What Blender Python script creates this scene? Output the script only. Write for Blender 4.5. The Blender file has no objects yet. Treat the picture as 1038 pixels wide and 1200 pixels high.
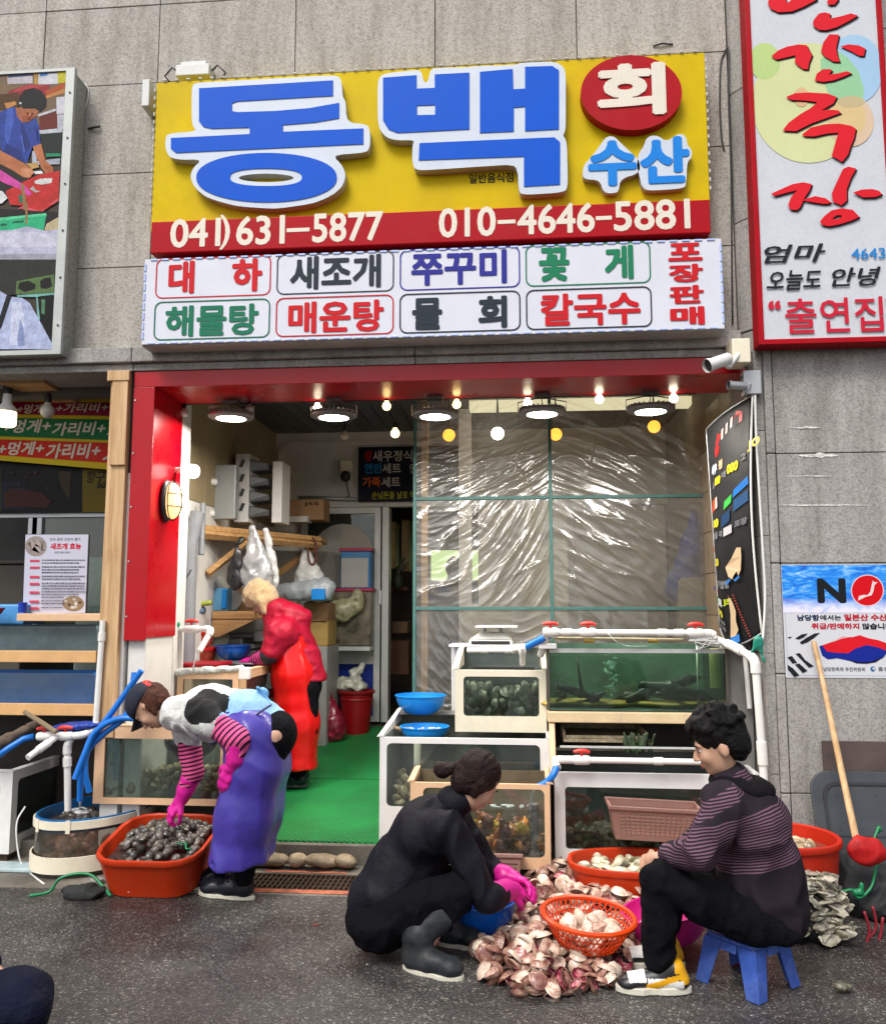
import bpy, bmesh, math, random
import numpy as np
from mathutils import Vector, Matrix, Euler
random.seed(7); rng=np.random.default_rng(5)
S=bpy.context.scene; COL=S.collection; PI=math.pi; R=math.radians
# camera, sky, sun, exposure
CAM=Vector((0,-5,1.5)); PITCH=R(6.4); YAW=R(5.0)
cam=bpy.data.cameras.new('camera'); co=bpy.data.objects.new('camera',cam); COL.objects.link(co)
co.location=CAM; co.rotation_euler=(R(90)+PITCH,0,YAW)
cam.sensor_fit='VERTICAL'; cam.sensor_height=24; cam.lens=20.0; cam.clip_start=.05; cam.clip_end=500
S.camera=co
W=bpy.data.worlds.new('World'); S.world=W; W.use_nodes=True
nt=W.node_tree; bg=nt.nodes['Background']
sk=nt.nodes.new('ShaderNodeTexSky'); sk.sky_type='NISHITA'; sk.sun_disc=False
SUN_EL,SUN_AZ=R(52),R(205)
sk.sun_elevation=SUN_EL; sk.sun_rotation=SUN_AZ; sk.air_density=1.0; sk.dust_density=3.0; sk.ozone_density=1.0
hs=nt.nodes.new('ShaderNodeHueSaturation'); hs.inputs['Saturation'].default_value=.38
nt.links.new(sk.outputs[0],hs.inputs['Color']); nt.links.new(hs.outputs[0],bg.inputs['Color'])
bg.inputs['Strength'].default_value=.13
sd=bpy.data.lights.new('sun','SUN'); sd.energy=1.5; sd.angle=R(24); sd.color=(1,.96,.9)
so=bpy.data.objects.new('sun',sd); COL.objects.link(so)
sv=Vector((math.sin(SUN_AZ)*math.cos(SUN_EL),math.cos(SUN_AZ)*math.cos(SUN_EL),math.sin(SUN_EL)))
so.rotation_euler=(-sv).to_track_quat('-Z','Y').to_euler(); so.location=(-2,-6,8)
S.view_settings.view_transform='Standard'; S.view_settings.look='None'
S.view_settings.exposure=0.62; S.view_settings.gamma=1.0; S.view_settings.use_curve_mapping=False
S.render.engine='CYCLES'; S.cycles.use_denoising=True
S.cycles.max_bounces=7; S.cycles.diffuse_bounces=3; S.cycles.glossy_bounces=3; S.cycles.transmission_bounces=4; S.cycles.transparent_max_bounces=16
S.cycles.sample_clamp_indirect=6; S.cycles.caustics_reflective=False; S.cycles.caustics_refractive=False
# pixel of the photograph -> point on a plane of the place
_fw=Vector((-math.sin(YAW)*math.cos(PITCH),math.cos(YAW)*math.cos(PITCH),math.sin(PITCH)))
_rt=Vector((math.cos(YAW),math.sin(YAW),0)); _up=_rt.cross(_fw)
def ray(px,py): return _rt*((px-519)/1000)-_up*((py-600)/1000)+_fw
def oy(px,py,Y=0.0):
 d=ray(px,py); return CAM+d*((Y-CAM.y)/d.y)
def oz(px,py,Z=0.0):
 d=ray(px,py); return CAM+d*((Z-CAM.z)/d.z)
def ox(px,py,X):
 d=ray(px,py); return CAM+d*((X-CAM.x)/d.x)
def floor_z(Y): return .12+.1*max(0,Y-.2)
def ofl(px,py):
 d=ray(px,py); t=(.12-.1*(CAM.y+.2+0)+0-CAM.z)   # solve z=.12+.1(Y-.2)
 t=(.12+.1*(CAM.y-.2)-CAM.z)/(d.z-.1*d.y); return CAM+d*t
# mesh builder
class MB:
 def __init__(s): s.v=[]; s.f=[]; s.m=[]; s.cur=0
 def add(s,vs,fs):
  n=len(s.v); s.v+= [tuple(v) for v in vs]; s.f+=[tuple(i+n for i in f) for f in fs]; s.m+=[s.cur]*len(fs); return s
 def mat(s,i): s.cur=i; return s
 def box(s,x0,x1,y0,y1,z0,z1,M=None):
  vs=[Vector((x,y,z)) for z in (z0,z1) for y in (y0,y1) for x in (x0,x1)]
  if M: vs=[M@v for v in vs]
  return s.add(vs,[(0,2,3,1),(4,5,7,6),(0,1,5,4),(2,6,7,3),(0,4,6,2),(1,3,7,5)])
 def hexa(s,b,t):   # two quads (bottom ccw seen from above, top)
  return s.add(list(b)+list(t),[(3,2,1,0),(4,5,6,7),(0,1,5,4),(1,2,6,5),(2,3,7,6),(3,0,4,7)])
 def tube(s,pts,r,n=10,caps=True,closed=False):
  pts=[Vector(p) for p in pts]; N=len(pts); rs=r if hasattr(r,'__len__') else [r]*N
  vs=[];fs=[]; prev=None
  for i,p in enumerate(pts):
   if closed: t=(pts[(i+1)%N]-pts[i-1])
   else: t=(pts[min(i+1,N-1)]-pts[max(i-1,0)])
   t=t.normalized() if t.length>1e-9 else Vector((0,0,1))
   if prev is None:
    a=Vector((0,0,1)) if abs(t.z)<.9 else Vector((1,0,0)); u=t.cross(a).normalized()
   else: u=(prev-t*prev.dot(t)).normalized()
   prev=u; w=t.cross(u)
   for k in range(n):
    a=2*PI*k/n; vs.append(p+(u*math.cos(a)+w*math.sin(a))*rs[i])
  for i in range(N-1 if not closed else N):
   j=(i+1)%N
   for k in range(n):
    k2=(k+1)%n; fs.append((i*n+k,i*n+k2,j*n+k2,j*n+k))
  if caps and not closed: fs+= [tuple(range(n))[::-1],tuple((N-1)*n+k for k in range(n))]
  return s.add(vs,fs)
 def lathe(s,prof,c=(0,0,0),n=32,sx=1,sy=1,M=None,closeb=False,closet=False,ph=0):
  c=Vector(c); vs=[];fs=[]
  for r,z in prof:
   for k in range(n):
    a=2*PI*k/n+ph; v=Vector((r*sx*math.cos(a),r*sy*math.sin(a),z)); vs.append((M@v if M else v)+c)
  for i in range(len(prof)-1):
   for k in range(n):
    k2=(k+1)%n; fs.append((i*n+k,i*n+k2,(i+1)*n+k2,(i+1)*n+k))
  if closeb: fs.append(tuple(range(n))[::-1])
  if closet: fs.append(tuple((len(prof)-1)*n+k for k in range(n)))
  return s.add(vs,fs)
 def sphere(s,c,r,n=12,m=8,sc=(1,1,1)):
  prof=[(max(1e-4,math.sin(PI*i/m)),-math.cos(PI*i/m)) for i in range(m+1)]
  M=Matrix.Diagonal((r*sc[0],r*sc[1],r*sc[2])); return s.lathe(prof,c,n,M=M)
 def prism(s,pts,f,d):   # pts 2-D outline; f(u,v,w)->world; w from 0 to d
  n=len(pts); vs=[f(u,v,0) for u,v in pts]+[f(u,v,d) for u,v in pts]
  return s.add(vs,[tuple(range(n))[::-1],tuple(range(n,2*n))]+[(i,(i+1)%n,n+(i+1)%n,n+i) for i in range(n)])
 def frame(s,o,i,f,d):   # ring between outer and inner loops of equal count
  n=len(o); vs=[f(u,v,0) for u,v in o]+[f(u,v,0) for u,v in i]+[f(u,v,d) for u,v in o]+[f(u,v,d) for u,v in i]
  fs=[]
  for k in range(n):
   j=(k+1)%n
   fs+=[(k,n+k,n+j,j),(2*n+k,2*n+j,3*n+j,3*n+k),(k,j,2*n+j,2*n+k),(n+k,3*n+k,3*n+j,n+j)]
  return s.add(vs,fs)
 def grid(s,fn,nu,nv):
  vs=[fn(i/nu,j/nv) for j in range(nv+1) for i in range(nu+1)]
  return s.add(vs,[(j*(nu+1)+i,j*(nu+1)+i+1,(j+1)*(nu+1)+i+1,(j+1)*(nu+1)+i) for j in range(nv) for i in range(nu)])
 def take(s,me,T=None):
  vs=[(T@v.co if T else v.co) for v in me.vertices]; return s.add(vs,[tuple(p.vertices) for p in me.polygons])
def rrect(x0,x1,z0,z1,r,n=5):
 out=[]
 for cx,cz,a0 in ((x1-r,z0+r,-90),(x1-r,z1-r,0),(x0+r,z1-r,90),(x0+r,z0+r,180)):
  for k in range(n+1):
   a=R(a0+90*k/n); out.append((cx+r*math.cos(a),cz+r*math.sin(a)))
 return out
def worldpos(o):
 p=Vector(o.location)
 while o.parent: o=o.parent; p=p+o.location
 return p
def tag(o,label=None,cat=None,group=None,kind=None):
 if label: o['label']=label
 if cat: o['category']=cat
 if group: o['group']=group
 if kind: o['kind']=kind
 return o
def obj(name,mb,mat,parent=None,label=None,cat=None,group=None,kind=None,bevel=0,smooth=False,origin=None,fixn=True,solid=0):
 """link the collected world-space geometry as one mesh object"""
 me=bpy.data.meshes.new(name); me.from_pydata([tuple(v) for v in mb.v],[],mb.f)
 mats=mat if isinstance(mat,(list,tuple)) else [mat]
 for m in mats: me.materials.append(m)
 if len(mats)>1: me.polygons.foreach_set('material_index',mb.m)
 co_=np.empty(len(me.vertices)*3); me.vertices.foreach_get('co',co_); co_=co_.reshape(-1,3)
 if origin is None:
  lo,hi=co_.min(0),co_.max(0); origin=(lo+hi)/2
  if parent is None: origin[2]=lo[2]
 origin=np.array(origin,float); co_-=origin; me.vertices.foreach_set('co',co_.ravel())
 if fixn:
  b=bmesh.new(); b.from_mesh(me); bmesh.ops.recalc_face_normals(b,faces=b.faces); b.to_mesh(me); b.free()
 if smooth:
  me.polygons.foreach_set('use_smooth',[True]*len(me.polygons))
  if smooth is not True: me.set_sharp_from_angle(angle=R(smooth))
 me.update()
 o=bpy.data.objects.new(name,me); COL.objects.link(o)
 if parent is not None:
  o.parent=parent; o.location=Vector(origin)-worldpos(parent)
 else: o.location=origin
 if solid:
  m=o.modifiers.new('solid','SOLIDIFY'); m.thickness=solid; m.offset=0
 if bevel:
  m=o.modifiers.new('bevel','BEVEL'); m.width=bevel; m.segments=2; m.limit_method='ANGLE'; m.angle_limit=R(35)
 return tag(o,label,cat,group,kind)
def thing(name,label,cat,loc=(0,0,0),group=None,kind=None):
 o=bpy.data.objects.new(name,None); COL.objects.link(o); o.location=loc; o.empty_display_size=.1
 return tag(o,label,cat,group,kind)
def kids(o): return [c for c in COL.objects if c.parent is o]
def dup(root,loc=None,rot=None,scale=None,label=None,group=None):
 m={}
 def rec(o,par):
  c=o.copy(); COL.objects.link(c)
  if par is not None: c.parent=par
  for ch in list(o.children): rec(ch,c)
  return c
 r=rec(root,None)
 if loc is not None: r.location=loc
 if rot is not None: r.rotation_euler=rot
 if scale is not None: r.scale=scale if hasattr(scale,'__len__') else (scale,)*3
 if label: r['label']=label
 if group: r['group']=group
 return r
# procedural materials
def nodes(m): m.use_nodes=True; return m.node_tree,m.node_tree.nodes['Principled BSDF']
_mc={}
def M(name,col,rough=.5,metal=0,var=.12,vs=6,fine=.06,fs=90,bump=.15,bs=60,spec=.5,coat=0,alpha=1,dirt=0,dirtcol=(.1,.085,.06),emit=0,emitcol=None,inst=0,trans=0,sheen=0,bd=.004):
 """base colour with large soft variation, fine grain, optional grime, roughness variation and relief"""
 if name in _mc: return _mc[name]
 assert any(col[:3]) or name.startswith('print_'),name
 m=bpy.data.materials.new(name); t,b=nodes(m); N=t.nodes; L=t.links
 tc=N.new('ShaderNodeTexCoord'); geo=tc.outputs['Object']
 oi=None
 if inst:
  oi=N.new('ShaderNodeObjectInfo'); va=N.new('ShaderNodeVectorMath'); va.operation='ADD'
  L.new(tc.outputs['Object'],va.inputs[0]); vm=N.new('ShaderNodeMath'); vm.operation='MULTIPLY'; vm.inputs[1].default_value=37.; L.new(oi.outputs['Random'],vm.inputs[0]); L.new(vm.outputs[0],va.inputs[1]); geo=va.outputs[0]
 def noise(s,d=4,r=.6):
  n=N.new('ShaderNodeTexNoise'); n.inputs['Scale'].default_value=s; n.inputs['Detail'].default_value=d; n.inputs['Roughness'].default_value=r; L.new(geo,n.inputs['Vector']); return n
 def mr(src,a,b_):
  q=N.new('ShaderNodeMapRange'); q.inputs[1].default_value=.3; q.inputs[2].default_value=.7; q.inputs[3].default_value=a; q.inputs[4].default_value=b_; L.new(src,q.inputs[0]); return q.outputs[0]
 n1=noise(vs); n2=noise(fs,3)
 mul=N.new('ShaderNodeMath'); mul.operation='MULTIPLY'
 L.new(mr(n1.outputs[0],1-var,1+var),mul.inputs[0]); L.new(mr(n2.outputs[0],1-fine,1+fine),mul.inputs[1]); f=mul.outputs[0]
 if inst:
  m2=N.new('ShaderNodeMath'); m2.operation='MULTIPLY'; L.new(f,m2.inputs[0])
  q=N.new('ShaderNodeMapRange'); q.inputs[3].default_value=1-inst; q.inputs[4].default_value=1+inst; L.new(oi.outputs['Random'],q.inputs[0]); L.new(q.outputs[0],m2.inputs[1]); f=m2.outputs[0]
 vm=N.new('ShaderNodeVectorMath'); vm.operation='SCALE'; vm.inputs[0].default_value=col[:3]; L.new(f,vm.inputs['Scale'])
 c=vm.outputs[0]
 if dirt:
  nd=noise(2.6,8,.7); mx=N.new('ShaderNodeMixRGB'); mx.inputs[2].default_value=(*dirtcol,1); L.new(c,mx.inputs[1])
  q=N.new('ShaderNodeMapRange'); q.inputs[1].default_value=.52; q.inputs[2].default_value=.72; q.inputs[4].default_value=dirt; L.new(nd.outputs[0],q.inputs[0]); L.new(q.outputs[0],mx.inputs[0]); c=mx.outputs[0]
 L.new(c,b.inputs['Base Color'])
 L.new(mr(n1.outputs[0],max(.03,rough-.07),min(1,rough+.1)),b.inputs['Roughness'])
 b.inputs['Metallic'].default_value=metal; b.inputs['Specular IOR Level'].default_value=spec; b.inputs['Coat Weight'].default_value=coat; b.inputs['Coat Roughness'].default_value=.12
 b.inputs['Alpha'].default_value=alpha; b.inputs['Transmission Weight'].default_value=trans; b.inputs['Sheen Weight'].default_value=sheen
 if emit: b.inputs['Emission Color'].default_value=(*(emitcol or col)[:3],1); b.inputs['Emission Strength'].default_value=emit
 if bump:
  nb=noise(bs,4); bp=N.new('ShaderNodeBump'); bp.inputs['Strength'].default_value=bump; bp.inputs['Distance'].default_value=bd; L.new(nb.outputs[0],bp.inputs['Height']); L.new(bp.outputs[0],b.inputs['Normal'])
 _mc[name]=m; return m
def hexc(h,k=1.0):
 h=h.lstrip('#'); c=[int(h[i:i+2],16)/255 for i in (0,2,4)]
 return tuple((x/12.92 if x<.04045 else ((x+.055)/1.055)**2.4)*k for x in c)
def P(h,rough=.45,k=.74):   # flat print colour
 return M('print_'+h,hexc(h,k),rough=rough,spec=.16,var=.04,vs=3,fine=.02,bump=0)
def glassy(name,col=(.9,.97,.95),tr=.85,rough=.03,dirt=.07,dcol=(.3,.33,.3)):
 if name in _mc: return _mc[name]
 m=bpy.data.materials.new(name); m.use_nodes=True; t=m.node_tree; N=t.nodes; L=t.links
 out=N['Material Output']; N.remove(N['Principled BSDF'])
 T=N.new('ShaderNodeBsdfTransparent'); T.inputs[0].default_value=(*col,1)
 G=N.new('ShaderNodeBsdfGlossy'); G.inputs['Roughness'].default_value=rough; G.inputs[0].default_value=(1,1,1,1)
 D=N.new('ShaderNodeBsdfDiffuse'); D.inputs[0].default_value=(*dcol,1)
 fr=N.new('ShaderNodeFresnel'); fr.inputs[0].default_value=1.45
 m1=N.new('ShaderNodeMixShader'); L.new(fr.outputs[0],m1.inputs[0]); L.new(T.outputs[0],m1.inputs[1]); L.new(G.outputs[0],m1.inputs[2])
 tc=N.new('ShaderNodeTexCoord'); n=N.new('ShaderNodeTexNoise'); n.inputs['Scale'].default_value=9; n.inputs['Detail'].default_value=8; n.inputs['Roughness'].default_value=.7; L.new(tc.outputs['Object'],n.inputs[0])
 q=N.new('ShaderNodeMapRange'); q.inputs[1].default_value=.35; q.inputs[2].default_value=.75; q.inputs[3].default_value=dirt*.35; q.inputs[4].default_value=dirt*1.6; L.new(n.outputs[0],q.inputs[0])
 m2=N.new('ShaderNodeMixShader'); L.new(q.outputs[0],m2.inputs[0]); L.new(m1.outputs[0],m2.inputs[1]); L.new(D.outputs[0],m2.inputs[2]); L.new(m2.outputs[0],out.inputs[0])
 _mc[name]=m; return m
def water(name,col,alpha=.6,rough=.06,bs=18,bump=.5,murk=None):
 if name in _mc: return _mc[name]
 m=bpy.data.materials.new(name); t,b=nodes(m); N=t.nodes; L=t.links
 b.inputs['Base Color'].default_value=(*col,1); b.inputs['Roughness'].default_value=rough; b.inputs['Alpha'].default_value=alpha; b.inputs['Coat Weight'].default_value=1
 b.inputs['Coat Roughness'].default_value=.04
 tc=N.new('ShaderNodeTexCoord'); n=N.new('ShaderNodeTexNoise'); n.inputs['Scale'].default_value=bs; n.inputs['Detail'].default_value=3; L.new(tc.outputs['Object'],n.inputs[0])
 bp=N.new('ShaderNodeBump'); bp.inputs['Strength'].default_value=bump; bp.inputs['Distance'].default_value=.01; L.new(n.outputs[0],bp.inputs['Height']); L.new(bp.outputs[0],b.inputs['Normal']); L.new(bp.outputs[0],b.inputs['Coat Normal'])
 _mc[name]=m; return m
def emis(name,col,s):
 if name in _mc: return _mc[name]
 m=bpy.data.materials.new(name); m.use_nodes=True; t=m.node_tree; N=t.nodes; N.remove(N['Principled BSDF'])
 e=N.new('ShaderNodeEmission'); e.inputs[0].default_value=(*col,1); e.inputs[1].default_value=s; t.links.new(e.outputs[0],N['Material Output'].inputs[0]); _mc[name]=m; return m
# flat shapes and lettering
_ts=bpy.data.scenes.new('lettering_tmp'); _tc={}
def glyphs(text,res=3,shear=0):
 """outline lettering as (verts, faces) in em units"""
 k=(text,res,shear)
 if k in _tc: return _tc[k]
 cu=bpy.data.curves.new('lettering','FONT'); cu.body=text; cu.resolution_u=res; cu.shear=shear
 o=bpy.data.objects.new('tmp',cu); _ts.collection.objects.link(o)
 with bpy.context.temp_override(scene=_ts,view_layer=_ts.view_layers[0]):
  dg=bpy.context.evaluated_depsgraph_get(); dg.update(); me=bpy.data.meshes.new_from_object(o.evaluated_get(dg))
 v=[(p.co.x,p.co.y) for p in me.vertices]; f=[tuple(p.vertices) for p in me.polygons]
 bpy.data.objects.remove(o); bpy.data.curves.remove(cu); bpy.data.meshes.remove(me); _tc[k]=(v,f); return v,f
def facemap(Y,th=0):
 """(u,v,w) -> the facade-parallel plane at depth Y, w sticks out towards the street"""
 return lambda u,v,w: Vector((u,Y-w,v))
def tb(x0,yt,yb,x1,Y):
 a=oy(x0,yt,Y); b=oy(x0,yb,Y); c=oy(x1,yt,Y); return (a.x,c.x,b.z,a.z)
def add_text(mb,s,box,f,w=.002,ext=0,bold=.0,res=3,shear=0):
 """lettering fitted to box=(u0,u1,v0,v1) on plane f, thickened by bold (em)"""
 v,fs=glyphs(s,res,shear)
 if not v: return
 xs=[p[0] for p in v]; ys=[p[1] for p in v]; ax,bx,ay,by=min(xs)-bold,max(xs)+bold,min(ys)-bold,max(ys)+bold; u0,u1,v0,v1=box
 kx=(u1-u0)/(bx-ax); ky=(v1-v0)/(by-ay)
 offs=[(0,0)] if bold<.004 else [(bold*math.cos(a),bold*math.sin(a)) for a in [2*PI*(k+.5)/8 for k in range(8)]]
 if bold>.03: offs+= [(bold*.5*math.cos(a),bold*.5*math.sin(a)) for a in [2*PI*k/4 for k in range(4)]]
 ed={}
 if ext:
  for q in fs:
   for i in range(len(q)):
    a,b=q[i],q[(i+1)%len(q)]; k=(min(a,b),max(a,b)); ed[k]=None if k in ed else (a,b)
 for i,(ox_,oy_) in enumerate(offs):
  d=i*(.00002 if not ext else .00004)
  n=[(u0+(x+ox_-ax)*kx,v0+(y+oy_-ay)*ky) for x,y in v]
  mb.add([f(x,y,w+ext+d) for x,y in n],fs)
  if ext:
   e=[x for x in ed.values() if x]; m=len(n)
   mb.add([f(x,y,w+ext+d) for x,y in n]+[f(x,y,0) for x,y in n],[(a,b,b+m,a+m) for a,b in e])
from mathutils.geometry import tessellate_polygon
def add_shape(mb,loops,f,w=.001,ext=0,bev=0):
 flat=[p for lp in loops for p in lp]; tr=tessellate_polygon([[Vector((x,y,0)) for x,y in lp] for lp in loops])
 mb.add([f(x,y,w+ext) for x,y in flat],[tuple(t) for t in tr])
 if ext:
  m=len(flat); fs=[]; o=0
  for lp in loops:
   n=len(lp); fs+=[(o+i,o+(i+1)%n,m+o+(i+1)%n,m+o+i) for i in range(n)]; o+=n
  mb.add([f(x,y,w+ext) for x,y in flat]+[f(x,y,w) for x,y in flat],fs)
  mb.add([f(x,y,w) for x,y in flat],[tuple(t) for t in tr])
def print_sheet(name,items,f,parent,step=.0004,w0=.001,rough=.45,photo=0):
 """one flat print: items are ('p',loops,colour) or ('t',text,box,colour,bold)"""
 mb=MB(); cols=[]; w=w0
 for it in items:
  c=it[2] if it[0]=='p' else it[3]
  if c not in cols: cols.append(c)
  mb.mat(cols.index(c))
  if it[0]=='p': add_shape(mb,it[1],f,w)
  else: add_text(mb,it[1],it[2],f,w,bold=it[4] if len(it)>4 else 0,res=2,shear=it[5] if len(it)>5 else 0)
  w+=step
 return obj(name,mb,[M('photo_'+c,hexc(c,.74),rough=rough,spec=.16,var=.22,vs=16,fine=.14,fs=60,bump=0) if photo else P(c,rough) for c in cols],parent,fixn=False)
def ell(cx,cy,rx,ry,n=28,rot=0,wob=0):
 out=[]
 for k in range(n):
  a=2*PI*k/n; x=rx*math.cos(a)*(1+wob*math.sin(5*a+cx*7)); y=ry*math.sin(a)*(1+wob*math.sin(3*a+cy*5)); out.append((cx+x*math.cos(rot)-y*math.sin(rot),cy+x*math.sin(rot)+y*math.cos(rot)))
 return out
def pxl(Y,*pts): return [(lambda p:(p.x,p.z))(oy(x,y,Y)) for x,y in pts]
def ellpx(Y,cx,cy,rx,ry,**k):
 c=oy(cx,cy,Y); a=oy(cx+rx,cy,Y).x-c.x; b=c.z-oy(cx,cy+ry,Y).z; return ell(c.x,c.z,a,b,**k)
# implicit surfaces (bodies, clothes, soft things)
class SDF:
 def __init__(s,k=.03): s.p=[]; s.k=k
 def cap(s,a,b,r0,r1=None,k=None): s.p.append(('c',Vector(a),Vector(b),r0,r1 if r1 is not None else r0,k)); return s
 def ell(s,c,r,rot=(0,0,0),k=None,cut=False): s.p.append(('e',Vector(c),r,Euler(rot).to_matrix(),cut,k)); return s
 def chain(s,pts,rs,k=None):
  for i in range(len(pts)-1): s.cap(pts[i],pts[i+1],rs[i],rs[i+1],k)
  return s
 def inflate(s,d): s.d=d; return s
def surf(sdf,vox=.01,wr=0,wf=30,extra=None,inflate=0,seed=0):
 lo=np.array([1e9]*3); hi=-lo
 for p in sdf.p:
  if p[0]=='c':
   for c,r in ((p[1],p[3]),(p[2],p[4])): lo=np.minimum(lo,np.array(c)-r); hi=np.maximum(hi,np.array(c)+r)
  elif not p[4]: r=max(p[2]); lo=np.minimum(lo,np.array(p[1])-r); hi=np.maximum(hi,np.array(p[1])+r)
 pad=vox*3+inflate+wr*2+.01; lo=lo-pad; hi=hi+pad
 n=np.ceil((hi-lo)/vox).astype(int)+1
 ax=[lo[i]+vox*np.arange(n[i]) for i in range(3)]
 X,Y,Z=np.meshgrid(*ax,indexing='ij'); X=X.astype(np.float32);Y=Y.astype(np.float32);Z=Z.astype(np.float32)
 D=None
 for p in sdf.p:
  k=p[5] if p[5] is not None else sdf.k
  if p[0]=='c':
   a,b=p[1],p[2]; ab=b-a; L2=max(ab.dot(ab),1e-9)
   px,py,pz=X-a.x,Y-a.y,Z-a.z
   t=np.clip((px*ab.x+py*ab.y+pz*ab.z)/L2,0,1)
   d=np.sqrt((px-t*ab.x)**2+(py-t*ab.y)**2+(pz-t*ab.z)**2)-(p[3]+(p[4]-p[3])*t)
  else:
   c=p[1]; Rm=p[3]; px,py,pz=X-c.x,Y-c.y,Z-c.z
   q=[(Rm[0][i]*px+Rm[1][i]*py+Rm[2][i]*pz)/p[2][i] for i in range(3)]
   l=np.sqrt(q[0]**2+q[1]**2+q[2]**2)+1e-6; g=np.sqrt((q[0]/p[2][0])**2+(q[1]/p[2][1])**2+(q[2]/p[2][2])**2)+1e-6
   d=l*(l-1)/g
   if p[4]:
    h=np.clip(.5-.5*(D+d)/k,0,1); D=D*(1-h)-d*h+k*h*(1-h); continue
  if D is None: D=d
  else:
   h=np.clip(.5+.5*(d-D)/k,0,1); D=d*(1-h)+D*h-k*h*(1-h)
 D=D-inflate
 if wr:
  rg=np.random.default_rng(seed+3); acc=0
  for i in range(7):
   v=rg.normal(size=3); v/=np.linalg.norm(v); f=wf*rg.uniform(.5,1.6); w2=rg.normal(size=3)*wf*.35
   acc=acc+np.sin(f*(v[0]*X+v[1]*Y+v[2]*Z)+1.5*np.sin(w2[0]*X+w2[1]*Y+w2[2]*Z+rg.uniform(0,6))+rg.uniform(0,6))
  acc=acc/3; D=D+wr*(np.abs(acc)-.5)
 if extra is not None: D=extra(D,X,Y,Z)
 ins=D<0
 c=[ins[i:ins.shape[0]-1+i,j:ins.shape[1]-1+j,k:ins.shape[2]-1+k] for i in (0,1) for j in (0,1) for k in (0,1)]
 sm=sum(x.astype(np.int8) for x in c); act=(sm>0)&(sm<8)
 idx=-np.ones(act.shape,int); I=np.argwhere(act); idx[act]=np.arange(len(I))
 acc=np.zeros((len(I),3)); cnt=np.zeros(len(I))
 cor=[(0,0,0),(1,0,0),(0,1,0),(1,1,0),(0,0,1),(1,0,1),(0,1,1),(1,1,1)]
 vals=[D[I[:,0]+a,I[:,1]+b,I[:,2]+e] for a,b,e in cor]
 for a,ca in enumerate(cor):
  for b_ in range(a+1,8):
   cb=cor[b_]
   if sum(abs(ca[i]-cb[i]) for i in range(3))!=1: continue
   va,vb=vals[a],vals[b_]; m=(va<0)!=(vb<0); t=np.where(m,va/np.where(m,va-vb,1),0)
   pt=np.array(ca)+t[:,None]*(np.array(cb)-np.array(ca)); acc+=pt*m[:,None]; cnt+=m
 V=lo+vox*(I+acc/cnt[:,None])
 F=[]
 for axis in range(3):
  a=[slice(None)]*3; b_=[slice(None)]*3; a[axis]=slice(0,-1); b_[axis]=slice(1,None)
  s0,s1=ins[tuple(a)],ins[tuple(b_)]; E=np.argwhere(s0!=s1)
  o1,o2=[i for i in range(3) if i!=axis]
  ok=(E[:,o1]>0)&(E[:,o2]>0)&(E[:,o1]<ins.shape[o1]-1)&(E[:,o2]<ins.shape[o2]-1); E=E[ok]
  def ix(d1,d2):
   e=E.copy(); e[:,o1]-=d1; e[:,o2]-=d2; return idx[e[:,0],e[:,1],e[:,2]]
  q=np.stack([ix(0,0),ix(1,0),ix(1,1),ix(0,1)],1)
  flip=s0[E[:,0],E[:,1],E[:,2]]
  if axis==1: flip=~flip
  q[~flip]=q[~flip][:,::-1]; F.append(q)
 F=np.concatenate(F)[:,::-1]
 return V,F
def soft(name,sdf,mat,parent=None,vox=.01,relax=2,mat_fn=None,**kw):
 tags={k:kw.pop(k) for k in ('label','cat','group','kind') if k in kw}
 V,F=surf(sdf,vox,**kw)
 mb=MB(); mb.v=V; mb.f=F.tolist(); mb.m=[0]*len(F)
 if mat_fn is not None:
  C=V[F].mean(1); mb.m=[int(x) for x in mat_fn(C)]
 me=bpy.data.meshes.new(name); me.from_pydata(V.tolist(),[],mb.f)
 b=bmesh.new(); b.from_mesh(me)
 for _ in range(relax): bmesh.ops.smooth_vert(b,verts=b.verts,factor=.5,use_axis_x=True,use_axis_y=True,use_axis_z=True)
 b.to_mesh(me); b.free()
 c=np.empty(len(V)*3); me.vertices.foreach_get('co',c); c=c.reshape(-1,3); bpy.data.meshes.remove(me)
 mb.v=c.tolist()
 return obj(name,mb,mat,parent,smooth=True,fixn=False,**tags)
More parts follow.
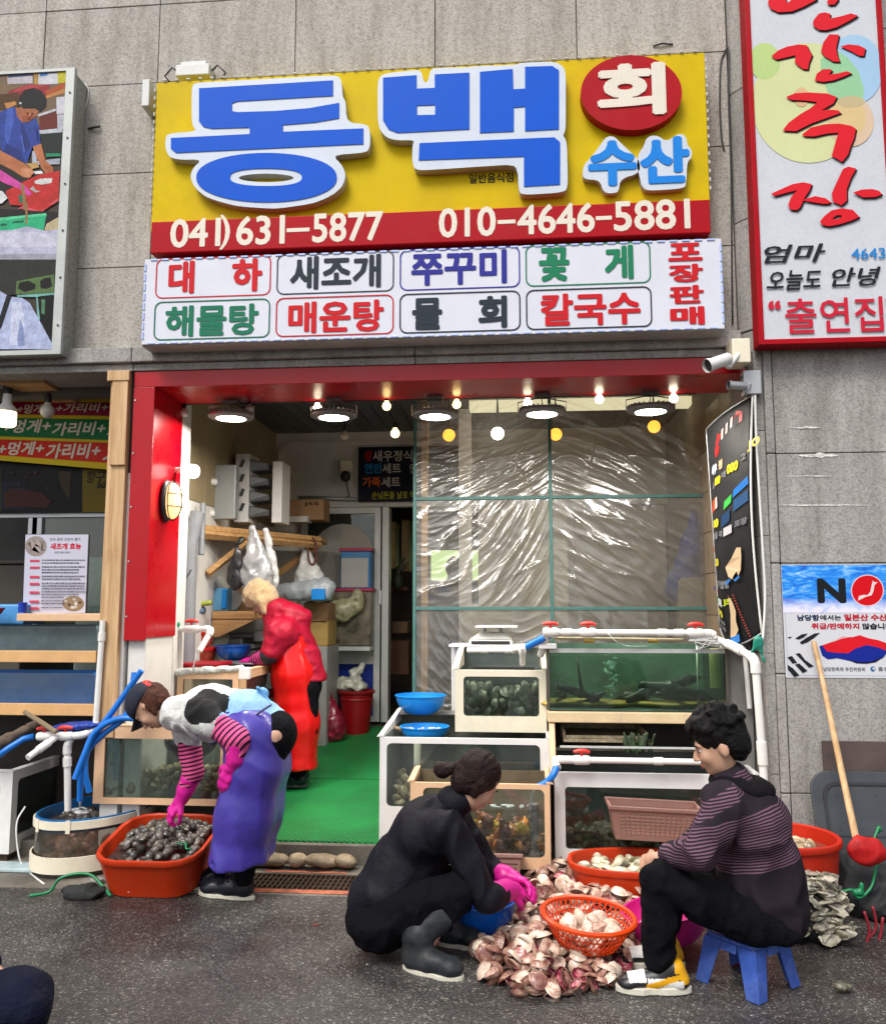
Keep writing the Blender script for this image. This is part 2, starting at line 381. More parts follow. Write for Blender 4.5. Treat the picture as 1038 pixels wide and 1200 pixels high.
# MATERIALS shared
def stone_mat(name,base,dark,inst=.06):
 m=bpy.data.materials.new(name); t,b=nodes(m); N=t.nodes; L=t.links
 tc=N.new('ShaderNodeTexCoord'); oi=N.new('ShaderNodeObjectInfo'); geo=N.new('ShaderNodeNewGeometry')
 def nz(s,d=3,r=.6,src=None):
  n=N.new('ShaderNodeTexNoise'); n.inputs['Scale'].default_value=s; n.inputs['Detail'].default_value=d; n.inputs['Roughness'].default_value=r; L.new(src or geo.outputs['Position'],n.inputs[0]); return n.outputs[0]
 v=N.new('ShaderNodeTexVoronoi'); v.inputs['Scale'].default_value=125; L.new(geo.outputs['Position'],v.inputs[0])
 cr=N.new('ShaderNodeValToRGB'); e=cr.color_ramp.elements
 e[0].position=.15; e[0].color=(*[x*.6 for x in base],1); e[1].position=.85; e[1].color=(*[x*1.25 for x in base],1)
 k=cr.color_ramp.elements.new(.45); k.color=(*base,1)
 sp=N.new('ShaderNodeSeparateColor'); L.new(v.outputs['Color'],sp.inputs[0])
 mx=N.new('ShaderNodeMath'); mx.operation='ADD'; h=N.new('ShaderNodeMath'); h.operation='MULTIPLY'; h.inputs[1].default_value=.55; L.new(sp.outputs[0],h.inputs[0]); h2=N.new('ShaderNodeMath'); h2.operation='MULTIPLY'; h2.inputs[1].default_value=.5; L.new(nz(45,3,.7),h2.inputs[0]); L.new(h.outputs[0],mx.inputs[0]); L.new(h2.outputs[0],mx.inputs[1]); L.new(mx.outputs[0],cr.inputs[0])
 mp=N.new('ShaderNodeMapping'); mp.inputs['Scale'].default_value=(5,5,.8); L.new(geo.outputs['Position'],mp.inputs[0])
 st=nz(1.6,8,.68,mp.outputs[0]); q=N.new('ShaderNodeMapRange'); q.inputs[1].default_value=.42; q.inputs[2].default_value=.72; q.inputs[4].default_value=.75; L.new(st,q.inputs[0])
 m1=N.new('ShaderNodeMixRGB'); m1.blend_type='MULTIPLY'; m1.inputs[2].default_value=(*dark,1); L.new(q.outputs[0],m1.inputs[0]); L.new(cr.outputs[0],m1.inputs[1])
 q2=N.new('ShaderNodeMapRange'); q2.inputs[3].default_value=1-inst; q2.inputs[4].default_value=1+inst; L.new(oi.outputs['Random'],q2.inputs[0])
 vm=N.new('ShaderNodeVectorMath'); vm.operation='SCALE'; L.new(m1.outputs[0],vm.inputs[0]); L.new(q2.outputs[0],vm.inputs['Scale'])
 L.new(vm.outputs[0],b.inputs['Base Color']); b.inputs['Roughness'].default_value=.72; b.inputs['Specular IOR Level'].default_value=.3
 bp=N.new('ShaderNodeBump'); bp.inputs['Strength'].default_value=.25; bp.inputs['Distance'].default_value=.003; L.new(mx.outputs[0],bp.inputs['Height']); L.new(bp.outputs[0],b.inputs['Normal'])
 return m
GRAN=stone_mat('granite_warm',(.40,.375,.34),(.5,.47,.43)); GRAN2=stone_mat('granite_grey',(.34,.325,.305),(.5,.48,.46))
JOINT=M('joint_mortar',(.12,.11,.10),.9)
RED=M('red_painted_steel',hexc('bc0016',.8),.3,spec=.3,var=.05,vs=3,fine=.02,bump=.05,bs=8,coat=.08,dirt=.15,dirtcol=(.15,.01,.02))
CONC=M('concrete',(.155,.14,.115),.6,var=.35,vs=3,fine=.25,fs=120,bump=.8,bs=70,dirt=.85,dirtcol=(.05,.04,.028))
WOOD=M('pine_wood',(.50,.32,.17),.7,var=.2,vs=9,fine=.12,fs=60,bump=.3,bs=90,dirt=.25,dirtcol=(.25,.17,.1))
def wood(name,c1,c2,axis=2,rough=.65):
 if name in _mc: return _mc[name]
 m=bpy.data.materials.new(name); t,b=nodes(m); N=t.nodes; L=t.links
 tc=N.new('ShaderNodeTexCoord'); mp=N.new('ShaderNodeMapping'); sc=[26,26,26]; sc[axis]=1.6; mp.inputs['Scale'].default_value=sc; L.new(tc.outputs['Object'],mp.inputs[0])
 n=N.new('ShaderNodeTexNoise'); n.inputs['Scale'].default_value=1.5; n.inputs['Detail'].default_value=6; n.inputs['Distortion'].default_value=.6; L.new(mp.outputs[0],n.inputs[0])
 cr=N.new('ShaderNodeValToRGB'); cr.color_ramp.elements[0].position=.35; cr.color_ramp.elements[1].position=.68; cr.color_ramp.elements[0].color=(*c1,1); cr.color_ramp.elements[1].color=(*c2,1); L.new(n.outputs[0],cr.inputs[0])
 kn=N.new('ShaderNodeTexNoise'); kn.inputs['Scale'].default_value=3.2; kn.inputs['Detail'].default_value=5; L.new(tc.outputs['Object'],kn.inputs[0])
 q=N.new('ShaderNodeMapRange'); q.inputs[1].default_value=.55; q.inputs[2].default_value=.75; q.inputs[4].default_value=.6; L.new(kn.outputs[0],q.inputs[0])
 mx=N.new('ShaderNodeMixRGB'); mx.blend_type='MULTIPLY'; mx.inputs[2].default_value=(.55,.42,.3,1); L.new(q.outputs[0],mx.inputs[0]); L.new(cr.outputs[0],mx.inputs[1]); L.new(mx.outputs[0],b.inputs['Base Color'])
 b.inputs['Roughness'].default_value=rough; bp=N.new('ShaderNodeBump'); bp.inputs['Strength'].default_value=.25; bp.inputs['Distance'].default_value=.003; L.new(n.outputs[0],bp.inputs['Height']); L.new(bp.outputs[0],b.inputs['Normal'])
 _mc[name]=m; return m
POSTW=wood('raw_lumber',(.46,.27,.12),(.66,.44,.24),2); SHELFW=wood('shelf_lumber',(.36,.19,.07),(.55,.32,.13),0); PEACH=M('peach_plastic_board',(.72,.46,.27),.5,var=.08,fine=.04,bump=.05,dirt=.3,dirtcol=(.4,.25,.15))
PEACHB=M('orange_wood_trim',(.66,.38,.16),.5,var=.1,fine=.05,bump=.08,dirt=.25,dirtcol=(.35,.2,.1))
WPL=M('white_plastic',(.74,.73,.71),.38,var=.05,fine=.02,bump=.03,dirt=.35,dirtcol=(.45,.41,.34))
CREAM=M('cream_plastic',(.78,.72,.56),.42,var=.06,fine=.03,bump=.04,dirt=.35,dirtcol=(.5,.42,.28))
PVC=M('white_pvc',(.76,.75,.71),.32,var=.04,bump=.03,fine=.02,dirt=.4,dirtcol=(.42,.38,.3))
BLUEH=M('blue_hose',(.006,.16,.60),.35,var=.08,bump=.05)
REDV=M('red_valve',(.70,.03,.02),.35,var=.05,bump=0)
BLK=M('black_plastic',(.018,.018,.02),.4,var=.15,bump=.05)
DARK=M('dark_void',(.02,.018,.017),.8)
ALU=M('grey_aluminium',(.42,.43,.44),.4,metal=.6,var=.08,bump=.04)
ALUW=M('white_aluminium',(.60,.61,.60),.4,var=.05,bump=.02,dirt=.2)
TEAL=M('teal_angle_iron',(.05,.15,.14),.5,var=.15,bump=.1,dirt=.3)
WALLW=M('white_plaster',(.70,.68,.64),.8,var=.06,fine=.04,bump=.25,bs=30,dirt=.25,dirtcol=(.35,.31,.26))
WALLB=M('beige_board',(.30,.235,.13),.7,var=.08,fine=.04,bump=.08,dirt=.25,dirtcol=(.18,.13,.07))
STEEL=M('stainless',(.5,.5,.5),.3,metal=.9,var=.1,bump=.05)
TRANSP=glassy('tank_glass'); 
def asphalt():
 m=bpy.data.materials.new('asphalt'); t,b=nodes(m); N=t.nodes; L=t.links
 g=N.new('ShaderNodeNewGeometry')
 def nz(s,d=3,r=.6):
  n=N.new('ShaderNodeTexNoise'); n.inputs['Scale'].default_value=s; n.inputs['Detail'].default_value=d; n.inputs['Roughness'].default_value=r; L.new(g.outputs['Position'],n.inputs[0]); return n.outputs[0]
 v=N.new('ShaderNodeTexVoronoi'); v.inputs['Scale'].default_value=140; v.inputs['Randomness'].default_value=1; L.new(g.outputs['Position'],v.inputs[0])
 sp=N.new('ShaderNodeSeparateColor'); L.new(v.outputs['Color'],sp.inputs[0])
 cr=N.new('ShaderNodeValToRGB'); els=cr.color_ramp.elements; els[0].position=0; els[0].color=(.034,.032,.030,1); els[1].position=1; els[1].color=(.34,.30,.25,1)
 for p,c in ((.5,.058),(.82,.085),(.94,.15)): e=els.new(p); e.color=(c,c*.93,c*.87,1)
 L.new(sp.outputs[0],cr.inputs[0])
 big=nz(1.1,5,.6); wet=N.new('ShaderNodeMapRange'); wet.inputs[1].default_value=.38; wet.inputs[2].default_value=.56; L.new(big,wet.inputs[0])
 mx=N.new('ShaderNodeMixRGB'); mx.blend_type='MULTIPLY'; mx.inputs[2].default_value=(.55,.53,.53,1); L.new(wet.outputs[0],mx.inputs[0]); L.new(cr.outputs[0],mx.inputs[1])
 br=nz(2.3,4,.6); q=N.new('ShaderNodeMapRange'); q.inputs[1].default_value=.58; q.inputs[2].default_value=.75; q.inputs[4].default_value=.25; L.new(br,q.inputs[0])
 m2=N.new('ShaderNodeMixRGB'); m2.inputs[2].default_value=(.10,.045,.035,1); L.new(q.outputs[0],m2.inputs[0]); L.new(mx.outputs[0],m2.inputs[1]); L.new(m2.outputs[0],b.inputs['Base Color'])
 r=N.new('ShaderNodeMapRange'); r.inputs[3].default_value=.62; r.inputs[4].default_value=.28; L.new(wet.outputs[0],r.inputs[0]); L.new(r.outputs[0],b.inputs['Roughness'])
 sub=N.new('ShaderNodeMath'); sub.operation='SUBTRACT'; L.new(sp.outputs[1],sub.inputs[0]); L.new(v.outputs['Distance'],sub.inputs[1])
 bp=N.new('ShaderNodeBump'); bp.inputs['Strength'].default_value=.6; bp.inputs['Distance'].default_value=.004; L.new(sub.outputs[0],bp.inputs['Height']); L.new(bp.outputs[0],b.inputs['Normal'])
 return m
ASPH=asphalt()
# GROUND
mb=MB(); mb.box(-60,60,-60,60,-1.2,-.05); obj('ground',mb,M('earth',(.12,.1,.08),.9),kind='structure')
def rd(u,v):
 x=-9+18*u; y=-11+10.58*v; return Vector((x,y,.006*math.sin(x*1.3+y*.8)*math.sin(y*1.1)*(1 if y<-.6 else 0)-.002))
mb=MB(); mb.grid(rd,60,40); obj('road',mb,ASPH,kind='structure',smooth=True)
mb=MB(); mb.box(-30,30,-40,-11,-.04,-.004); mb.box(-30,-9,-11,-.42,-.04,-.004); mb.box(9,30,-11,-.42,-.04,-.004); obj('road',mb,ASPH,kind='structure')
mb=MB()  # concrete gutter strip with the grating slot cut out
mb.box(-9,-1.56,-.42,.12,-.04,.006); mb.box(-.70,9,-.42,.12,-.04,.006); mb.box(-1.56,-.70,-.42,-.335,-.04,.006); mb.box(-1.56,-.70,-.06,.12,-.04,.006)
mb.box(-1.56,-.70,-.335,-.06,-.04,-.03)
obj('pavement',mb,CONC,kind='structure',bevel=.004)
mb=MB(); mb.box(-1.50,-.90,-.40,-.345,.0085,.0087); mb.box(-1.45,-.98,-.055,-.02,.0085,.0087)
obj('paint_smear',mb,M('orange_road_paint',(.36,.10,.05),.8,var=.5,vs=14,bump=.2),kind='structure')
g=thing('drain_grate','rusty dark steel drain grating in the concrete gutter before the green mat','grate',(-1.13,-.2,-.02))
mb=MB(); mb.box(-1.555,-.705,-.333,-.318,-.03,.004); mb.box(-1.555,-.705,-.078,-.063,-.03,.004); obj('grate_frame',mb,M('rusty_steel',(.07,.045,.03),.7,metal=.5,var=.4,vs=20,bump=.4),g)
bar=None
for i in range(30):
 x=-1.54+i*.0282
 if bar is None:
  mb=MB(); mb.box(x,x+.007,-.318,-.078,-.022,.003); bar=obj('grate_bar',mb,_mc['rusty_steel'],g)
 else:
  b2=bar.copy(); COL.objects.link(b2); b2.location.x=bar.location.x+i*.0282
for i in range(3):
 mb=MB(); y=-.26+i*.06; mb.box(-1.555,-.705,y,y+.007,-.024,.001); obj('cross_bar',mb,_mc['rusty_steel'],g)
mb=MB(); mb.hexa([(-2.45,.12,-.04),(1.45,.12,-.04),(1.45,3.15,-.04),(-2.45,3.15,-.04)],[(-2.45,.12,.112),(1.45,.12,.112),(1.45,3.15,.415),(-2.45,3.15,.415)])
obj('floor',mb,CONC,kind='structure')
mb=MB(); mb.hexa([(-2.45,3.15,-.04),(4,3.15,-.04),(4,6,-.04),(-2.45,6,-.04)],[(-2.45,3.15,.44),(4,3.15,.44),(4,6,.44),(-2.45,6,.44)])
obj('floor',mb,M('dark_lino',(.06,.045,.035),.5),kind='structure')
ST=stone_mat('field_stone',(.34,.27,.18),(.5,.45,.4),.25)
stp=[(318,993,.085,.05),(349,994,.045,.035),(378,1000,.085,.045),(405,1003,.05,.04),(300,996,.05,.04)]
for i,(px,py,a,b_) in enumerate(stp):
 p=oy(px,1003,.03); s=SDF(.02); s.ell((p.x,.035,.05),(a*1.3,b_*.5+.045,.038),rot=(0,.05*i,.1*i))
 lab=['flat tan stone on the step, leftmost beside the woman in the purple apron','small rounded stone second from left on the step below the green mat','largest flat tan stone in the middle of the step below the green mat','brown stone at the right end of the step beside the squatting woman','half hidden stone behind the purple apron hem'][i]
 soft('step_stone',s,ST,vox=.009,wr=.006,wf=40,seed=i,label=lab,cat='stone',group='flat stones on the step')
def matgreen():
 m=bpy.data.materials.new('green_mat'); t,b=nodes(m); N=t.nodes; L=t.links
 g=N.new('ShaderNodeNewGeometry'); w=N.new('ShaderNodeTexWave'); w.inputs['Scale'].default_value=17; w.inputs['Distortion'].default_value=1.0; w.inputs['Detail'].default_value=1; w.bands_direction='DIAGONAL'; L.new(g.outputs['Position'],w.inputs[0])
 w2=N.new('ShaderNodeTexWave'); w2.inputs['Scale'].default_value=15; w2.bands_direction='Y'; L.new(g.outputs['Position'],w2.inputs[0])
 ml=N.new('ShaderNodeMath'); ml.operation='MULTIPLY'; L.new(w.outputs[1],ml.inputs[0]); L.new(w2.outputs[1],ml.inputs[1])
 n=N.new('ShaderNodeTexNoise'); n.inputs['Scale'].default_value=3; n.inputs['Detail'].default_value=6; L.new(g.outputs['Position'],n.inputs[0])
 ad=N.new('ShaderNodeMath'); ad.operation='MULTIPLY_ADD'; ad.inputs[1].default_value=.7; L.new(n.outputs[0],ad.inputs[0]); L.new(ml.outputs[0],ad.inputs[2])
 cr=N.new('ShaderNodeValToRGB'); cr.color_ramp.elements[0].position=.25; cr.color_ramp.elements[0].color=(.001,.05,.012,1); cr.color_ramp.elements[1].position=1.1; cr.color_ramp.elements[1].color=(.006,.36,.075,1); L.new(ad.outputs[0],cr.inputs[0]); L.new(cr.outputs[0],b.inputs['Base Color'])
 b.inputs['Roughness'].default_value=.45; bp=N.new('ShaderNodeBump'); bp.inputs['Strength'].default_value=1; bp.inputs['Distance'].default_value=.006; L.new(ml.outputs[0],bp.inputs['Height']); L.new(bp.outputs[0],b.inputs['Normal']); return m
GM=matgreen()
for (y0,y1,lab,lift) in ((.16,1.38,'bright green ribbed plastic mat, the front length by the step',.004),(1.40,3.0,'bright green ribbed plastic mat, the rear length by the sliding door',.004)):
 mb=MB(); z0,z1=floor_z(y0)+lift-.008,floor_z(y1)+lift-.008
 mb.hexa([(-1.75,y0,z0-.005),(-.70,y0,z0-.005),(-.70,y1,z1-.005),(-1.95,y1,z1-.005)],[(-1.75,y0,z0+.010),(-.70,y0,z0+.010),(-.70,y1,z1+.010),(-1.95,y1,z1+.010)])
 obj('floor_mat',mb,GM,label=lab,cat='mat')
# GRANITE FACADE
fac=thing('granite_facade','speckled beige granite wall above the red shop front','building',(-.5,.05,3))
mb=MB(); mb.box(-4.6,1.36,.02,.3,2.97,6.3); mb.box(1.44,3.6,-.07,.3,-.04,6.3); mb.box(1.36,1.44,-.02,.3,3.0,6.3)
mb.box(-4.6,1.36,.3,.42,2.9,6.3)
obj('backing_wall',mb,JOINT,fac)
vj=[-4.6,-3.95,-3.07,-2.29,-1.385,-.487,.396,1.30]; hj=[3.105,3.64,4.265,4.875,5.42,6.3]
gp=.0026
def panel(x0,x1,z0,z1,y0,y1,mat,par):
 mb=MB(); j=random.uniform(-.0015,.0015); mb.box(x0+gp,x1-gp,y0+j,y1,z0+gp,z1-gp); return obj('granite_panel',mb,mat,par,bevel=.003)
for i in range(len(vj)-1):
 for j in range(len(hj)-1):
  x0,x1=vj[i],vj[i+1]
  if j in (1,3) and 0<i<6 and False: pass
  panel(x0,x1,hj[j],hj[j+1],-.005,.022,GRAN,fac)
for a,b_ in zip([2.97]+[3.105,3.78,4.6,5.4],[3.1]+[3.78,4.6,5.4,6.3]):
 mb=MB(); mb.hexa([(1.31,.02,a+gp),(1.325,-.005,a+gp),(1.40,-.105,a+gp),(1.42,.02,a+gp)],[(1.31,.02,b_-gp),(1.325,-.005,b_-gp),(1.40,-.105,b_-gp),(1.42,.02,b_-gp)]); obj('granite_panel',mb,GRAN2,fac,bevel=.003)
hr=[-.03,.503,1.139,1.746,2.365,3.0,3.62,4.25,4.9,5.5,6.3]
for j in range(len(hr)-1):
 mb=MB(); mb.box(1.405,1.452,-.112,-.06,hr[j]+gp,hr[j+1]-gp); obj('corner_strip',mb,GRAN2,fac,bevel=.006)
 for x0,x1 in ((1.456,2.42),(2.42,3.5)):
  panel(x0,x1,hr[j],hr[j+1],-.10,-.069,GRAN2,fac)
mb=MB()
for a,b_ in zip([-.03,.6,1.25,1.9,2.5],[.6,1.25,1.9,2.5,2.97]):
 mb=MB(); mb.box(1.355,1.403,-.095,.45,a+gp*.5,b_-gp*.5); obj('jamb_panel',mb,GRAN2,fac,bevel=.003)
mb=MB(); mb.box(1.375,1.45,-.08,.47,-.03,2.99); obj('jamb_core',mb,JOINT,fac)
mb=MB(); 
for x0,x1 in ((-4.6,-2.35),(-2.35,-.6),(-.6,1.30)):
 mb=MB(); mb.box(x0+.002,x1-.002,-.085,.02,3.0,3.095); mb.box(x0+.002,x1-.002,-.05,.42,2.952,2.998); obj('ledge_stone',mb,GRAN2,fac,bevel=.006)
# RED FRONT FRAME
rf=thing('red_shop_frame','glossy red steel frame around the shop opening','frame',(-.5,0,1.3))
zb=2.862
mb=MB(); mb.box(-2.345,1.33,-.04,-.034,zb-.01,2.949); mb.box(-2.345,1.33,-.034,.42,zb-.01,zb-.004); mb.box(-2.345,1.33,-.034,.42,2.943,2.949); obj('lintel_beam',mb,RED,rf,bevel=.002)
mb=MB(); mb.box(-2.345,-2.212,-.042,-.036,1.305,2.85); mb.box(-2.217,-2.212,-.036,.41,1.32,2.85); mb.box(-2.345,-2.34,-.036,.41,1.305,2.85); obj('column_cladding',mb,RED,rf,bevel=.002)
for i in range(5):
 mb=MB(); mb.lathe([(0.0001,0),(.006,.001),(.006,.003)],(-2.33+.0,-.046,1.45+i*.33),8,M=Matrix.Rotation(R(90),4,'X')); obj('screw',mb,STEEL,rf)
wl=thing('wall','white plastered pier under the red column','wall',(-2.3,.1,0))
mb=MB(); mb.box(-2.335,-2.225,.0,.41,-.0,1.34); mb.box(-2.335,-2.225,.42,.60,-.0,2.95); obj('pier_body',mb,WALLW,wl,bevel=.01)
mb=MB(); mb.box(-2.46,-2.352,-.02,.06,.05,2.32); obj('white_trim_board',mb,WALLW,wl,bevel=.004)
mb=MB(); mb.box(-2.46,-2.352,-.018,.06,2.325,2.95); obj('black_trim_board',mb,BLK,wl,bevel=.003)
# INTERIOR SHELL
sw=thing('shop_interior_wall','interior side wall, beige boards above and white plaster below','wall',(-2.36,1.8,.2))
bz=[2.26,3.2]
for i in range(4):
 mb=MB(); y0=.6+i*.64; mb.box(-2.39,-2.358,y0+.002,y0+.638,2.28,3.22); obj('beige_board',mb,WALLB,sw,bevel=.003)
mb=MB(); mb.box(-2.39,-2.362,.6,3.15,.0,2.277); obj('plaster_face',mb,WALLW,sw)
mb=MB(); mb.box(-2.5,-2.392,.6,3.15,0,3.3); obj('wall_core',mb,JOINT,sw)
bw=thing('rear_wall','white rear wall with rounded trim round the sliding door','wall',(-1,3.1,.4))
dx0,dx1,dzt=oy(355,600,3.1).x,oy(560,600,3.1).x,oy(420,594,3.1).z
mb=MB(); mb.box(-2.45,4.2,3.1,3.2,dzt,3.5); mb.box(-2.45,dx0,3.1,3.2,.3,dzt); mb.box(dx1,.95,3.1,3.2,.3,dzt); obj('wall_face',mb,WALLW,bw)
o_=rrect(-2.33,.9,dzt+.07,3.12,.12); i_=rrect(-2.28,.85,dzt+.12,3.07,.09); mb=MB(); mb.frame(o_,i_,facemap(3.1),.02); obj('wall_trim',mb,WALLW,bw,bevel=.003)
rw=thing('tiled_side_wall','tan tiled reveal wall at the right of the opening','wall',(1.36,.9,.2))
TILE=M('tan_tile',(.23,.165,.10),.35,var=.15,bump=.05,dirt=.2)
mb=MB(); mb.box(1.40,1.5,.47,3.1,.1,3.2); obj('wall_core',mb,M('tile_grout',(.3,.27,.23),.8),rw)
for j in range(9):
 for i in range(3):
  mb=MB(); mb.box(1.385,1.402,.475+i*.42,.89+i*.42,.25+j*.3,.545+j*.3); obj('wall_tile',mb,TILE,rw,bevel=.002)
mb=MB(); mb.box(-2.5,4.2,.42,3.2,3.24,3.3); mb.box(-2.5,4.2,3.2,6,3.24,3.3); obj('ceiling',mb,JOINT,kind='structure')
ce=thing('ceiling_cladding','dark grey grooved ceiling boards over the shop entrance','ceiling',(-.5,1.8,3.2))
CEIL=M('dark_ceiling_board',(.075,.08,.085),.4,var=.15,bump=.05,inst=.15)
b0=None
for i in range(30):
 x=-2.36+i*.125
 if b0 is None: mb=MB(); mb.box(x+.004,x+.121,.425,3.1,3.205,3.222); b0=obj('ceiling_board',mb,CEIL,ce,bevel=.003)
 else: c=b0.copy(); COL.objects.link(c); c.location.x=b0.location.x+i*.125
# SIGNS
def zmap(ox_,oy_,sc,Y):
 def f(*pts): return pxl(Y,*[(ox_+x*sc,oy_+y*sc) for x,y in pts])
 return f
def bx(z,x0,x1,yt,yb):   # box on the plane from zoomed pixel extents
 a=z((x0,yt))[0]; b=z((x0,yb))[0]; c=z((x1,yt))[0]; return (a[0],c[0],b[1],a[1])
YEL=M('yellow_sign_sheet',hexc('e6c600',.76),.5,spec=.12,var=.12,vs=2.5,fine=.03,bump=.03,dirt=.4,dirtcol=(.42,.33,.0))
SRED=M('crimson_sign_sheet',hexc('c00018',.72),.45,spec=.15,var=.06,bump=.02,dirt=.1)
CASE=M('channel_letter_return',(.50,.51,.50),.45,var=.1,fine=.03,bump=.03,dirt=.3,dirtcol=(.25,.24,.22))
CASEF=M('channel_letter_white',hexc('d6e0ee',.8),.4,var=.05,bump=.0)
SBLUE=M('blue_letter_film',hexc('0366ee',.66),.45,spec=.14,var=.05,vs=4,fine=.02,bump=0)
LBLUE=M('light_blue_letter_film',hexc('1e90f2',.75),.45,spec=.14,var=.04,bump=0)
CREAMF=M('cream_letter_film',hexc('f4ead8',.78),.4,var=.03,bump=0)
YS=-.16; YR=-.235
sg=thing('main_shop_sign','big yellow sign board with blue raised letters over a red phone number band','sign',(-.56,-.1,3.7))
a=oy(182,97,YS); c=oy(832,262,YS); X0,X1=a.x+.01,oy(825,60,YS).x
zt=a.z; zm=oy(178,262,YS).z
mb=MB(); mb.box(X0,X1,YS,-.008,zm-.05,zt); obj('yellow_panel',mb,YEL,sg,bevel=.004)
zr0,zr1=oy(177,297,YR).z,oy(177,260,YR).z; xr0,xr1=oy(177,280,YR).x,oy(832,255,YR).x
mb=MB(); mb.box(xr0,xr1,YR,-.01,zr0,zr1); obj('red_band',mb,SRED,sg,bevel=.006)
f=facemap(YR)
_r=tb(200,257,291,449,YR); z0,z1_=_r[2],_r[3]
for part in ((('041',200,259),(')',258,270),('631',277,334),('–',336,363),('5877',366,449)),(('010',514,581),('–',583,604),('4646',606,697),('–',698,717),('5881',719,809))):
 mb=MB()
 for s_,xa,xb in part:
  A,B=oy(xa,270,YR).x,oy(xb,270,YR).x
  if s_=='–': zz=(z0*.54+z1_*.46-.012,z0*.54+z1_*.46+.012)
  elif s_==')': zz=(z0-.02,z1_+.015)
  else: zz=(z0,z1_)
  add_text(mb,s_,(A,B,*zz),f,.0,ext=.0015,bold=.022 if s_ not in ')–' else .01)
 obj('phone_lettering',mb,CREAMF,sg,fixn=False)
z1=zmap(160,40,.3276,-.2); z2=zmap(420,40,.4239,-.2); fc=facemap(-.2)
def rnd(pts,it=2,amt=.28):   # round the corners of an outline
 p=[Vector(q) for q in pts]
 for _ in range(it):
  o=[]
  for i in range(len(p)):
   a,b=p[i],p[(i+1)%len(p)]; L=(b-a).length; k=min(.25,.02/max(L,1e-6)) if amt is None else amt*min(1,.12/max(L,.01)); o+=[a.lerp(b,k),b.lerp(a,k)]
  p=o
 return [(v.x,v.y) for v in p]
out=z1((215,182),(715,155),(737,168),(738,235),(752,245),(752,325),(820,328),(838,345),(838,420),(815,432),(700,440),(745,480),(752,530),(720,575),(640,612),(500,632),(360,622),(250,590),(200,540),(200,490),(245,455),(150,457),(112,440),(108,375),(125,362),(225,355),(203,335),(203,195))
hole=z1(*[(468+98*math.cos(t),521+15*math.sin(t)) for t in [2*PI*k/20 for k in range(20)]])
def casing(name,loops,par):
 mb=MB(); add_shape(mb,loops,facemap(YS+.0),w=.0,ext=.062); cs=obj(name,mb,CASE,par)
 mb=MB(); add_shape(mb,loops,facemap(YS-.062),w=.0015,ext=0); obj('casing_face',mb,CASEF,cs,fixn=False)
 return cs
ch=casing('raised_letter',[rnd(out),hole],sg)
ff=facemap(YS-.062)
bl=z1((230,203),(706,175),(706,230),(365,250),(347,257),(347,284),(365,288),(500,284),(620,274),(728,255),(728,310),(640,325),(528,334),(528,358),(814,346),(814,402),(148,433),(130,418),(130,380),(410,366),(410,343),(275,347),(245,340),(230,320))
eo=z1(*[(470+250*math.cos(t)*(1 if abs(math.cos(t))<.8 else 1),521+88*math.copysign(abs(math.sin(t))**.9,math.sin(t))) for t in [2*PI*k/48 for k in range(48)]])
ei=z1(*[(468+128*math.copysign(abs(math.cos(t))**.9,math.cos(t)),520+31*math.copysign(abs(math.sin(t))**.75,math.sin(t))) for t in [2*PI*k/36 for k in range(36)]])
mb=MB(); add_shape(mb,[bl],ff,.003,ext=.003); add_shape(mb,[eo,ei],ff,.003,ext=.003); obj('letter_face',mb,SBLUE,ch,fixn=False)
out=z2((72,115),(160,106),(175,108),(180,135),(187,142),(195,133),(200,104),(215,100),(310,98),(325,95),(425,92),(440,90),(450,86),(540,82),(565,95),(572,115),(572,275),(562,285),(575,300),(578,430),(565,443),(455,450),(442,440),(440,365),(165,383),(150,370),(150,310),(158,298),(95,300),(65,280),(55,250),(55,130))
ch=casing('raised_letter',[rnd(out)],sg)
mb=MB()
add_shape(mb,[z2((70,128),(162,121),(162,158),(212,156),(212,119),(307,114),(307,270),(110,280),(85,270),(70,245)),z2((163,205),(213,203),(213,230),(163,231))],ff,.003,ext=.003)
add_shape(mb,[z2((336,112),(426,104),(428,160),(460,158),(460,98),(535,96),(553,108),(553,270),(460,275),(460,208),(429,210),(429,276),(336,280))],ff,.003,ext=.003)
add_shape(mb,[z2((170,308),(540,292),(556,305),(556,422),(457,428),(457,345),(168,355))],ff,.003,ext=.003)
obj('letter_face',mb,SBLUE,ch,fixn=False)
loop=z2(*[(752+139*math.cos(t),170+103*math.sin(t)) for t in [2*PI*k/60 for k in range(60)]])
mb=MB(); add_shape(mb,[loop],facemap(YS),0,ext=.07); ds=obj('red_disc',mb,SRED,sg,bevel=.003)
mb=MB(); add_text(mb,'회',bx(z2,655,845,96,240),facemap(YS-.07),.003,ext=.004,bold=.045); obj('disc_lettering',mb,CREAMF,ds,fixn=False)
for lp,txt,b in ((((683,285),(705,283),(718,297),(765,340),(778,358),(775,388),(722,400),(720,435),(705,442),(675,440),(668,404),(625,404),(618,390),(622,362),(640,345),(668,308)),'수',(632,767,299,425)),
     (((795,285),(825,280),(850,300),(875,282),(890,276),(905,285),(908,312),(920,318),(920,345),(907,352),(905,415),(898,428),(800,435),(782,425),(776,392),(768,370),(772,332),(788,312)),'산',(775,912,289,418))):
 mb=MB(); l=z2(*lp); add_shape(mb,[rnd(l)],facemap(YS),0,ext=.045); ch=obj('raised_letter',mb,CASE,sg)
 mb=MB(); add_shape(mb,[rnd(l)],facemap(YS-.045),.0015); obj('casing_face',mb,CASEF,ch,fixn=False)
 mb=MB(); add_text(mb,txt,bx(z2,*b),facemap(YS-.045),.003,ext=.003,bold=.045); obj('letter_face',mb,LBLUE,ch,fixn=False)
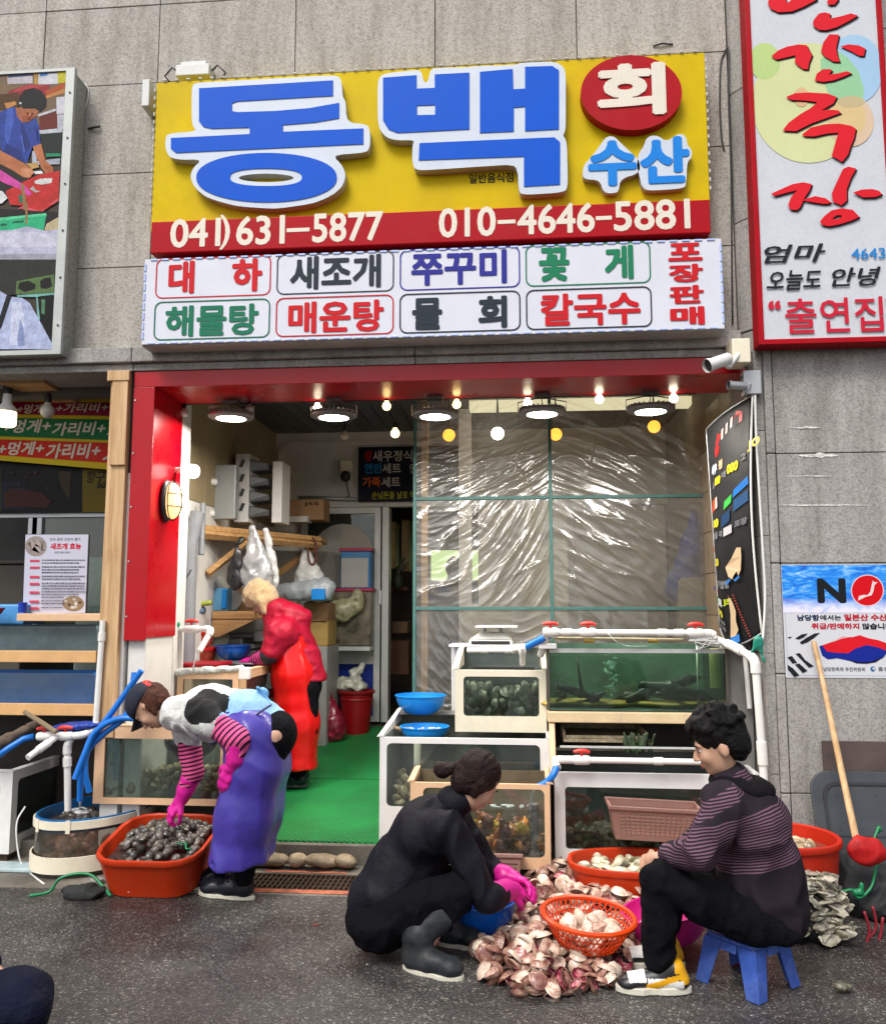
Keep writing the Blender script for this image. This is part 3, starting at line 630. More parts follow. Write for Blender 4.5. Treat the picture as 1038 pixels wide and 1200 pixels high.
mb=MB(); add_text(mb,'일반음식점',bx(zmap(420,40,.4239,YS),305,428,387,414),facemap(YS),.002,bold=.02); obj('small_lettering',mb,P('171410'),sg,fixn=False)
LEDM=M('led_module_white',(.75,.75,.72),.3,var=.1,bump=0)
def ledrow(par,p0,p1,n,name,mat,s=(.026,.012,.014),on=1):
 first=None
 for i in range(n):
  t=(i+.5)/n; p=Vector(p0).lerp(Vector(p1),t)
  if first is None:
   mb=MB(); mb.box(p.x-s[0],p.x+s[0],p.y-s[1],p.y,p.z-s[2],p.z+s[2]); first=obj(name,mb,mat,par,bevel=.003); q0=p
  else: c=first.copy(); COL.objects.link(c); c.location=first.location+(p-q0)
BEAD=M('led_bead_white',(.5,.5,.48),.25,var=.05,bump=0)
ledrow(sg,(X0+.02,YS-.002,zt+.008),(X1-.02,YS-.002,zt+.008),44,'led_module',BEAD,(.011,.01,.005))
ledrow(sg,(X0-.004,YS-.002,zm+.05),(X0-.004,YS-.002,zt-.03),16,'led_module',BEAD,(.005,.01,.012))
ledrow(sg,(X1+.004,YS-.002,zm+.05),(X1+.004,YS-.002,zt-.03),16,'led_module',BEAD,(.005,.01,.012))
p=oy(229,84,-.05); d=thing('led_driver_box','small silver LED driver with black leads on top of the yellow sign','driver box',(p.x,p.y,p.z-.05))
mb=MB(); mb.box(p.x-.11,p.x+.11,-.1,-.01,p.z-.055,p.z+.02); mb.box(p.x-.085,p.x+.085,-.085,-.01,p.z+.022,p.z+.05); obj('housing',mb,ALUW,d,bevel=.006)
for s_ in (-1,1):
 mb=MB(); mb.tube([(p.x+s_*.11,-.05,p.z),(p.x+s_*.15,-.06,p.z+.03),(p.x+s_*.2,-.05,p.z-.02),(p.x+s_*.17,-.04,p.z-.055)],.006,6); obj('lead_wire',mb,BLK,d,smooth=True)
p=oy(179,113,-.05); mb=MB(); mb.box(p.x-.03,p.x+.02,-.14,-.01,p.z-.12,p.z+.06); obj('led_driver_box',mb,ALUW,label='small white driver box at the upper left edge of the yellow sign',cat='driver box',bevel=.006)
# menu sign
YM=-.24
mn=thing('menu_sign','long white light box listing seafood dishes in coloured rounded frames','sign',(-.55,-.1,3.1))
a=oy(169,303,YM); b_=oy(166,405,YM); c=oy(846,280,YM); mx0,mx1,mz0,mz1=a.x,c.x,b_.z,a.z
mb=MB(); mb.box(mx0,mx1,YM+.012,-.012,mz0,mz1); obj('box_body',mb,M('menu_box_grey',(.36,.37,.36),.5,dirt=.3),mn,bevel=.004)
MFACE=M('menu_face_acrylic',hexc('dfe1ec',.86),.3,var=.03,vs=4,fine=.01,bump=0,dirt=.12,dirtcol=(.5,.52,.6))
mb=MB(); mb.box(mx0+.006,mx1-.006,YM,YM+.011,mz0+.006,mz1-.006); obj('face_panel',mb,MFACE,mn,bevel=.002)
ledm=M('led_strip_blue',(.42,.52,.85),.3,var=.1,bump=0)
for (p0,p1,n,s) in (((mx0+.03,YM,mz1-.012),(mx1-.03,YM,mz1-.012),48,(.022,.006,.006)),((mx0+.03,YM,mz0+.012),(mx1-.03,YM,mz0+.012),48,(.022,.006,.006)),((mx0+.012,YM,mz0+.03),(mx0+.012,YM,mz1-.03),8,(.006,.006,.024)),((mx1-.012,YM,mz0+.03),(mx1-.012,YM,mz1-.03),8,(.006,.006,.024))): ledrow(mn,p0,p1,n,'led_strip',ledm,s)
fm=facemap(YM-.001); z3=zmap(150,270,.3468,YM); z4=zmap(500,260,.3468,YM)
r1=(bx(z3,95,485,97,232)[2],bx(z3,95,485,97,232)[3]); r2=(bx(z3,90,483,242,373)[2],bx(z3,90,483,242,373)[3])
cols=[z3((95,150))[0][0],z3((484,150))[0][0],z3((503,150))[0][0],z3((899,150))[0][0],z3((918,150))[0][0],z4((315,150))[0][0],z4((333,150))[0][0],z4((756,150))[0][0]]
items=[]
fcol=[['d8303a','3a4550','4040a8','2f8a68'],['2f7a60','d8303a','333a48','3a3a40']]
for r,(zz0,zz1) in enumerate((r1,r2)):
 for k in range(4):
  x0,x1=cols[2*k],cols[2*k+1]; items.append(('p',[rrect(x0,x1,zz0,zz1,.045),rrect(x0+.008,x1-.008,zz0+.008,zz1-.008,.038)],fcol[r][k]))
h1=(bx(z3,548,853,90,203)[2],bx(z3,548,853,90,203)[3]); h2=(bx(z3,545,865,243,350)[2],bx(z3,545,865,243,350)[3])
def rowt(s,xa,xb,z,h,col,bd=.045): items.append(('t',s,(z((xa,150))[0][0],z((xb,150))[0][0],h[0],h[1]),col,bd))
rd_='e01e28'; dk='2f3a42'; gr='1f8060'
rowt('대',138,226,z3,h1,rd_); rowt('하',352,455,z3,h1,rd_); rowt('새조개',548,855,z3,h1,dk,.035); rowt('쭈꾸미',957,1280,z3,h1,'3436a0',.035); rowt('꽃',378,482,z4,h1,'1f8a60'); rowt('게',600,698,z4,h1,'1f8a60')
rowt('해물탕',133,446,z3,h2,gr,.035); rowt('매운탕',545,866,z3,h2,rd_,.035); rowt('물',960,1062,z3,h2,dk); rowt('회',173,270,z4,h2,dk); rowt('칼국수',382,718,z4,h2,rd_,.035)
vz=[mz1-.02-(mz1-mz0-.04)*k/4 for k in range(5)]
for k,s in enumerate('포장판매'): items.append(('t',s,(z4((815,150))[0][0],z4((932,150))[0][0],vz[k+1]+.012,vz[k]-.006),rd_,.045))
print_sheet('menu_print',items,fm,mn,step=.00015)
# right vertical sign
YV=-.23
vs_=thing('vertical_sign','tall white sign with red brush lettering and red edge, right of the yellow sign','sign',(1.9,-.15,3))
v0=oy(889,404,YV); vx1=oy(1034,30,YV).x; vx0=v0.x; vz0=v0.z; vz1=6.0
mb=MB(); mb.frame([(vx0,vz0),(vx1,vz0),(vx1,vz1),(vx0,vz1)],[(vx0+.03,vz0+.03),(vx1-.03,vz0+.03),(vx1-.03,vz1-.03),(vx0+.03,vz1-.03)],facemap(-.115),.118); obj('red_edge_frame',mb,SRED,vs_,bevel=.003)
mb=MB(); mb.box(vx0+.02,vx1-.02,-.222,-.12,vz0+.02,vz1-.02); obj('white_face',mb,M('sign_face_white',hexc('dfe3ea',.74),.35,var=.03,bump=0,dirt=.1,dirtcol=(.6,.6,.62)),vs_)
YV2=-.224; q1=zmap(870,0,.175,YV2); q2=zmap(870,200,.175,YV2); fv=facemap(YV2)
def E(q,cx,cy,rx,ry): return [q(*[(cx+rx*math.cos(t),cy+ry*math.sin(t)) for t in [2*PI*k/40 for k in range(40)]])]
it=[('p',E(q1,440,690,382,402),'e8edb2'),('p',E(q1,145,410,105,122),'cde796'),('p',E(q1,745,465,192,232),'b4dafa'),('p',[q1((520,395),(640,345),(700,385),(775,480),(810,600),(805,660),(720,650),(640,680),(570,620),(520,500))],'a8dfae'),('p',E(q1,720,815,155,168),'f0d2b4'),('p',E(q1,700,790,120,140),'f0d39a'),('p',E(q1,722,682,92,38),'d9c79b'),('p',E(q1,392,652,50,65),'f3c896')]
st1=[[(175,-12),(165,25),(185,65),(235,88),(325,82),(400,52),(492,3),(492,-12),(335,-12),(295,30),(280,-12)],[(570,-10),(560,25),(575,38),(610,35),(635,5),(635,-10)],
[(465,165),(470,140),(505,97),(545,88),(583,98),(578,125),(590,128),(650,115),(720,95),(768,110),(700,150),(620,190),(550,208),(505,205),(475,185)],
[(188,382),(230,345),(290,318),(370,303),(425,308),(440,340),(460,375),(440,425),(432,470),(400,468),(365,445),(345,420),(350,375),(280,392),(220,405)],
[(575,235),(640,238),(630,285),(620,330),(630,380),(645,420),(600,418),(545,385),(520,350),(535,290)],[(648,318),(700,303),(770,310),(815,330),(805,380),(775,380),(720,350)],
[(478,545),(490,500),(530,470),(575,468),(595,475),(570,505),(630,498),(690,483),(725,495),(670,520),(600,545),(530,555)],
[(285,655),(345,630),(440,625),(560,632),(625,655),(600,700),(520,745),(580,740),(635,745),(652,762),(560,795),(460,830),(400,860),(350,885),(262,880),(300,830),(380,770),(450,730),(495,690),(420,680),(320,675)],
[(390,908),(450,860),(540,838),(640,833),(720,848),(752,868),(740,930),(715,990),(700,1040),(660,1090),(590,1050),(610,980),(635,895),(560,900),(470,920),(410,918)]]
st2=[[(185,160),(250,130),(330,95),(400,83),(458,95),(440,140),(410,185),(400,200),(480,175),(550,190),(592,220),(540,228),(470,218),(400,205),(380,250),(355,270),(315,265),(300,235),(320,180),(360,135),(280,155),(210,175)],
[(665,-5),(700,-22),(755,-8),(720,50),(690,130),(692,205),(655,238),(600,215),(590,160),(620,90)],[(732,152),(790,132),(860,128),(905,140),(928,165),(880,182),(800,185)]]
O=[(512,345),(540,310),(590,270),(660,257),(730,268),(776,315),(720,340),(640,365),(570,378),(525,368)]; Oh=[(590,330),(620,305),(655,303),(655,318),(625,330)]
for dx,dy,col in ((11,7,'2b1014'),(0,0,'f2202f')):
 for q,sts in ((q1,st1),(q2,st2)):
  for s in sts: it.append(('p',[q(*[(x+dx,y+dy) for x,y in s])],col))
 it.append(('p',[q2(*[(x+dx,y+dy) for x,y in O]),q2(*[(x+dx,y+dy) for x,y in Oh])],col))
for s,b,col,bd,sh in (('엄마',(135,550,503,625),'26282e',.02,.25),('4643회',(720,1050,512,605),'2492e6',.012,.0),('오늘도',(150,520,675,808),'26282e',.02,.25),('안녕',(585,920,655,782),'26282e',.02,.25),('“',(165,250,872,935),'dd2540',.04,0),('출연집',(275,930,862,1095),'dd2540',.012,0),('”',(950,1035,850,910),'dd2540',.04,0)):
 it.append(('t',s,bx(q2,*b[:2],*b[2:]),col,bd,sh))
print_sheet('brush_lettering',[i for i in it if i[0]=='p'],fv,vs_,step=.0003,w0=.0006); print_sheet('small_lettering',[i for i in it if i[0]=='t'],fv,vs_,step=.0003,w0=.006)
# poster NO
YP=-.104
po=thing('sea_poster','blue and white poster with a big N and red disc on the granite pier','poster',(1.9,-.1,1.1))
qp=zmap(900,640,.13333,YP); a=qp((95,165))[0]; b_=qp((165,1155))[0]; px0=(a[0]+b_[0])/2; pz1,pz0=a[1],b_[1]; px1=px0+1.02
mb=MB(); mb.box(px0,px1,YP,-.1005,pz0,pz1); obj('poster_sheet',mb,P('e9ebf0',.3),po)
m=bpy.data.materials.new('sea_print'); t,b=nodes(m); N=t.nodes; L=t.links; tc=N.new('ShaderNodeTexCoord'); mp=N.new('ShaderNodeMapping'); mp.inputs['Scale'].default_value=(6,1,22); L.new(tc.outputs['Object'],mp.inputs[0]); n=N.new('ShaderNodeTexNoise'); n.inputs['Scale'].default_value=1.6; n.inputs['Detail'].default_value=7; n.inputs['Roughness'].default_value=.7; n.inputs['Distortion'].default_value=.8; L.new(mp.outputs[0],n.inputs[0]); cr=N.new('ShaderNodeValToRGB'); e=cr.color_ramp.elements; e[0].position=.36; e[0].color=(*hexc('0a55c8'),1); e[1].position=.72; e[1].color=(*hexc('bfe4fa'),1); k=e.new(.52); k.color=(*hexc('2092ee'),1); L.new(n.outputs[0],cr.inputs[0])
sx=N.new('ShaderNodeSeparateXYZ'); L.new(tc.outputs['Object'],sx.inputs[0]); q=N.new('ShaderNodeMapRange'); q.inputs[1].default_value=-.05; q.inputs[2].default_value=-.115; L.new(sx.outputs[2],q.inputs[0]); ad=N.new('ShaderNodeMath'); ad.operation='MULTIPLY'; L.new(q.outputs[0],ad.inputs[0]); n2=N.new('ShaderNodeTexNoise'); n2.inputs['Scale'].default_value=22; n2.inputs['Detail'].default_value=5; L.new(tc.outputs['Object'],n2.inputs[0]); q3=N.new('ShaderNodeMapRange'); q3.inputs[1].default_value=.3; q3.inputs[2].default_value=.6; q3.inputs[3].default_value=.6; q3.inputs[4].default_value=1.3; L.new(n2.outputs[0],q3.inputs[0]); L.new(q3.outputs[0],ad.inputs[1]); mx=N.new('ShaderNodeMixRGB'); mx.inputs[2].default_value=(*hexc('e2dff2'),1); L.new(ad.outputs[0],mx.inputs[0]); L.new(cr.outputs[0],mx.inputs[1]); L.new(mx.outputs[0],b.inputs['Base Color']); b.inputs['Roughness'].default_value=.35
zs=qp((165,585))[0][1]; mb=MB(); mb.grid(lambda u,v:Vector((px0+.002+u*(px1-px0-.004),YP-.0006,zs+v*(pz1-.002-zs))),2,2); obj('sea_print',mb,m,po,fixn=False)
it=[('t','N',bx(qp,420,675,282,502),'1f2126',.05),('p',[qp(*[(868+146*math.cos(t),390+140*math.sin(t)) for t in [2*PI*k/40 for k in range(40)]])],'f6dfe4'),('p',[qp(*[(868+137*math.cos(t),390+132*math.sin(t)) for t in [2*PI*k/40 for k in range(40)]])],'ea0f1e'),
('p',[qp((785,478),(792,440),(830,428),(868,430),(893,402),(903,350),(915,300),(928,318),(958,316),(930,342),(922,392),(905,432),(850,447),(805,470))],'fbe9ea'),
('t','남당항',bx(qp,250,445,602,656),'1c2c58',.04),('t','에서는',bx(qp,450,636,604,652),'202430',.03),('t','일본산 수산물',bx(qp,660,1110,596,656),'d61c38',.04),('t','취급/판매하지',bx(qp,375,795,676,730),'d61c38',.04),('t','않습니다',bx(qp,820,1090,676,732),'202430',.04),
('p',[qp((445,880),(560,840),(660,795),(730,800),(800,782),(880,810),(960,825),(1030,850),(1060,900),(1060,930),(930,950),(800,945),(700,940),(520,935),(460,900))],'ee1c2c'),('p',[qp((445,880),(470,870),(510,925),(600,938),(700,942),(760,900),(860,868),(960,890),(1050,925),(1000,985),(900,1025),(800,1028),(700,1005),(600,985),(520,995),(470,960))],'1a2c9c'),('p',[qp((700,1000),(800,1020),(900,1015),(1000,975),(1030,960),(940,1020),(860,1034),(770,1030))],'101440'),
('p',[qp((560,845),(640,795),(720,798),(640,815))],'f6a8b0'),
('t','남당항축제 추진위원회',bx(qp,480,845,1062,1098),'50555e',.01),('t','홍성군',bx(qp,960,1100,1060,1098),'50555e',.01),('p',[qp(*[(915+22*math.cos(t),1078+22*math.sin(t)) for t in [2*PI*k/20 for k in range(20)]]),qp(*[(922+12*math.cos(t),1074+12*math.sin(t)) for t in [2*PI*k/20 for k in range(20)]])],'3a78b8')]
for s in ([(165,800),(205,795),(185,812)],[(232,812),(290,775),(345,768),(310,800),(265,820)],[(272,845),(340,800),(400,768),(452,760),(400,805),(340,845),(290,862)],[(165,975),(205,965),(250,1025),(210,1032)],[(235,945),(275,940),(320,1000),(398,1055),(355,1068),(300,1010)],[(232,1040),(268,1030),(340,1095),(300,1115)],[(165,1040),(215,1075),(270,1135),(225,1150),(170,1085)]): it.append(('p',[qp(*s)],'23262e'))
fl=[('p',[[(px0+.012,pz0+.012),(px1-.012,pz0+.012),(px1-.012,zs),(px0+.012,zs)],[(px0+.0135,pz0+.0135),(px1-.0135,pz0+.0135),(px1-.0135,zs-.001),(px0+.0135,zs-.001)]],'9aa6c8')]
print_sheet('poster_print',fl+it,facemap(YP),po,step=.0001,w0=.001)
# left picture board
YL=-.17
pb=thing('picture_board','grey framed picture board of a man cutting seafood on a red board, upper left','sign',(-3,-.1,3))
fx1=oy(78.5,84,YL).x; fz1=oy(78.5,84,YL).z; fz0=oy(63,410,YL).z; fx0=fx1-1.3
FRM=M('board_frame_grey',(.42,.44,.42),.45,metal=.2,var=.08,bump=.05,dirt=.2)
mb=MB(); mb.frame([(fx0-.06,fz0-.03),(fx1+.06,fz0-.03),(fx1+.06,fz1+.02),(fx0-.06,fz1+.02)],[(fx0,fz0),(fx1,fz0),(fx1,fz1),(fx0,fz1)],facemap(YL+.02),.03); obj('frame_lip',mb,FRM,pb,bevel=.003)
mb=MB(); mb.box(fx0-.05,fx1+.05,YL+.02,-.01,fz0-.025,fz1+.0); obj('frame_case',mb,M('perforated_case',(.30,.31,.27),.6,var=.3,vs=40,fine=.4,fs=160,bump=.8,bs=120),pb,bevel=.003)
for i in range(6):
 mb=MB(); mb.lathe([(.0001,0),(.007,.001),(.007,.003)],(fx1+.035,YL-.011,fz0+.15+i*(fz1-fz0-.3)/5),8,M=Matrix.Rotation(R(90),4,'X')); obj('screw',mb,BLK,pb)
mb=MB(); mb.box(fx0,fx1,YL+.004,YL+.019,fz0,fz1); obj('picture_panel',mb,P('4a4238',.4),pb)
u=zmap(0,80,.14173,YL); l=zmap(0,240,.15,YL)
it=[]
def pu(c,*p): it.append(('p',[u(*p)],c))
def pl(c,*p): it.append(('p',[l(*p)],c))
pu('7d6650',(-700,40),(550,20),(520,560),(-700,600)); pu('c9c2c8',(65,65),(270,60),(275,125),(65,130)); pu('4f5578',(70,40),(275,38),(275,62),(70,80)); pu('b89048',(285,40),(318,40),(318,135),(285,135)); pu('d7d9e0',(320,45),(480,40),(480,130),(320,135)); pu('3f7fc8',(330,45),(400,42),(395,60),(340,70)); pu('cfc42c',(480,20),(548,18),(545,120),(482,125)); pu('9c2f33',(70,190),(240,135),(420,135),(380,230),(160,270),(85,280)); pu('b9404a',(120,180),(240,140),(400,138),(300,170),(120,200)); pu('b8562a',(380,190),(540,115),(540,160),(390,225)); pu('c98a4a',(380,230),(540,165),(540,205),(390,250))
pu('d9d7e0',(470,240),(538,235),(532,375),(472,380)); pu('c4c4d2',(478,385),(530,382),(525,500),(478,500)); pu('6e2a20',(330,390),(470,350),(480,510),(330,530)); pu('c9cbd2',(310,385),(460,335),(470,352),(325,400)); pu('55381f',(-700,300),(160,200),(160,330),(-700,420)); pu('c88a4a',(40,290),(130,275),(140,300),(60,340))
pu('c8ccd6',(325,515),(522,495),(518,530),(330,545)); pu('222c28',(332,545),(518,532),(510,705),(380,720)); pu('2c8a68',(380,705),(508,705),(506,730),(385,735)); pu('b8bccc',(270,690),(300,680),(310,770),(500,745),(498,795),(270,800)); pu('2c2a28',(-700,770),(250,760),(240,1000),(-700,1100))
pu('31489e',(-30,385),(60,335),(125,320),(180,420),(230,455),(300,410),(325,480),(342,625),(275,650),(225,790),(130,745),(20,690),(0,600),(-60,560)); pu('4560b8',(60,345),(110,330),(120,430),(90,560),(70,640),(40,560)); pu('26367c',(170,450),(200,470),(260,640),(230,700),(190,600)); pu('26367c',(60,620),(180,690),(210,780),(130,745),(30,690))
pu('b06a48',(135,330),(180,330),(330,350),(300,400),(240,445),(190,450),(145,400)); pu('9a5236',(190,400),(260,380),(290,400),(240,440),(195,448)); pu('191a1a',(160,290),(165,230),(210,180),(280,163),(350,190),(388,250),(385,320),(335,365),(290,325),(240,330),(200,340),(180,310),(155,320)); pu('dfe0e8',(165,282),(185,285),(180,300),(165,298))
pu('c07850',(-40,650),(20,690),(120,740),(210,790),(280,850),(260,905),(200,905),(110,845),(-60,760)); pu('c07850',(275,650),(345,625),(380,760),(440,820),(455,870),(395,885),(345,820),(310,740)); pu('d0906a',(180,830),(270,830),(285,870),(240,910),(185,890)); pu('a86040',(355,800),(430,815),(450,860),(400,880)); pu('c8a060',(220,790),(310,780),(330,820),(270,835))
pu('c8322f',(50,1020),(200,940),(330,880),(500,850),(490,1080),(340,1170),(200,1140),(90,1130)); pu('d85a60',(200,1140),(340,1170),(490,1075),(490,1100),(345,1192),(150,1160)); pu('e0e0e0',(290,935),(340,915),(440,910),(430,950),(350,965),(295,955)); pu('b8b8b8',(250,1000),(280,975),(300,1010),(340,1020),(300,1030)); pu('e6e6ea',(280,855),(350,850),(365,872),(300,878))
pu('d850a8',(-60,800),(20,850),(130,920),(215,975),(270,1040),(240,1060),(170,1000),(60,960),(-60,900)); pu('e4e6e8',(-60,1000),(30,1020),(70,1075),(20,1120),(-60,1130)); pu('2a7a60',(160,1050),(200,1050),(200,1110),(165,1115)); pu('9c7850',(175,950),(205,970),(235,1200),(205,1230),(190,1060))
pl('2a2624',(-700,-10),(460,60),(460,180),(-700,250)); pl('c8322f',(210,0),(420,0),(320,48),(220,20)); pl('34b884',(-60,130),(200,110),(370,70),(345,205),(225,200),(-60,240)); pl('5fd8a0',(-60,110),(360,68),(372,85),(-60,135)); pl('1f6a50',(10,150),(60,148),(60,165),(10,168)); pl('1f6a50',(105,130),(190,122),(190,140),(105,148)); pl('9c7850',(203,-20),(222,-10),(220,150),(205,155)); pl('c8b890',(370,150),(460,100),(460,220),(350,200))
pl('c2c2da',(-700,215),(100,200),(220,170),(350,205),(458,195),(455,420),(-700,430)); pl('d4d4e6',(-700,250),(200,210),(455,240),(455,330),(-700,340)); pl('a8a8b6',(-700,395),(455,385),(450,440),(-700,445)); pl('34342f',(-700,430),(450,430),(440,700),(-700,720))
pl('5e7a48',(135,600),(430,545),(425,690),(130,700)); pl('20201e',(145,655),(160,610),(230,595),(285,625),(280,660),(200,685)); pl('20201e',(318,600),(350,575),(400,570),(415,640),(370,660),(325,655)); pl('7fb8b0',(140,708),(428,690),(428,712),(300,720),(320,900),(298,900),(290,722),(140,722)); pl('18181a',(320,715),(425,705),(418,1075),(380,1020),(320,880)); pl('5a8a68',(330,740),(360,745),(355,860),(330,850))
pl('b9c3e6',(-700,640),(0,670),(80,720),(180,730),(240,770),(290,860),(415,1090),(415,1130),(-700,1130)); pl('d2d9f2',(100,760),(170,760),(200,900),(190,1100),(80,1100)); pl('8f9cc8',(165,900),(190,960),(200,1100),(150,1110),(140,1060)); pl('26262a',(60,705),(100,715),(60,840),(20,960),(-10,1000),(-30,960),(10,860)); pl('1a1c1e',(-700,560),(0,640),(-10,680),(-700,760))
pu('2a1a14',(225,372),(245,370),(245,376),(226,379)); pu('2a1a14',(265,372),(285,374),(284,380),(266,378)); pu('8a4634',(232,412),(262,414),(258,421),(236,419)); pu('d08a64',(250,378),(262,380),(262,402),(250,402)); pu('5872cc',(180,560),(190,560),(215,700),(205,700)); pu('26367c',(290,480),(310,500),(325,600),(315,605))
print_sheet('picture_print',it,facemap(YL),pb,step=.00008,w0=.0006,photo=1)
g=random.Random(4); SM=M('dried_glue_smear',(.62,.60,.56),.7,var=.4,vs=30,fine=.3,bump=.3)
for (x0,x1,y,h,lab) in ((925,962,501,3,'short white glue smear on the granite pier'),(934,982,534,6,'widest white glue smear across the pier joint'),(905,1020,592,2.5,'long thin pale smear on the granite pier'),(918,985,558,1.5,'faint thin smear between the wider ones on the pier')):
 n=12; top=[(x0+(x1-x0)*k/n,y-h*g.uniform(.2,.7)*math.sin(PI*(k+.4)/(n+.8))) for k in range(n+1)]; bot=[(x,y+h*g.uniform(.15,.6)*math.sin(PI*(k+.4)/(n+.8))) for k,(x,_) in enumerate(top)][::-1]
 mb=MB(); add_shape(mb,[pxl(-.1035,*(top+bot))],facemap(-.1035),0); obj('glue_smear',mb,SM,label=lab,cat='smear',fixn=False)
# SHELLS (shared meshes)
def shell_mat(name,c1,c2,c3,rough=.45,ring=140,inst=.3):
 if name in _mc: return _mc[name]
 m=bpy.data.materials.new(name); t,b=nodes(m); N=t.nodes; L=t.links
 tc=N.new('ShaderNodeTexCoord'); oi=N.new('ShaderNodeObjectInfo')
 mp=N.new('ShaderNodeMapping'); mp.inputs['Location'].default_value=(.03,0,0); L.new(tc.outputs['Object'],mp.inputs[0])
 w=N.new('ShaderNodeTexWave'); w.wave_type='RINGS'; w.rings_direction='SPHERICAL'; w.inputs['Scale'].default_value=ring/3; w.inputs['Distortion'].default_value=1.5; w.inputs['Detail'].default_value=2; L.new(mp.outputs[0],w.inputs[0])
 n=N.new('ShaderNodeTexNoise'); n.inputs['Scale'].default_value=30; n.inputs['Detail'].default_value=4
 va=N.new('ShaderNodeVectorMath'); va.operation='ADD'; L.new(tc.outputs['Object'],va.inputs[0]); ml=N.new('ShaderNodeMath'); ml.operation='MULTIPLY'; ml.inputs[1].default_value=19; L.new(oi.outputs['Random'],ml.inputs[0]); L.new(ml.outputs[0],va.inputs[1]); L.new(va.outputs[0],n.inputs[0])
 cr=N.new('ShaderNodeValToRGB'); e=cr.color_ramp.elements; e[0].position=.3; e[0].color=(*c1,1); e[1].position=.72; e[1].color=(*c3,1); k=e.new(.5); k.color=(*c2,1)
 a=N.new('ShaderNodeMath'); a.operation='MULTIPLY_ADD'; a.inputs[1].default_value=.11; L.new(w.outputs[1],a.inputs[0]); s=N.new('ShaderNodeMath'); s.operation='MULTIPLY_ADD'; s.inputs[1].default_value=.42; L.new(oi.outputs['Random'],s.inputs[0]); q=N.new('ShaderNodeMath'); q.operation='ADD'; q.inputs[1].default_value=-.38; L.new(n.outputs[0],q.inputs[0]); L.new(q.outputs[0],s.inputs[2]); L.new(s.outputs[0],a.inputs[2])
 a2=N.new('ShaderNodeMath'); a2.operation='ADD'; a2.inputs[1].default_value=.2; L.new(a.outputs[0],a2.inputs[0]); L.new(a2.outputs[0],cr.inputs[0]); L.new(cr.outputs[0],b.inputs['Base Color'])
 b.inputs['Roughness'].default_value=rough; b.inputs['Coat Weight'].default_value=.5; b.inputs['Coat Roughness'].default_value=.2
 bp=N.new('ShaderNodeBump'); bp.inputs['Strength'].default_value=.25; bp.inputs['Distance'].default_value=.001; L.new(w.outputs[1],bp.inputs['Height']); L.new(bp.outputs[0],b.inputs['Normal'])
 _mc[name]=m; return m
SH_OUT=shell_mat('cockle_shell_outside',(.20,.07,.055),(.48,.28,.20),(.68,.56,.45))
SH_IN=shell_mat('cockle_shell_inside',(.22,.015,.045),(.55,.15,.18),(.78,.58,.52),rough=.3,ring=70)
SH_TAN=shell_mat('clam_tan',(.16,.13,.06),(.34,.29,.16),(.52,.47,.30)); SH_GRY=shell_mat('clam_dark',(.014,.012,.010),(.04,.034,.028),(.12,.10,.08)); SH_PALE=shell_mat('clam_pale',(.22,.19,.10),(.40,.36,.22),(.60,.56,.42))
OYS=shell_mat('oyster_shell_grey',(.035,.033,.022),(.15,.135,.095),(.42,.38,.29),rough=.75,ring=220)
def dome(mb,a,b_,h,M_,nu=14,rings=4,inner=True,seed=0):
 rg=random.Random(seed); wob=[1+rg.uniform(-.04,.04) for _ in range(nu)]
 def pt(k,r,s,dz):
  th=2*PI*k/nu; ro=r*wob[k%nu]; x=a*ro*math.cos(th)*s; y=b_*ro*math.sin(th)*s
  if math.cos(th)<0: y*=1-.18*(-math.cos(th))
  z=h*max(0,1-r**2.2)**.62*s*(1+.03*math.cos(9*th))
  return Vector((x-.35*a*(1-r),y,z+dz))
 for s,dz,mi,flip in ((1,0,0,0),(.93,-.0008,1,1)):
  if mi and not inner: break
  mb.mat(mi); vs=[M_@pt(0,0,s,dz)]; fs=[]
  for i in range(1,rings+1):
   r=(i/rings)**.8
   for k in range(nu): vs.append(M_@pt(k,r,s,dz if i<rings else 0))
  for k in range(nu):
   q=(0,1+k,1+(k+1)%nu); fs.append(q if not flip else q[::-1])
  for i in range(rings-1):
   for k in range(nu):
    a0=1+i*nu+k; b0=1+i*nu+(k+1)%nu; q=(a0,a0+nu,b0+nu,b0); fs.append(q if not flip else q[::-1])
  mb.add(vs,fs)
 if inner:   # rim
  n0=len(mb.v); o0=n0-2*(1+rings*nu); mb.mat(1)
  fs=[]; base1=o0+1+(rings-1)*nu; base2=n0-nu
  for k in range(nu): mb.f.append((base1+k,base1+(k+1)%nu,base2+(k+1)%nu,base2+k)); mb.m.append(0)
def shell_proto(kind,seed,mats,a=.036,b_=.034,h=.017,name='clam_shell'):
 mb=MB()
 if kind=='half': dome(mb,a,b_,h,Matrix.Identity(4),seed=seed)
 elif kind=='whole':
  dome(mb,a,b_,h,Matrix.Identity(4),inner=False,seed=seed); dome(mb,a,b_,h,Matrix.Rotation(PI,4,'X'),inner=False,seed=seed)
 elif kind=='open':
  T=Matrix.Translation((-a,0,0)); Ti=Matrix.Translation((a,0,0))
  dome(mb,a,b_,h,T@Matrix.Rotation(-R(20),4,'Y')@Ti,seed=seed); dome(mb,a,b_,h,T@Matrix.Rotation(R(25),4,'Y')@Ti@Matrix.Rotation(PI,4,'X'),seed=seed+9)
 o=obj(name,mb,mats,None,smooth=True,fixn=False,origin=(0,0,0)); return o
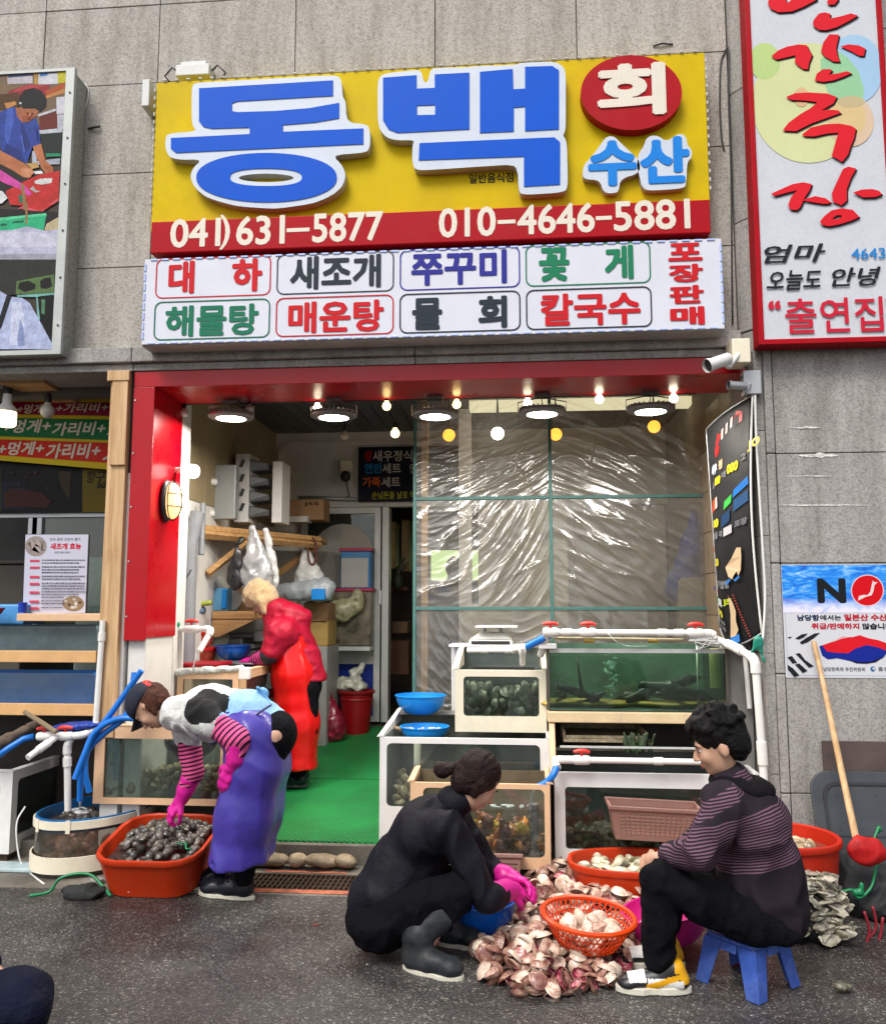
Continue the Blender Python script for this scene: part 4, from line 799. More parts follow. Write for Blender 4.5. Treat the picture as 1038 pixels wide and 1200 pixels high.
def scatter(protos,n,fn,label,cat,group,tilt=.5,smin=.85,smax=1.15,seed=1,stuff=0):
 """individual shells; each copy gets its own place, turn and size"""
 rg=random.Random(seed); out=[]; mb=MB()
 for i in range(n):
  p=fn(rg,i)
  if p is None: continue
  if stuff:
   src=protos[rg.randrange(len(protos))]; s=rg.uniform(smin,smax); T=Matrix.Translation(p)@Euler((rg.gauss(0,tilt)+(PI if rg.random()<.5 else 0),rg.gauss(0,tilt),rg.uniform(0,2*PI))).to_matrix().to_4x4()@Matrix.Scale(s,4); mb.take(src.data,T); continue
  src=protos[rg.randrange(len(protos))]; used=src.get('used',0)
  if used: o=src.copy(); COL.objects.link(o)
  else: o=src; src['used']=1
  if 'used' in o and o is not src: del o['used']
  o.location=p; e=Euler((rg.gauss(0,tilt)+(PI if rg.random()<.5 else 0),rg.gauss(0,tilt),rg.uniform(0,2*PI))); o.rotation_euler=e
  s=rg.uniform(smin,smax); o.scale=(s,s,s); tag(o,label,cat,group); out.append(o)
 if stuff:
  obj(stuff,mb,protos[0].data.materials[0],label=label,cat=cat,kind='stuff',smooth=True,fixn=False)
  for q in protos:
   if not q.get('used'): q['drop']=1
 return out
def protos(mats,name,kinds=('whole','whole'),**k): return [shell_proto(kd,i*3+1,mats,name=name,**k) for i,kd in enumerate(kinds)]
def glass(mb_pts,name,par,mat=None): pass
# NEIGHBOUR SHOP (left)
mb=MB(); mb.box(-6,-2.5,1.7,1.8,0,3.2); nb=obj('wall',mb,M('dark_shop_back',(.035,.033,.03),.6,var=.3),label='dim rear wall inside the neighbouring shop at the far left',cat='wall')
mb=MB(); mb.box(-6,-2.5,.12,1.7,-.03,.1); obj('floor',mb,CONC,kind='structure')
nc=thing('neighbour_ceiling','brown wooden slat ceiling over the neighbouring stall','ceiling',(-3.5,.9,3))
sl=None; SLAT=M('brown_ceiling_slat',(.17,.10,.065),.6,var=.2,bump=.1,inst=.2)
mb=MB(); mb.box(-6,-2.5,.42,1.8,3.05,3.1); obj('ceiling_core',mb,JOINT,nc)
for i in range(28):
 if sl is None: mb=MB(); mb.box(-2.6,-2.48,.425,1.7,3.015,3.03); sl=obj('ceiling_slat',mb,SLAT,nc)
 else: c=sl.copy(); COL.objects.link(c); c.location.x=sl.location.x-i*.125
mb=MB(); p=oy(0,447,.1); q=oy(78,465,.6); mb.hexa([(p.x,p.y,2.93),(p.x+.3,p.y,2.93),(q.x+.05,.9,2.93),(q.x-.05,.9,2.93)],[(p.x,p.y,2.975),(p.x+.3,p.y,2.975),(q.x+.05,.9,2.975),(q.x-.05,.9,2.975)])
obj('ceiling_batten',mb,SHELFW,label='rough wooden batten under the slat ceiling by the hanging bulbs',cat='batten')
def pq(px,py,Y): return oy(px,py,Y)
po_=thing('wooden_post','knotty raw timber post left of the red column','post',tuple(oy(122,800,-.05)))
t0,t1=oy(131,436,-.06),oy(152,436,-.06); b0,b1=oy(111,845,-.06),oy(134,845,-.06)
mb=MB(); mb.hexa([(b0.x,-.06,.74),(b1.x,-.06,.74),(b1.x,.03,.74),(b0.x,.03,.74)],[(t0.x,-.06,2.95),(t1.x,-.06,2.95),(t1.x,.03,2.95),(t0.x,.03,2.95)]); obj('timber',mb,POSTW,po_,bevel=.004)
mb=MB(); q0,q1=oy(127,436,-.075),oy(152,446,-.075); mb.box(q0.x,q1.x,-.085,-.062,q1.z,2.948); obj('head_block',mb,POSTW,po_,bevel=.003)
w0,w1=oy(130,560,-.07),oy(150,562,-.07); mb=MB(); mb.box(w0.x-.01,w1.x-.02,-.078,-.062,oy(140,545,-.07).z,oy(140,440,-.07).z-.03); obj('splice_board',mb,POSTW,po_,bevel=.003)
WB=emis('warm_bulb_glow',(1,.83,.55),9); 
def bulb(px,py,Y,r,lit,label,name='light_bulb',long=0,group=None,hang=.0,glow=None,topz=None):
 p=oy(px,py,Y); t=thing(name,label,'bulb',(p.x,p.y,p.z),group=group)
 mb=MB(); pr=[(.0001,-r),(.5*r,-.86*r),(.87*r,-.5*r),(r,0),(.87*r,.5*r),(.5*r,.9*r),(.42*r,1.3*r)]
 if long: pr=[(.0001,-1.3*r),(.8*r,-1.25*r),(r,-1.0*r),(r,.2*r),(.97*r,.35*r)]
 mb.lathe(pr,p,16); obj('glass_globe',mb,glow if lit else M('opal_glass',(.55,.52,.46),.25,var=.05,bump=0),t,smooth=True)
 mb=MB(); 
 if long: mb.lathe([(.98*r,.3*r),(1.02*r,.6*r),(.5*r,1.2*r),(.42*r,2.3*r),(.0001,2.3*r)],p,16); obj('bulb_collar',mb,WPL,t,smooth=40)
 mb=MB(); s0=(2.2 if long else 1.2)*r; mb.lathe([(.45*r,s0),(.48*r,s0+.9*r),(.3*r,s0+1.3*r),(.0001,s0+1.35*r)],p,12); obj('bulb_socket',mb,BLK,t,smooth=40)
 if topz: mb=MB(); mb.tube([p+Vector((0,0,s0+1.2*r)),Vector((p.x+.004,p.y,topz))],.004,6); obj('bulb_cord',mb,BLK,t,smooth=True)
 return t
bulb(8,486,.2,.062,1,'large lit LED bulb in a black holder at the far left edge',long=1,glow=emis('led_bulb_glow',(1,.86,.5),2.6),topz=3.0)
bulb(56,482,.3,.047,0,'unlit round opal bulb hanging before the striped banner',topz=3.0)
YB=.62; fb=facemap(YB); bn=thing('striped_banner','yellow edged banner with purple, green and red bands of white writing','banner',(-3,.62,2.8))
def quad(x0,y0,x1,y1,y2,y3,Y=YB): return [pxl(Y,(x0,y2),(x1,y3),(x1,y1),(x0,y0))]
mb=MB(); add_shape(mb,quad(-90,463,161,466,532,553),fb,0,ext=.0); obj('banner_sheet',mb,P('dcc012'),bn,fixn=False)
it=[('p',quad(-90,470,161,472,484,488),'9c1348'),('p',quad(-90,488,161,492,508,517),'0f7440'),('p',quad(-90,512,161,520,527,545),'d8240e')]
def stext(s,xa,xb,yt,yb,col='e8dccc',Y=YB,bd=.03,sh=.2):
 a=oy(xa,yt,Y);b_=oy(xa,yb,Y);c=oy(xb,yt,Y); it.append(('t',s,(a.x,c.x,b_.z,a.z),col,bd,sh))
for s,xa,xb,yt,yb in (('+멍게',21,52,474,485),('+가리비+',66,128,473,484),('새리',134,156,473,485),('+멍게+',4,61,492,508),('가리비+',62,125,495,511),('새',126,150,497,514),('+멍게+',-1,53,518,534),('가리비+',55,119,520,538),('새',121,148,526,543)): stext(s,xa,xb,yt,yb)
print_sheet('banner_print',it,fb,bn,step=.0003)
it=[]
db=thing('dark_menu_board','dim dark board with a yellow end panel under the striped banner','sign',(-3,.66,2.3)); YD=.68
mb=MB(); a=oy(-90,540,YD); c=oy(150,600,YD); mb.box(a.x,c.x,YD,YD+.02,c.z,a.z); obj('board_panel',mb,P('0b0c12'),db)
it=[('p',quad(97,549,150,549,600,600,YD),'6a5a0a'),('p',quad(-60,549,2,549,600,600,YD),'34380c'),('p',quad(2,565,30,565,597,597,YD),'1c2230'),('p',[pxl(YD,(5,578),(15,572),(30,574),(50,578),(60,588),(55,595),(30,594),(6,595))],'42201c'),('p',[pxl(YD,(68,552),(84,553),(82,585),(72,570))],'3a2f18'),('p',[pxl(YD,(10,572),(22,562),(34,570))],'14161c')]
stext('항구',103,124,552,566,'16140c',YD,.01,.2); stext('넓',114,126,564,572,'16140c',YD,.01,.2)
for k in range(14):
 x=6+random.random()*50; y=551+random.random()*42; it.append(('p',[pxl(YD,(x,y),(x+6,y+1),(x+4,y+3))],'4a2a26'))
print_sheet('board_print',it,facemap(YD),db)
aw=thing('aluminium_window','grey aluminium sliding window of the neighbouring stall','window',(-3.2,.72,1.6)); YW=.74
a=oy(-90,600,YW); c=oy(150,606,YW)
mb=MB(); mb.box(a.x,c.x,YW-.03,YW+.03,c.z,a.z); obj('head_rail',mb,ALU,aw,bevel=.003)
for x0,x1 in ((36,40),(40.6,45)):
 a=oy(x0,606,YW); c=oy(x1,740,YW); mb=MB(); mb.box(a.x,c.x,YW-.025,YW+.02,c.z,a.z-.001); obj('mullion',mb,ALU,aw,bevel=.003)
a=oy(45.5,607,YW); c=oy(150,740,YW); mb=MB(); mb.box(a.x,c.x,YW-.003,YW+.003,c.z,a.z-.002); obj('window_pane',mb,glassy('window_glass',dirt=.08),aw)
p=oy(112,700,1.2); mb=MB(); mb.box(p.x-.1,p.x+.5,1.1,1.6,.1,p.z+.3); mb2=mb; fr=obj('fridge',mb,M('pale_fridge',(.30,.33,.30),.5),label='pale upright fridge behind the stall window beside the post',cat='fridge',bevel=.02)
p=oy(15,690,1.2); mb=MB(); mb.box(p.x-.3,p.x+.12,1.15,1.5,.1,p.z+.18); mb.box(p.x-.34,p.x+.16,1.13,1.52,p.z+.185,p.z+.22); obj('cabinet',mb,M('dim_cabinet',(.07,.06,.045),.6),label='dim wooden cabinet behind the poster in the left stall',cat='cabinet',bevel=.01)
YH=.12; hp=thing('info_poster','white information poster about shellfish with red heading on the stall ledge','poster',tuple(oy(66,718,YH)))
zz=zmap(0,590,.12524,YH); fh=facemap(YH); q=zz((243,292),(830,290),(800,1025),(215,1032)); mb=MB(); add_shape(mb,[zz((236,286),(838,284),(808,1032),(208,1038))],facemap(YH+.012),0,ext=.008); obj('poster_backing',mb,BLK,hp)
mb=MB(); add_shape(mb,[q],facemap(YH+.003),0,ext=.003); obj('poster_sheet',mb,P('d8d8ea'),hp)
it=[('t','맛과 꽃과 건강의 풍미',bx(zz,470,755,322,352),'4a5060',.01),('t','새조개 효능',bx(zz,475,765,372,432),'d81c3a',.045),('t','과학기관의 분석',bx(zz,510,660,448,470),'30705c',.01)]
for k in range(9): it.append(('p',[zz(*[(340+random.uniform(-70,70)+14*math.cos(t),395+random.uniform(-70,70)*.9+12*math.sin(t)) for t in [2*PI*j/7 for j in range(7)]])],random.choice(['8f8078','b8aaa4','6d5f58','9d8a86'])))
it.insert(0,('p',[ellz for ellz in [zz(*[(340+102*math.cos(t),400+95*math.sin(t)) for t in [2*PI*j/24 for j in range(24)]])]],'a59a94'))
it.append(('p',[zz(*[(690+100*math.cos(t),938+72*math.sin(t)) for t in [2*PI*j/24 for j in range(24)]])],'9c8468'))
for k in range(10):
 cx,cy=690+random.uniform(-75,75),940+random.uniform(-45,45); it.append(('p',[zz(*[(cx+17*math.cos(t),cy+13*math.sin(t)) for t in [2*PI*j/7 for j in range(7)]])],random.choice(['e0dcd8','5a4a40','c8bfb8'])))
rows=[(535,2),(598,3),(685,2),(750,3),(830,3),(915,2),(978,1)]
for y,n in rows:
 it.append(('p',[zz((285,y-8),(375,y-8),(375,y+14),(283,y+14))],'e05068'))
 for j in range(n):
  x=395; yy=y-10+j*26
  if yy>850: xe=590
  else: xe=random.choice([790,740,690]) if j else 795
  while x<xe: wdt=random.uniform(10,26); it.append(('p',[zz((x,yy),(x+wdt,yy),(x+wdt,yy+11),(x,yy+11))],random.choice(['5a5868','6f6c7c','828090']))); x+=wdt+5
print_sheet('poster_print',it,facemap(YH),hp,step=.00003,w0=.0005)
# stacked neighbour tanks
def bars(p,par=None): pass
BLUEW=M('tank_blue_back',hexc('1278d0',.95),.4,var=.25,vs=3,bump=0); 
def open_tank(name,label,X0,X1,Y0,Y1,Z0,Z1,fr,back,wlev,wcol,rail=.06,glassm=None,post=.0,walpha=.2):
 t=thing(name,label,'tank',((X0+X1)/2,(Y0+Y1)/2,Z0))
 mb=MB(); mb.box(X0,X1,Y0,Y1,Z0,Z0+.02); mb.box(X0,X1,Y1-.02,Y1,Z0+.021,Z1); mb.box(X0,X0+.02,Y0+.02,Y1-.021,Z0+.021,Z1); mb.box(X1-.02,X1,Y0+.02,Y1-.021,Z0+.021,Z1); obj('tank_shell',mb,back,t)
 mb=MB(); mb.box(X0-.005,X1+.005,Y0-.015,Y0+.0,Z0-rail*.3,Z0+rail*.7); obj('bottom_rail',mb,fr,t,bevel=.003)
 mb=MB(); mb.box(X0,X1,Y0+.003,Y0+.009,Z0+.021,Z1-.005); obj('front_glass',mb,glassm or TRANSP,t)
 mb=MB(); mb.grid(lambda u,v:Vector((X0+.021+u*(X1-X0-.042),Y0+.012+v*(Y1-Y0-.035),Z0+wlev)),2,2); obj('water_surface',mb,water('water_'+name+str(round(Z0,1)),wcol,walpha),t,fixn=False)
 return t
MURK=glassy('murky_tank_glass',(.80,.88,.84),dirt=.07,dcol=(.12,.15,.12))
g1=oy(-60,776,-.02); gx1=oy(113,776,-.02).x; zt1=oy(60,733,-.02).z; zb1=oy(60,772,-.02).z; zt2=oy(60,788,-.02).z; zb2=oy(60,834,-.02).z
open_tank('fish_tank','upper fish tank of the left stall with murky bluish water',-3.9,gx1,-.02,.3,zb1,zt1,PEACHB,M('tank_back_bluegrey',(.30,.38,.46),.5,var=.5,vs=3,bump=0),(zt1-zb1)*.85,(.20,.26,.34),.07)
open_tank('fish_tank','lower bright blue fish tank of the left stall',-3.9,gx1,-.02,.2,zb2,zt2,PEACHB,BLUEW,(zt2-zb2)*.85,(.05,.2,.4),.07)
a=oy(20,719,-.03); c=oy(118,728,-.03); mb=MB(); mb.box(a.x,c.x,-.03,.3,c.z,a.z); obj('ledge_board',mb,PEACH,label='peach ledge board on top of the left tanks under the poster',cat='board',bevel=.004)
a=oy(-5,708,.05); c=oy(28,728,.05); mb=MB(); mb.box(a.x-.5,c.x,.05,.3,c.z-.02,a.z); obj('blue_bin',mb,M('sky_blue_plastic',(.07,.28,.60),.4),label='sky blue plastic box at the left end of the stall ledge',cat='box',bevel=.012)
p=oy(27,712,-.0); mb=MB(); mb.lathe([(.0001,0),(.024,0),(.026,.06),(.024,.062),(.0001,.062)],(p.x,p.y,p.z-.03),14); obj('blue_cup',mb,M('deep_blue_plastic',hexc('0e3cc0',.7),.35,bump=0),label='small deep blue cup beside the information poster',cat='cup',smooth=40)
p=oy(2,716,-.0); mb=MB(); mb.hexa([(p.x-.1,-.05,p.z-.05),(p.x,-.05,p.z-.02),(p.x,.0,p.z-.02),(p.x-.1,0,p.z-.05)],[(p.x-.12,-.05,p.z-.0),(p.x+.03,-.05,p.z+.02),(p.x+.03,0,p.z+.02),(p.x-.12,0,p.z-.0)]); obj('red_packet',mb,P('b01a20'),label='red and yellow packet on the blue box at the far left',cat='packet',bevel=.004)
mb=MB(); mb.box(-3.9,gx1-.02,.52,.7,.0,zb2-.04); obj('tank_stand',mb,M('dark_stand',(.035,.028,.022),.8,var=.5,vs=8,bump=.3),label='dark stained stand under the blue tank at the left',cat='stand')
a=oy(62,842,-.1); c=oy(112,858,-.1); s=SDF(.02); s.ell((a.x+.12,-.08,a.z-.05),(.17,.07,.03),rot=(0,-.12,0)); soft('blue_tarp',s,M('blue_tarp',hexc('0c45b8',.55),.4,var=.2,bump=.2),vox=.009,wr=.008,wf=60,label='crumpled blue tarp under the left stall tanks',cat='tarp')
s=SDF(.02); a=oy(10,866,-.12); s.cap(a,oy(45,846,-.1),.03,.02).cap(oy(-20,878,-.12),a,.035,.03); soft('sack_roll',s,M('dull_brown_sack',(.12,.085,.06),.9,bump=.5),vox=.009,wr=.01,wf=70,label='rolled brown sacking hanging under the left tanks',cat='sack')
mb=MB(); mb.tube([oy(29,834,-.17),oy(48,846,-.19),oy(66,858,-.2)],[.013,.015,.015],8); obj('wooden_stick',mb,M('weathered_stick',(.23,.17,.10),.8,bump=.4),label='weathered broken stick leaning over the white pipes',cat='stick',smooth=40)
# PVC pipework, left
def pipe(name,pts,r,mat,label,cat,fit=(),valves=(),n=12,bend=.03):
 """pvc run: rounded elbows and thicker sleeves at the joints"""
 pts=[Vector(p) for p in pts]; t=thing(name,label,cat,tuple(pts[0]))
 path=[pts[0]]
 for i in range(1,len(pts)-1):
  a,b,c=pts[i-1],pts[i],pts[i+1]; d0=(a-b).normalized(); d1=(c-b).normalized(); k=min(bend,(a-b).length*.4,(c-b).length*.4)
  for u in (0,.25,.5,.75,1): path.append((b+d0*k)*(1-u)**2+b*2*u*(1-u)+(b+d1*k)*u*u)
 path.append(pts[-1]); mb=MB(); mb.tube(path,r,n); obj('pipe_run',mb,mat,t,smooth=50)
 for p in pts[1:-1]:
  i=pts.index(p); a=(pts[i-1]-p).normalized()*min(.045,(pts[i-1]-p).length*.4); b=(pts[i+1]-p).normalized()*min(.045,(pts[i+1]-p).length*.4)
  mb=MB(); mb.tube([p+a,p+a*.6,p+(a+b)*.18,p+b*.6,p+b],r*1.28,n); obj('elbow_fitting',mb,mat,t,smooth=50)
 for k,u in fit:
  a,b=pts[k],pts[k+1]; c=a.lerp(b,u); d=(b-a).normalized()*.025; mb=MB(); mb.tube([c-d,c+d],r*1.3,n); obj('coupling',mb,mat,t,smooth=50)
 for k,u,up in valves:
  a,b=pts[k],pts[k+1]; c=a.lerp(b,u); d=(b-a).normalized(); up=Vector(up); s=obj('valve_body',MB().tube([c-d*.045,c-d*.03,c+d*.03,c+d*.045],[r*1.3,r*1.6,r*1.6,r*1.3],n),mat,t,smooth=50)
  mb=MB(); mb.tube([c+up*r,c+up*(r+.03)],.008,8); e=d*.045; mb.tube([c+up*(r+.028)-e,c+up*(r+.034)-e*.4,c+up*(r+.034)+e*.4,c+up*(r+.026)+e],[.007,.012,.012,.007],8); obj('valve_handle',mb,REDV,s,smooth=50)
 return t
Yp=-.1
pipe('water_pipe',[oy(121,727,-.08),oy(112,855,-.08),oy(96,862,-.14),oy(44,863,-.14)],.017,PVC,'white pipe dropping beside the timber post to the red valves','pipe',fit=[(0,.15)],valves=[(2,.35,(0,-.3,1)),(2,.82,(0,-.3,1))])
pipe('water_pipe',[oy(84,866,-.13),oy(79,874,-.13),oy(80,950,-.13)],.019,PVC,'short white pipe down behind the round tub','pipe',fit=[(1,.25)])
t=pipe('water_pipe',[oy(66,864,-.16),oy(52,874,-.24),oy(33,888,-.34)],.018,PVC,'slanting white pipe with a blue band over the white tank at the far left','pipe')
mb=MB(); a,b_=oy(58,870,-.2),oy(55,872,-.22); mb.tube([a,b_],.021,12); obj('blue_band',mb,M('deep_blue_plastic',(0,0,0)),t)
mb=MB(); mb.tube([oy(40,863,-.14),oy(28,866,-.15),oy(12,876,-.2),oy(-8,890,-.25)],.018,12); obj('blue_hose',mb,BLUEH,label='short blue hose running off to the far left from the red valve',cat='hose',smooth=True)
def bez(pts,n=6):
 P_=[Vector(p) for p in pts]; P_=[2*P_[0]-P_[1]]+P_+[2*P_[-1]-P_[-2]]; out=[]
 for i in range(1,len(P_)-2):
  for k in range(n):
   t=k/n; a,b,c,d=P_[i-1:i+3]; out.append(.5*((2*b)+(c-a)*t+(2*a-5*b+4*c-d)*t*t+(3*b-a-3*c+d)*t**3))
 out.append(P_[-2]); return out
for nme,pts,lab in (('blue_hose',[oy(166,786,-.2),oy(135,830,-.2),oy(108,868,-.2),oy(96,905,-.16),oy(94,938,-.13)],'thick blue hose falling from the upper tank into the round tub'),
 ('blue_hose',[oy(158,788,-.17),oy(150,835,-.2),oy(122,860,-.19),oy(103,880,-.2),oy(100,905,-.22),oy(105,928,-.2)],'blue hose crossing behind the thick one beside the peach framed tank'),
 ('blue_hose',[oy(178,845,-.22),oy(140,842,-.22),oy(112,858,-.22),oy(99,885,-.24),oy(88,913,-.26)],'shorter curved blue hose bending down left by the round tub')):
 mb=MB(); mb.tube(bez(pts),.0175,12); obj(nme,mb,BLUEH,label=lab,cat='hose',smooth=50,group=None)
# framed plastic tanks with a window
def win_tank(name,label,X0,X1,Y0,Y1,Z0,Z1,mat,win,r=.03,th=.02,inside=None,wlev=None,wcol=(.10,.12,.10),side=None,waterlabel=None,gl=None,walpha=.3):
 """moulded tank: front panel with a rounded window (world x0,x1,z0,z1), side panels, rim, water"""
 t=thing(name,label,'tank',((X0+X1)/2,(Y0+Y1)/2,Z0)); f=lambda u,v,w:Vector((u,Y0+th-w,v))
 wi=rrect(*win,r); 
 n=len(wi); per=[]
 for (u,v) in wi:   # matching outer loop
  cx,cz=(win[0]+win[1])/2,(win[2]+win[3])/2
  per.append((X1 if u>cx else X0, Z1 if v>cz else Z0))
 mb=MB(); mb.frame(per,wi,f,th); obj('front_panel',mb,mat,t,bevel=.0)
 if side:
  ws=rrect(*side,r); per=[]; cy=(side[0]+side[1])/2; cz=(side[2]+side[3])/2
  for u,v in ws: per.append((Y1 if u>cy else Y0+th+.001,Z1 if v>cz else Z0))
  mb=MB(); mb.frame(per,ws,lambda u,v,w:Vector((X1-w,u,v)),th); obj('side_panel',mb,mat,t)
  mb=MB(); mb.box(X1-th*.6,X1-th*.6+.004,side[0]-.01,side[1]+.01,side[2]-.01,side[3]+.01); obj('side_glass',mb,gl or TRANSP,t)
 else: mb=MB(); mb.box(X1-th,X1,Y0+th+.001,Y1,Z0,Z1-.001); obj('side_panel',mb,mat,t)
 mb=MB(); mb.box(X0,X0+th,Y0+th+.001,Y1,Z0,Z1-.001); obj('side_panel',mb,mat,t)
 mb=MB(); mb.box(X0+th+.001,X1-th-.001,Y1-th,Y1,Z0,Z1-.001); mb.box(X0+th+.001,X1-th-.001,Y0+th+.001,Y1-th-.001,Z0+.01,Z0+.03); obj('tank_shell',mb,inside or mat,t)
 mb=MB(); mb.frame([(X0+th*2.2,Y0+th*2.2),(X1-th*2.2,Y0+th*2.2),(X1-th*2.2,Y1-th*2.2),(X0+th*2.2,Y1-th*2.2)],[(X0-.003,Y0-.003),(X1+.003,Y0-.003),(X1+.003,Y1+.003),(X0-.003,Y1+.003)],lambda u,v,w:Vector((u,v,Z1+w)),.012); obj('top_rim',mb,mat,t,bevel=.003)
 mb=MB(); mb.box(win[0]-.01,win[1]+.01,Y0+th*.55,Y0+th*.55+.004,win[2]-.01,win[3]+.01); obj('window_pane',mb,gl or TRANSP,t)
 if wlev: mb=MB(); mb.grid(lambda u,v:Vector((X0+th+.002+u*(X1-X0-2*th-.004),Y0+th+.003+v*(Y1-Y0-2*th-.006),wlev)),2,2); obj('water_surface',mb,water('water_%s_%.2f'%(name,X0),wcol,walpha),t,fixn=False)
 return t
INS=M('dark_green_tank_inside',(.09,.115,.10),.5,var=.35,vs=4,bump=0); INSG=M('grey_green_tank_inside',(.16,.18,.15),.5,var=.3,vs=4,bump=0)
tcl=protos(SH_TAN,'clam',a=.03,b_=.027,h=.016)
XC=-3.015; win_tank('clam_tank','white framed tank with a side window of shellfish, far left by the round tub',-3.75,XC,.0,.62,.05,.52,WPL,(-3.70,XC-.075,.15,.46),inside=INSG,wlev=.44,side=(.06,.55,.14,.47))
scatter(tcl,170,lambda g,i:(g.uniform(-3.40,XC-.045),g.uniform(.05,.56),.10+g.random()**1.3*.30),'tan ridged clams under water in the white tank at the far left','clam','',.8,seed=3,stuff='clam_heap')
mb=MB(); mb.box(-3.7,XC-.02,.02,.6,-.02,.047); obj('rusty_base',mb,_mc['rusty_steel'],label='rusty base rail under the far left white tank',cat='base')
mb=MB(); a=oz(0,1026,.02); mb.box(-3.3,a.x+.17,-.2,-.06,.008,.03); obj('plastic_tray',mb,M('pale_blue_plastic',(.40,.50,.52),.4,dirt=.4),label='pale blue flat plastic strip on the ground by the far left tank',cat='strip',bevel=.006)
# round tub (vinyl drum) with two cream hoops
dt=thing('round_vinyl_tub','round clear vinyl tub with cream hoops and blue inner rim','tub',(-2.52,.08,0)); C0=Vector((-2.515,.09,0)); DM=Matrix.Rotation(R(-20),4,'Z')
def ring(r0,r1,z0,z1,mat,name,sx=.9,sy=1.22,par=dt,n=48):
 mb=MB(); mb.lathe([(r0,z0),(r1,z0),(r1,z1),(r0,z1),(r0,z0)],C0,n,sx,sy,M=DM); return obj(name,mb,mat,par,smooth=35,fixn=True)
ring(.316,.325,.268,.312,CREAM,'top_hoop'); ring(.325,.334,.035,.122,CREAM,'bottom_hoop'); ring(.302,.3145,.25,.32,M('blue_rim_band',hexc('1573b8',.7),.4,bump=0),'blue_inner_band')
VINY=glassy('grey_vinyl',(.78,.74,.66),rough=.12,dirt=.2,dcol=(.30,.26,.20)); mb=MB(); mb.lathe([(.312,.0),(.314,.12),(.315,.27)],C0,48,.9,1.22,M=DM); obj('vinyl_wall',mb,VINY,dt,smooth=True,fixn=False)
mb=MB(); mb.lathe([(.0001,.0),(.31,.0),(.31,.02)],C0,48,.9,1.22,M=DM); obj('tub_base',mb,BLK,dt,smooth=35)
mb=MB(); mb.lathe([(.0001,.262),(.15,.263),(.3,.262)],C0,48,.9,1.22,M=DM); obj('water_surface',mb,water('tub_water',(.13,.10,.075),.5,bs=30,bump=1),dt,smooth=True,fixn=False)
mb=MB(); 
for th in (-100,-62): a=R(th); mb.box(-.012,.012,-.003,.003,.25,.32,M=Matrix.Translation(C0+DM@Vector((.326*.9*math.cos(a),.326*1.22*math.sin(a),0)))@Matrix.Rotation(a+R(70),4,'Z'))
obj('hoop_joint',mb,CREAM,dt)
red_cl=shell_mat('red_clam',(.16,.05,.03),(.34,.13,.07),(.50,.27,.16)); rcl=protos(red_cl,'clam',a=.04,b_=.036,h=.02)
def inell(g,r=.27):
 a=g.uniform(0,2*PI); q=r*math.sqrt(g.random()); v=DM@Vector((q*.9*math.cos(a),q*1.22*math.sin(a),0)); return C0.x+v.x,C0.y+v.y
scatter(rcl,85,lambda g,i:(*inell(g),.05+g.random()*.12),'reddish clams in the round vinyl tub','clam','',.8,seed=5,stuff='clam_heap')
gcl=protos(SH_GRY,'clam',a=.03,b_=.028,h=.018)
scatter(gcl,34,lambda g,i:(*inell(g,.25),.25+g.random()*.015),'grey shellfish breaking the water in the round vinyl tub','clam','grey shellfish at the top of the round tub',.5,seed=6)
s=SDF(.01); p=oz(94,950,.27)
for k in range(26): a=random.uniform(0,2*PI); q=random.uniform(0,.085); s.ell((p.x+q*math.cos(a),p.y+q*math.sin(a)*1.3,.262),(random.uniform(.012,.026),)*2+(random.uniform(.006,.014),))
soft('splash_foam',s,M('water_foam',(.62,.64,.64),.25,var=.1),vox=.006,label='white foam where the blue hose pours into the round tub',cat='foam')
mb=MB(); mb.tube([oy(94,938,-.13),oz(94,948,.27)],[.008,.005],8); obj('water_stream',mb,water('stream_water',(.75,.8,.82),.55),label='thin stream of water from the blue hose into the round tub',cat='water stream',smooth=True)
s=SDF(.03); p=oz(92,1052,0); 
for dx,dy,r in ((0,0,.05),(-.06,.02,.04),(.06,.0,.045),(.1,.04,.035),(.02,.06,.05)): s.ell((p.x+dx,p.y+dy,.02),(r*1.2,r,r*.75))
NET=M('black_net',(.012,.014,.013),.7,var=.4,vs=40,fine=.5,fs=300,bump=1,bs=240); nb_=soft('net_bag',s,NET,vox=.008,wr=.01,wf=60,label='crumpled black net bag on the road edge before the round tub',cat='net bag')
GCORD=M('green_cord',(.005,.20,.07),.4,var=.2,bump=.2)
mb=MB(); mb.tube(bez([oz(35,1050,.01),oz(58,1045,.02),oz(70,1030,.08),oz(90,1024,.10),oz(108,1026,.09),oz(122,1040,.04),oz(130,1050,.01)]),[.008]*37,6); obj('green_strap',mb,GCORD,label='green woven strap lying over the black net bag at lower left',cat='strap',smooth=True)
p=oz(114,1030,.03); mb=MB(); mb.lathe([(.035,0),(.037,.03),(.03,.032),(.0001,.03)],(p.x,p.y,.0),18); obj('jar_lid',mb,ALU,label='dull round metal lid between the vinyl tub and the orange tub',cat='lid',smooth=35)
mb=MB(); mb.tube(bez([oy(30,945,-.05),oy(20,965,-.1),oy(22,1000,-.12),oz(30,1018,.01),oz(52,1036,.01)]),.005,6); obj('thin_rope',mb,PVC,label='thin white cord looping down beside the round vinyl tub',cat='cord',smooth=True)
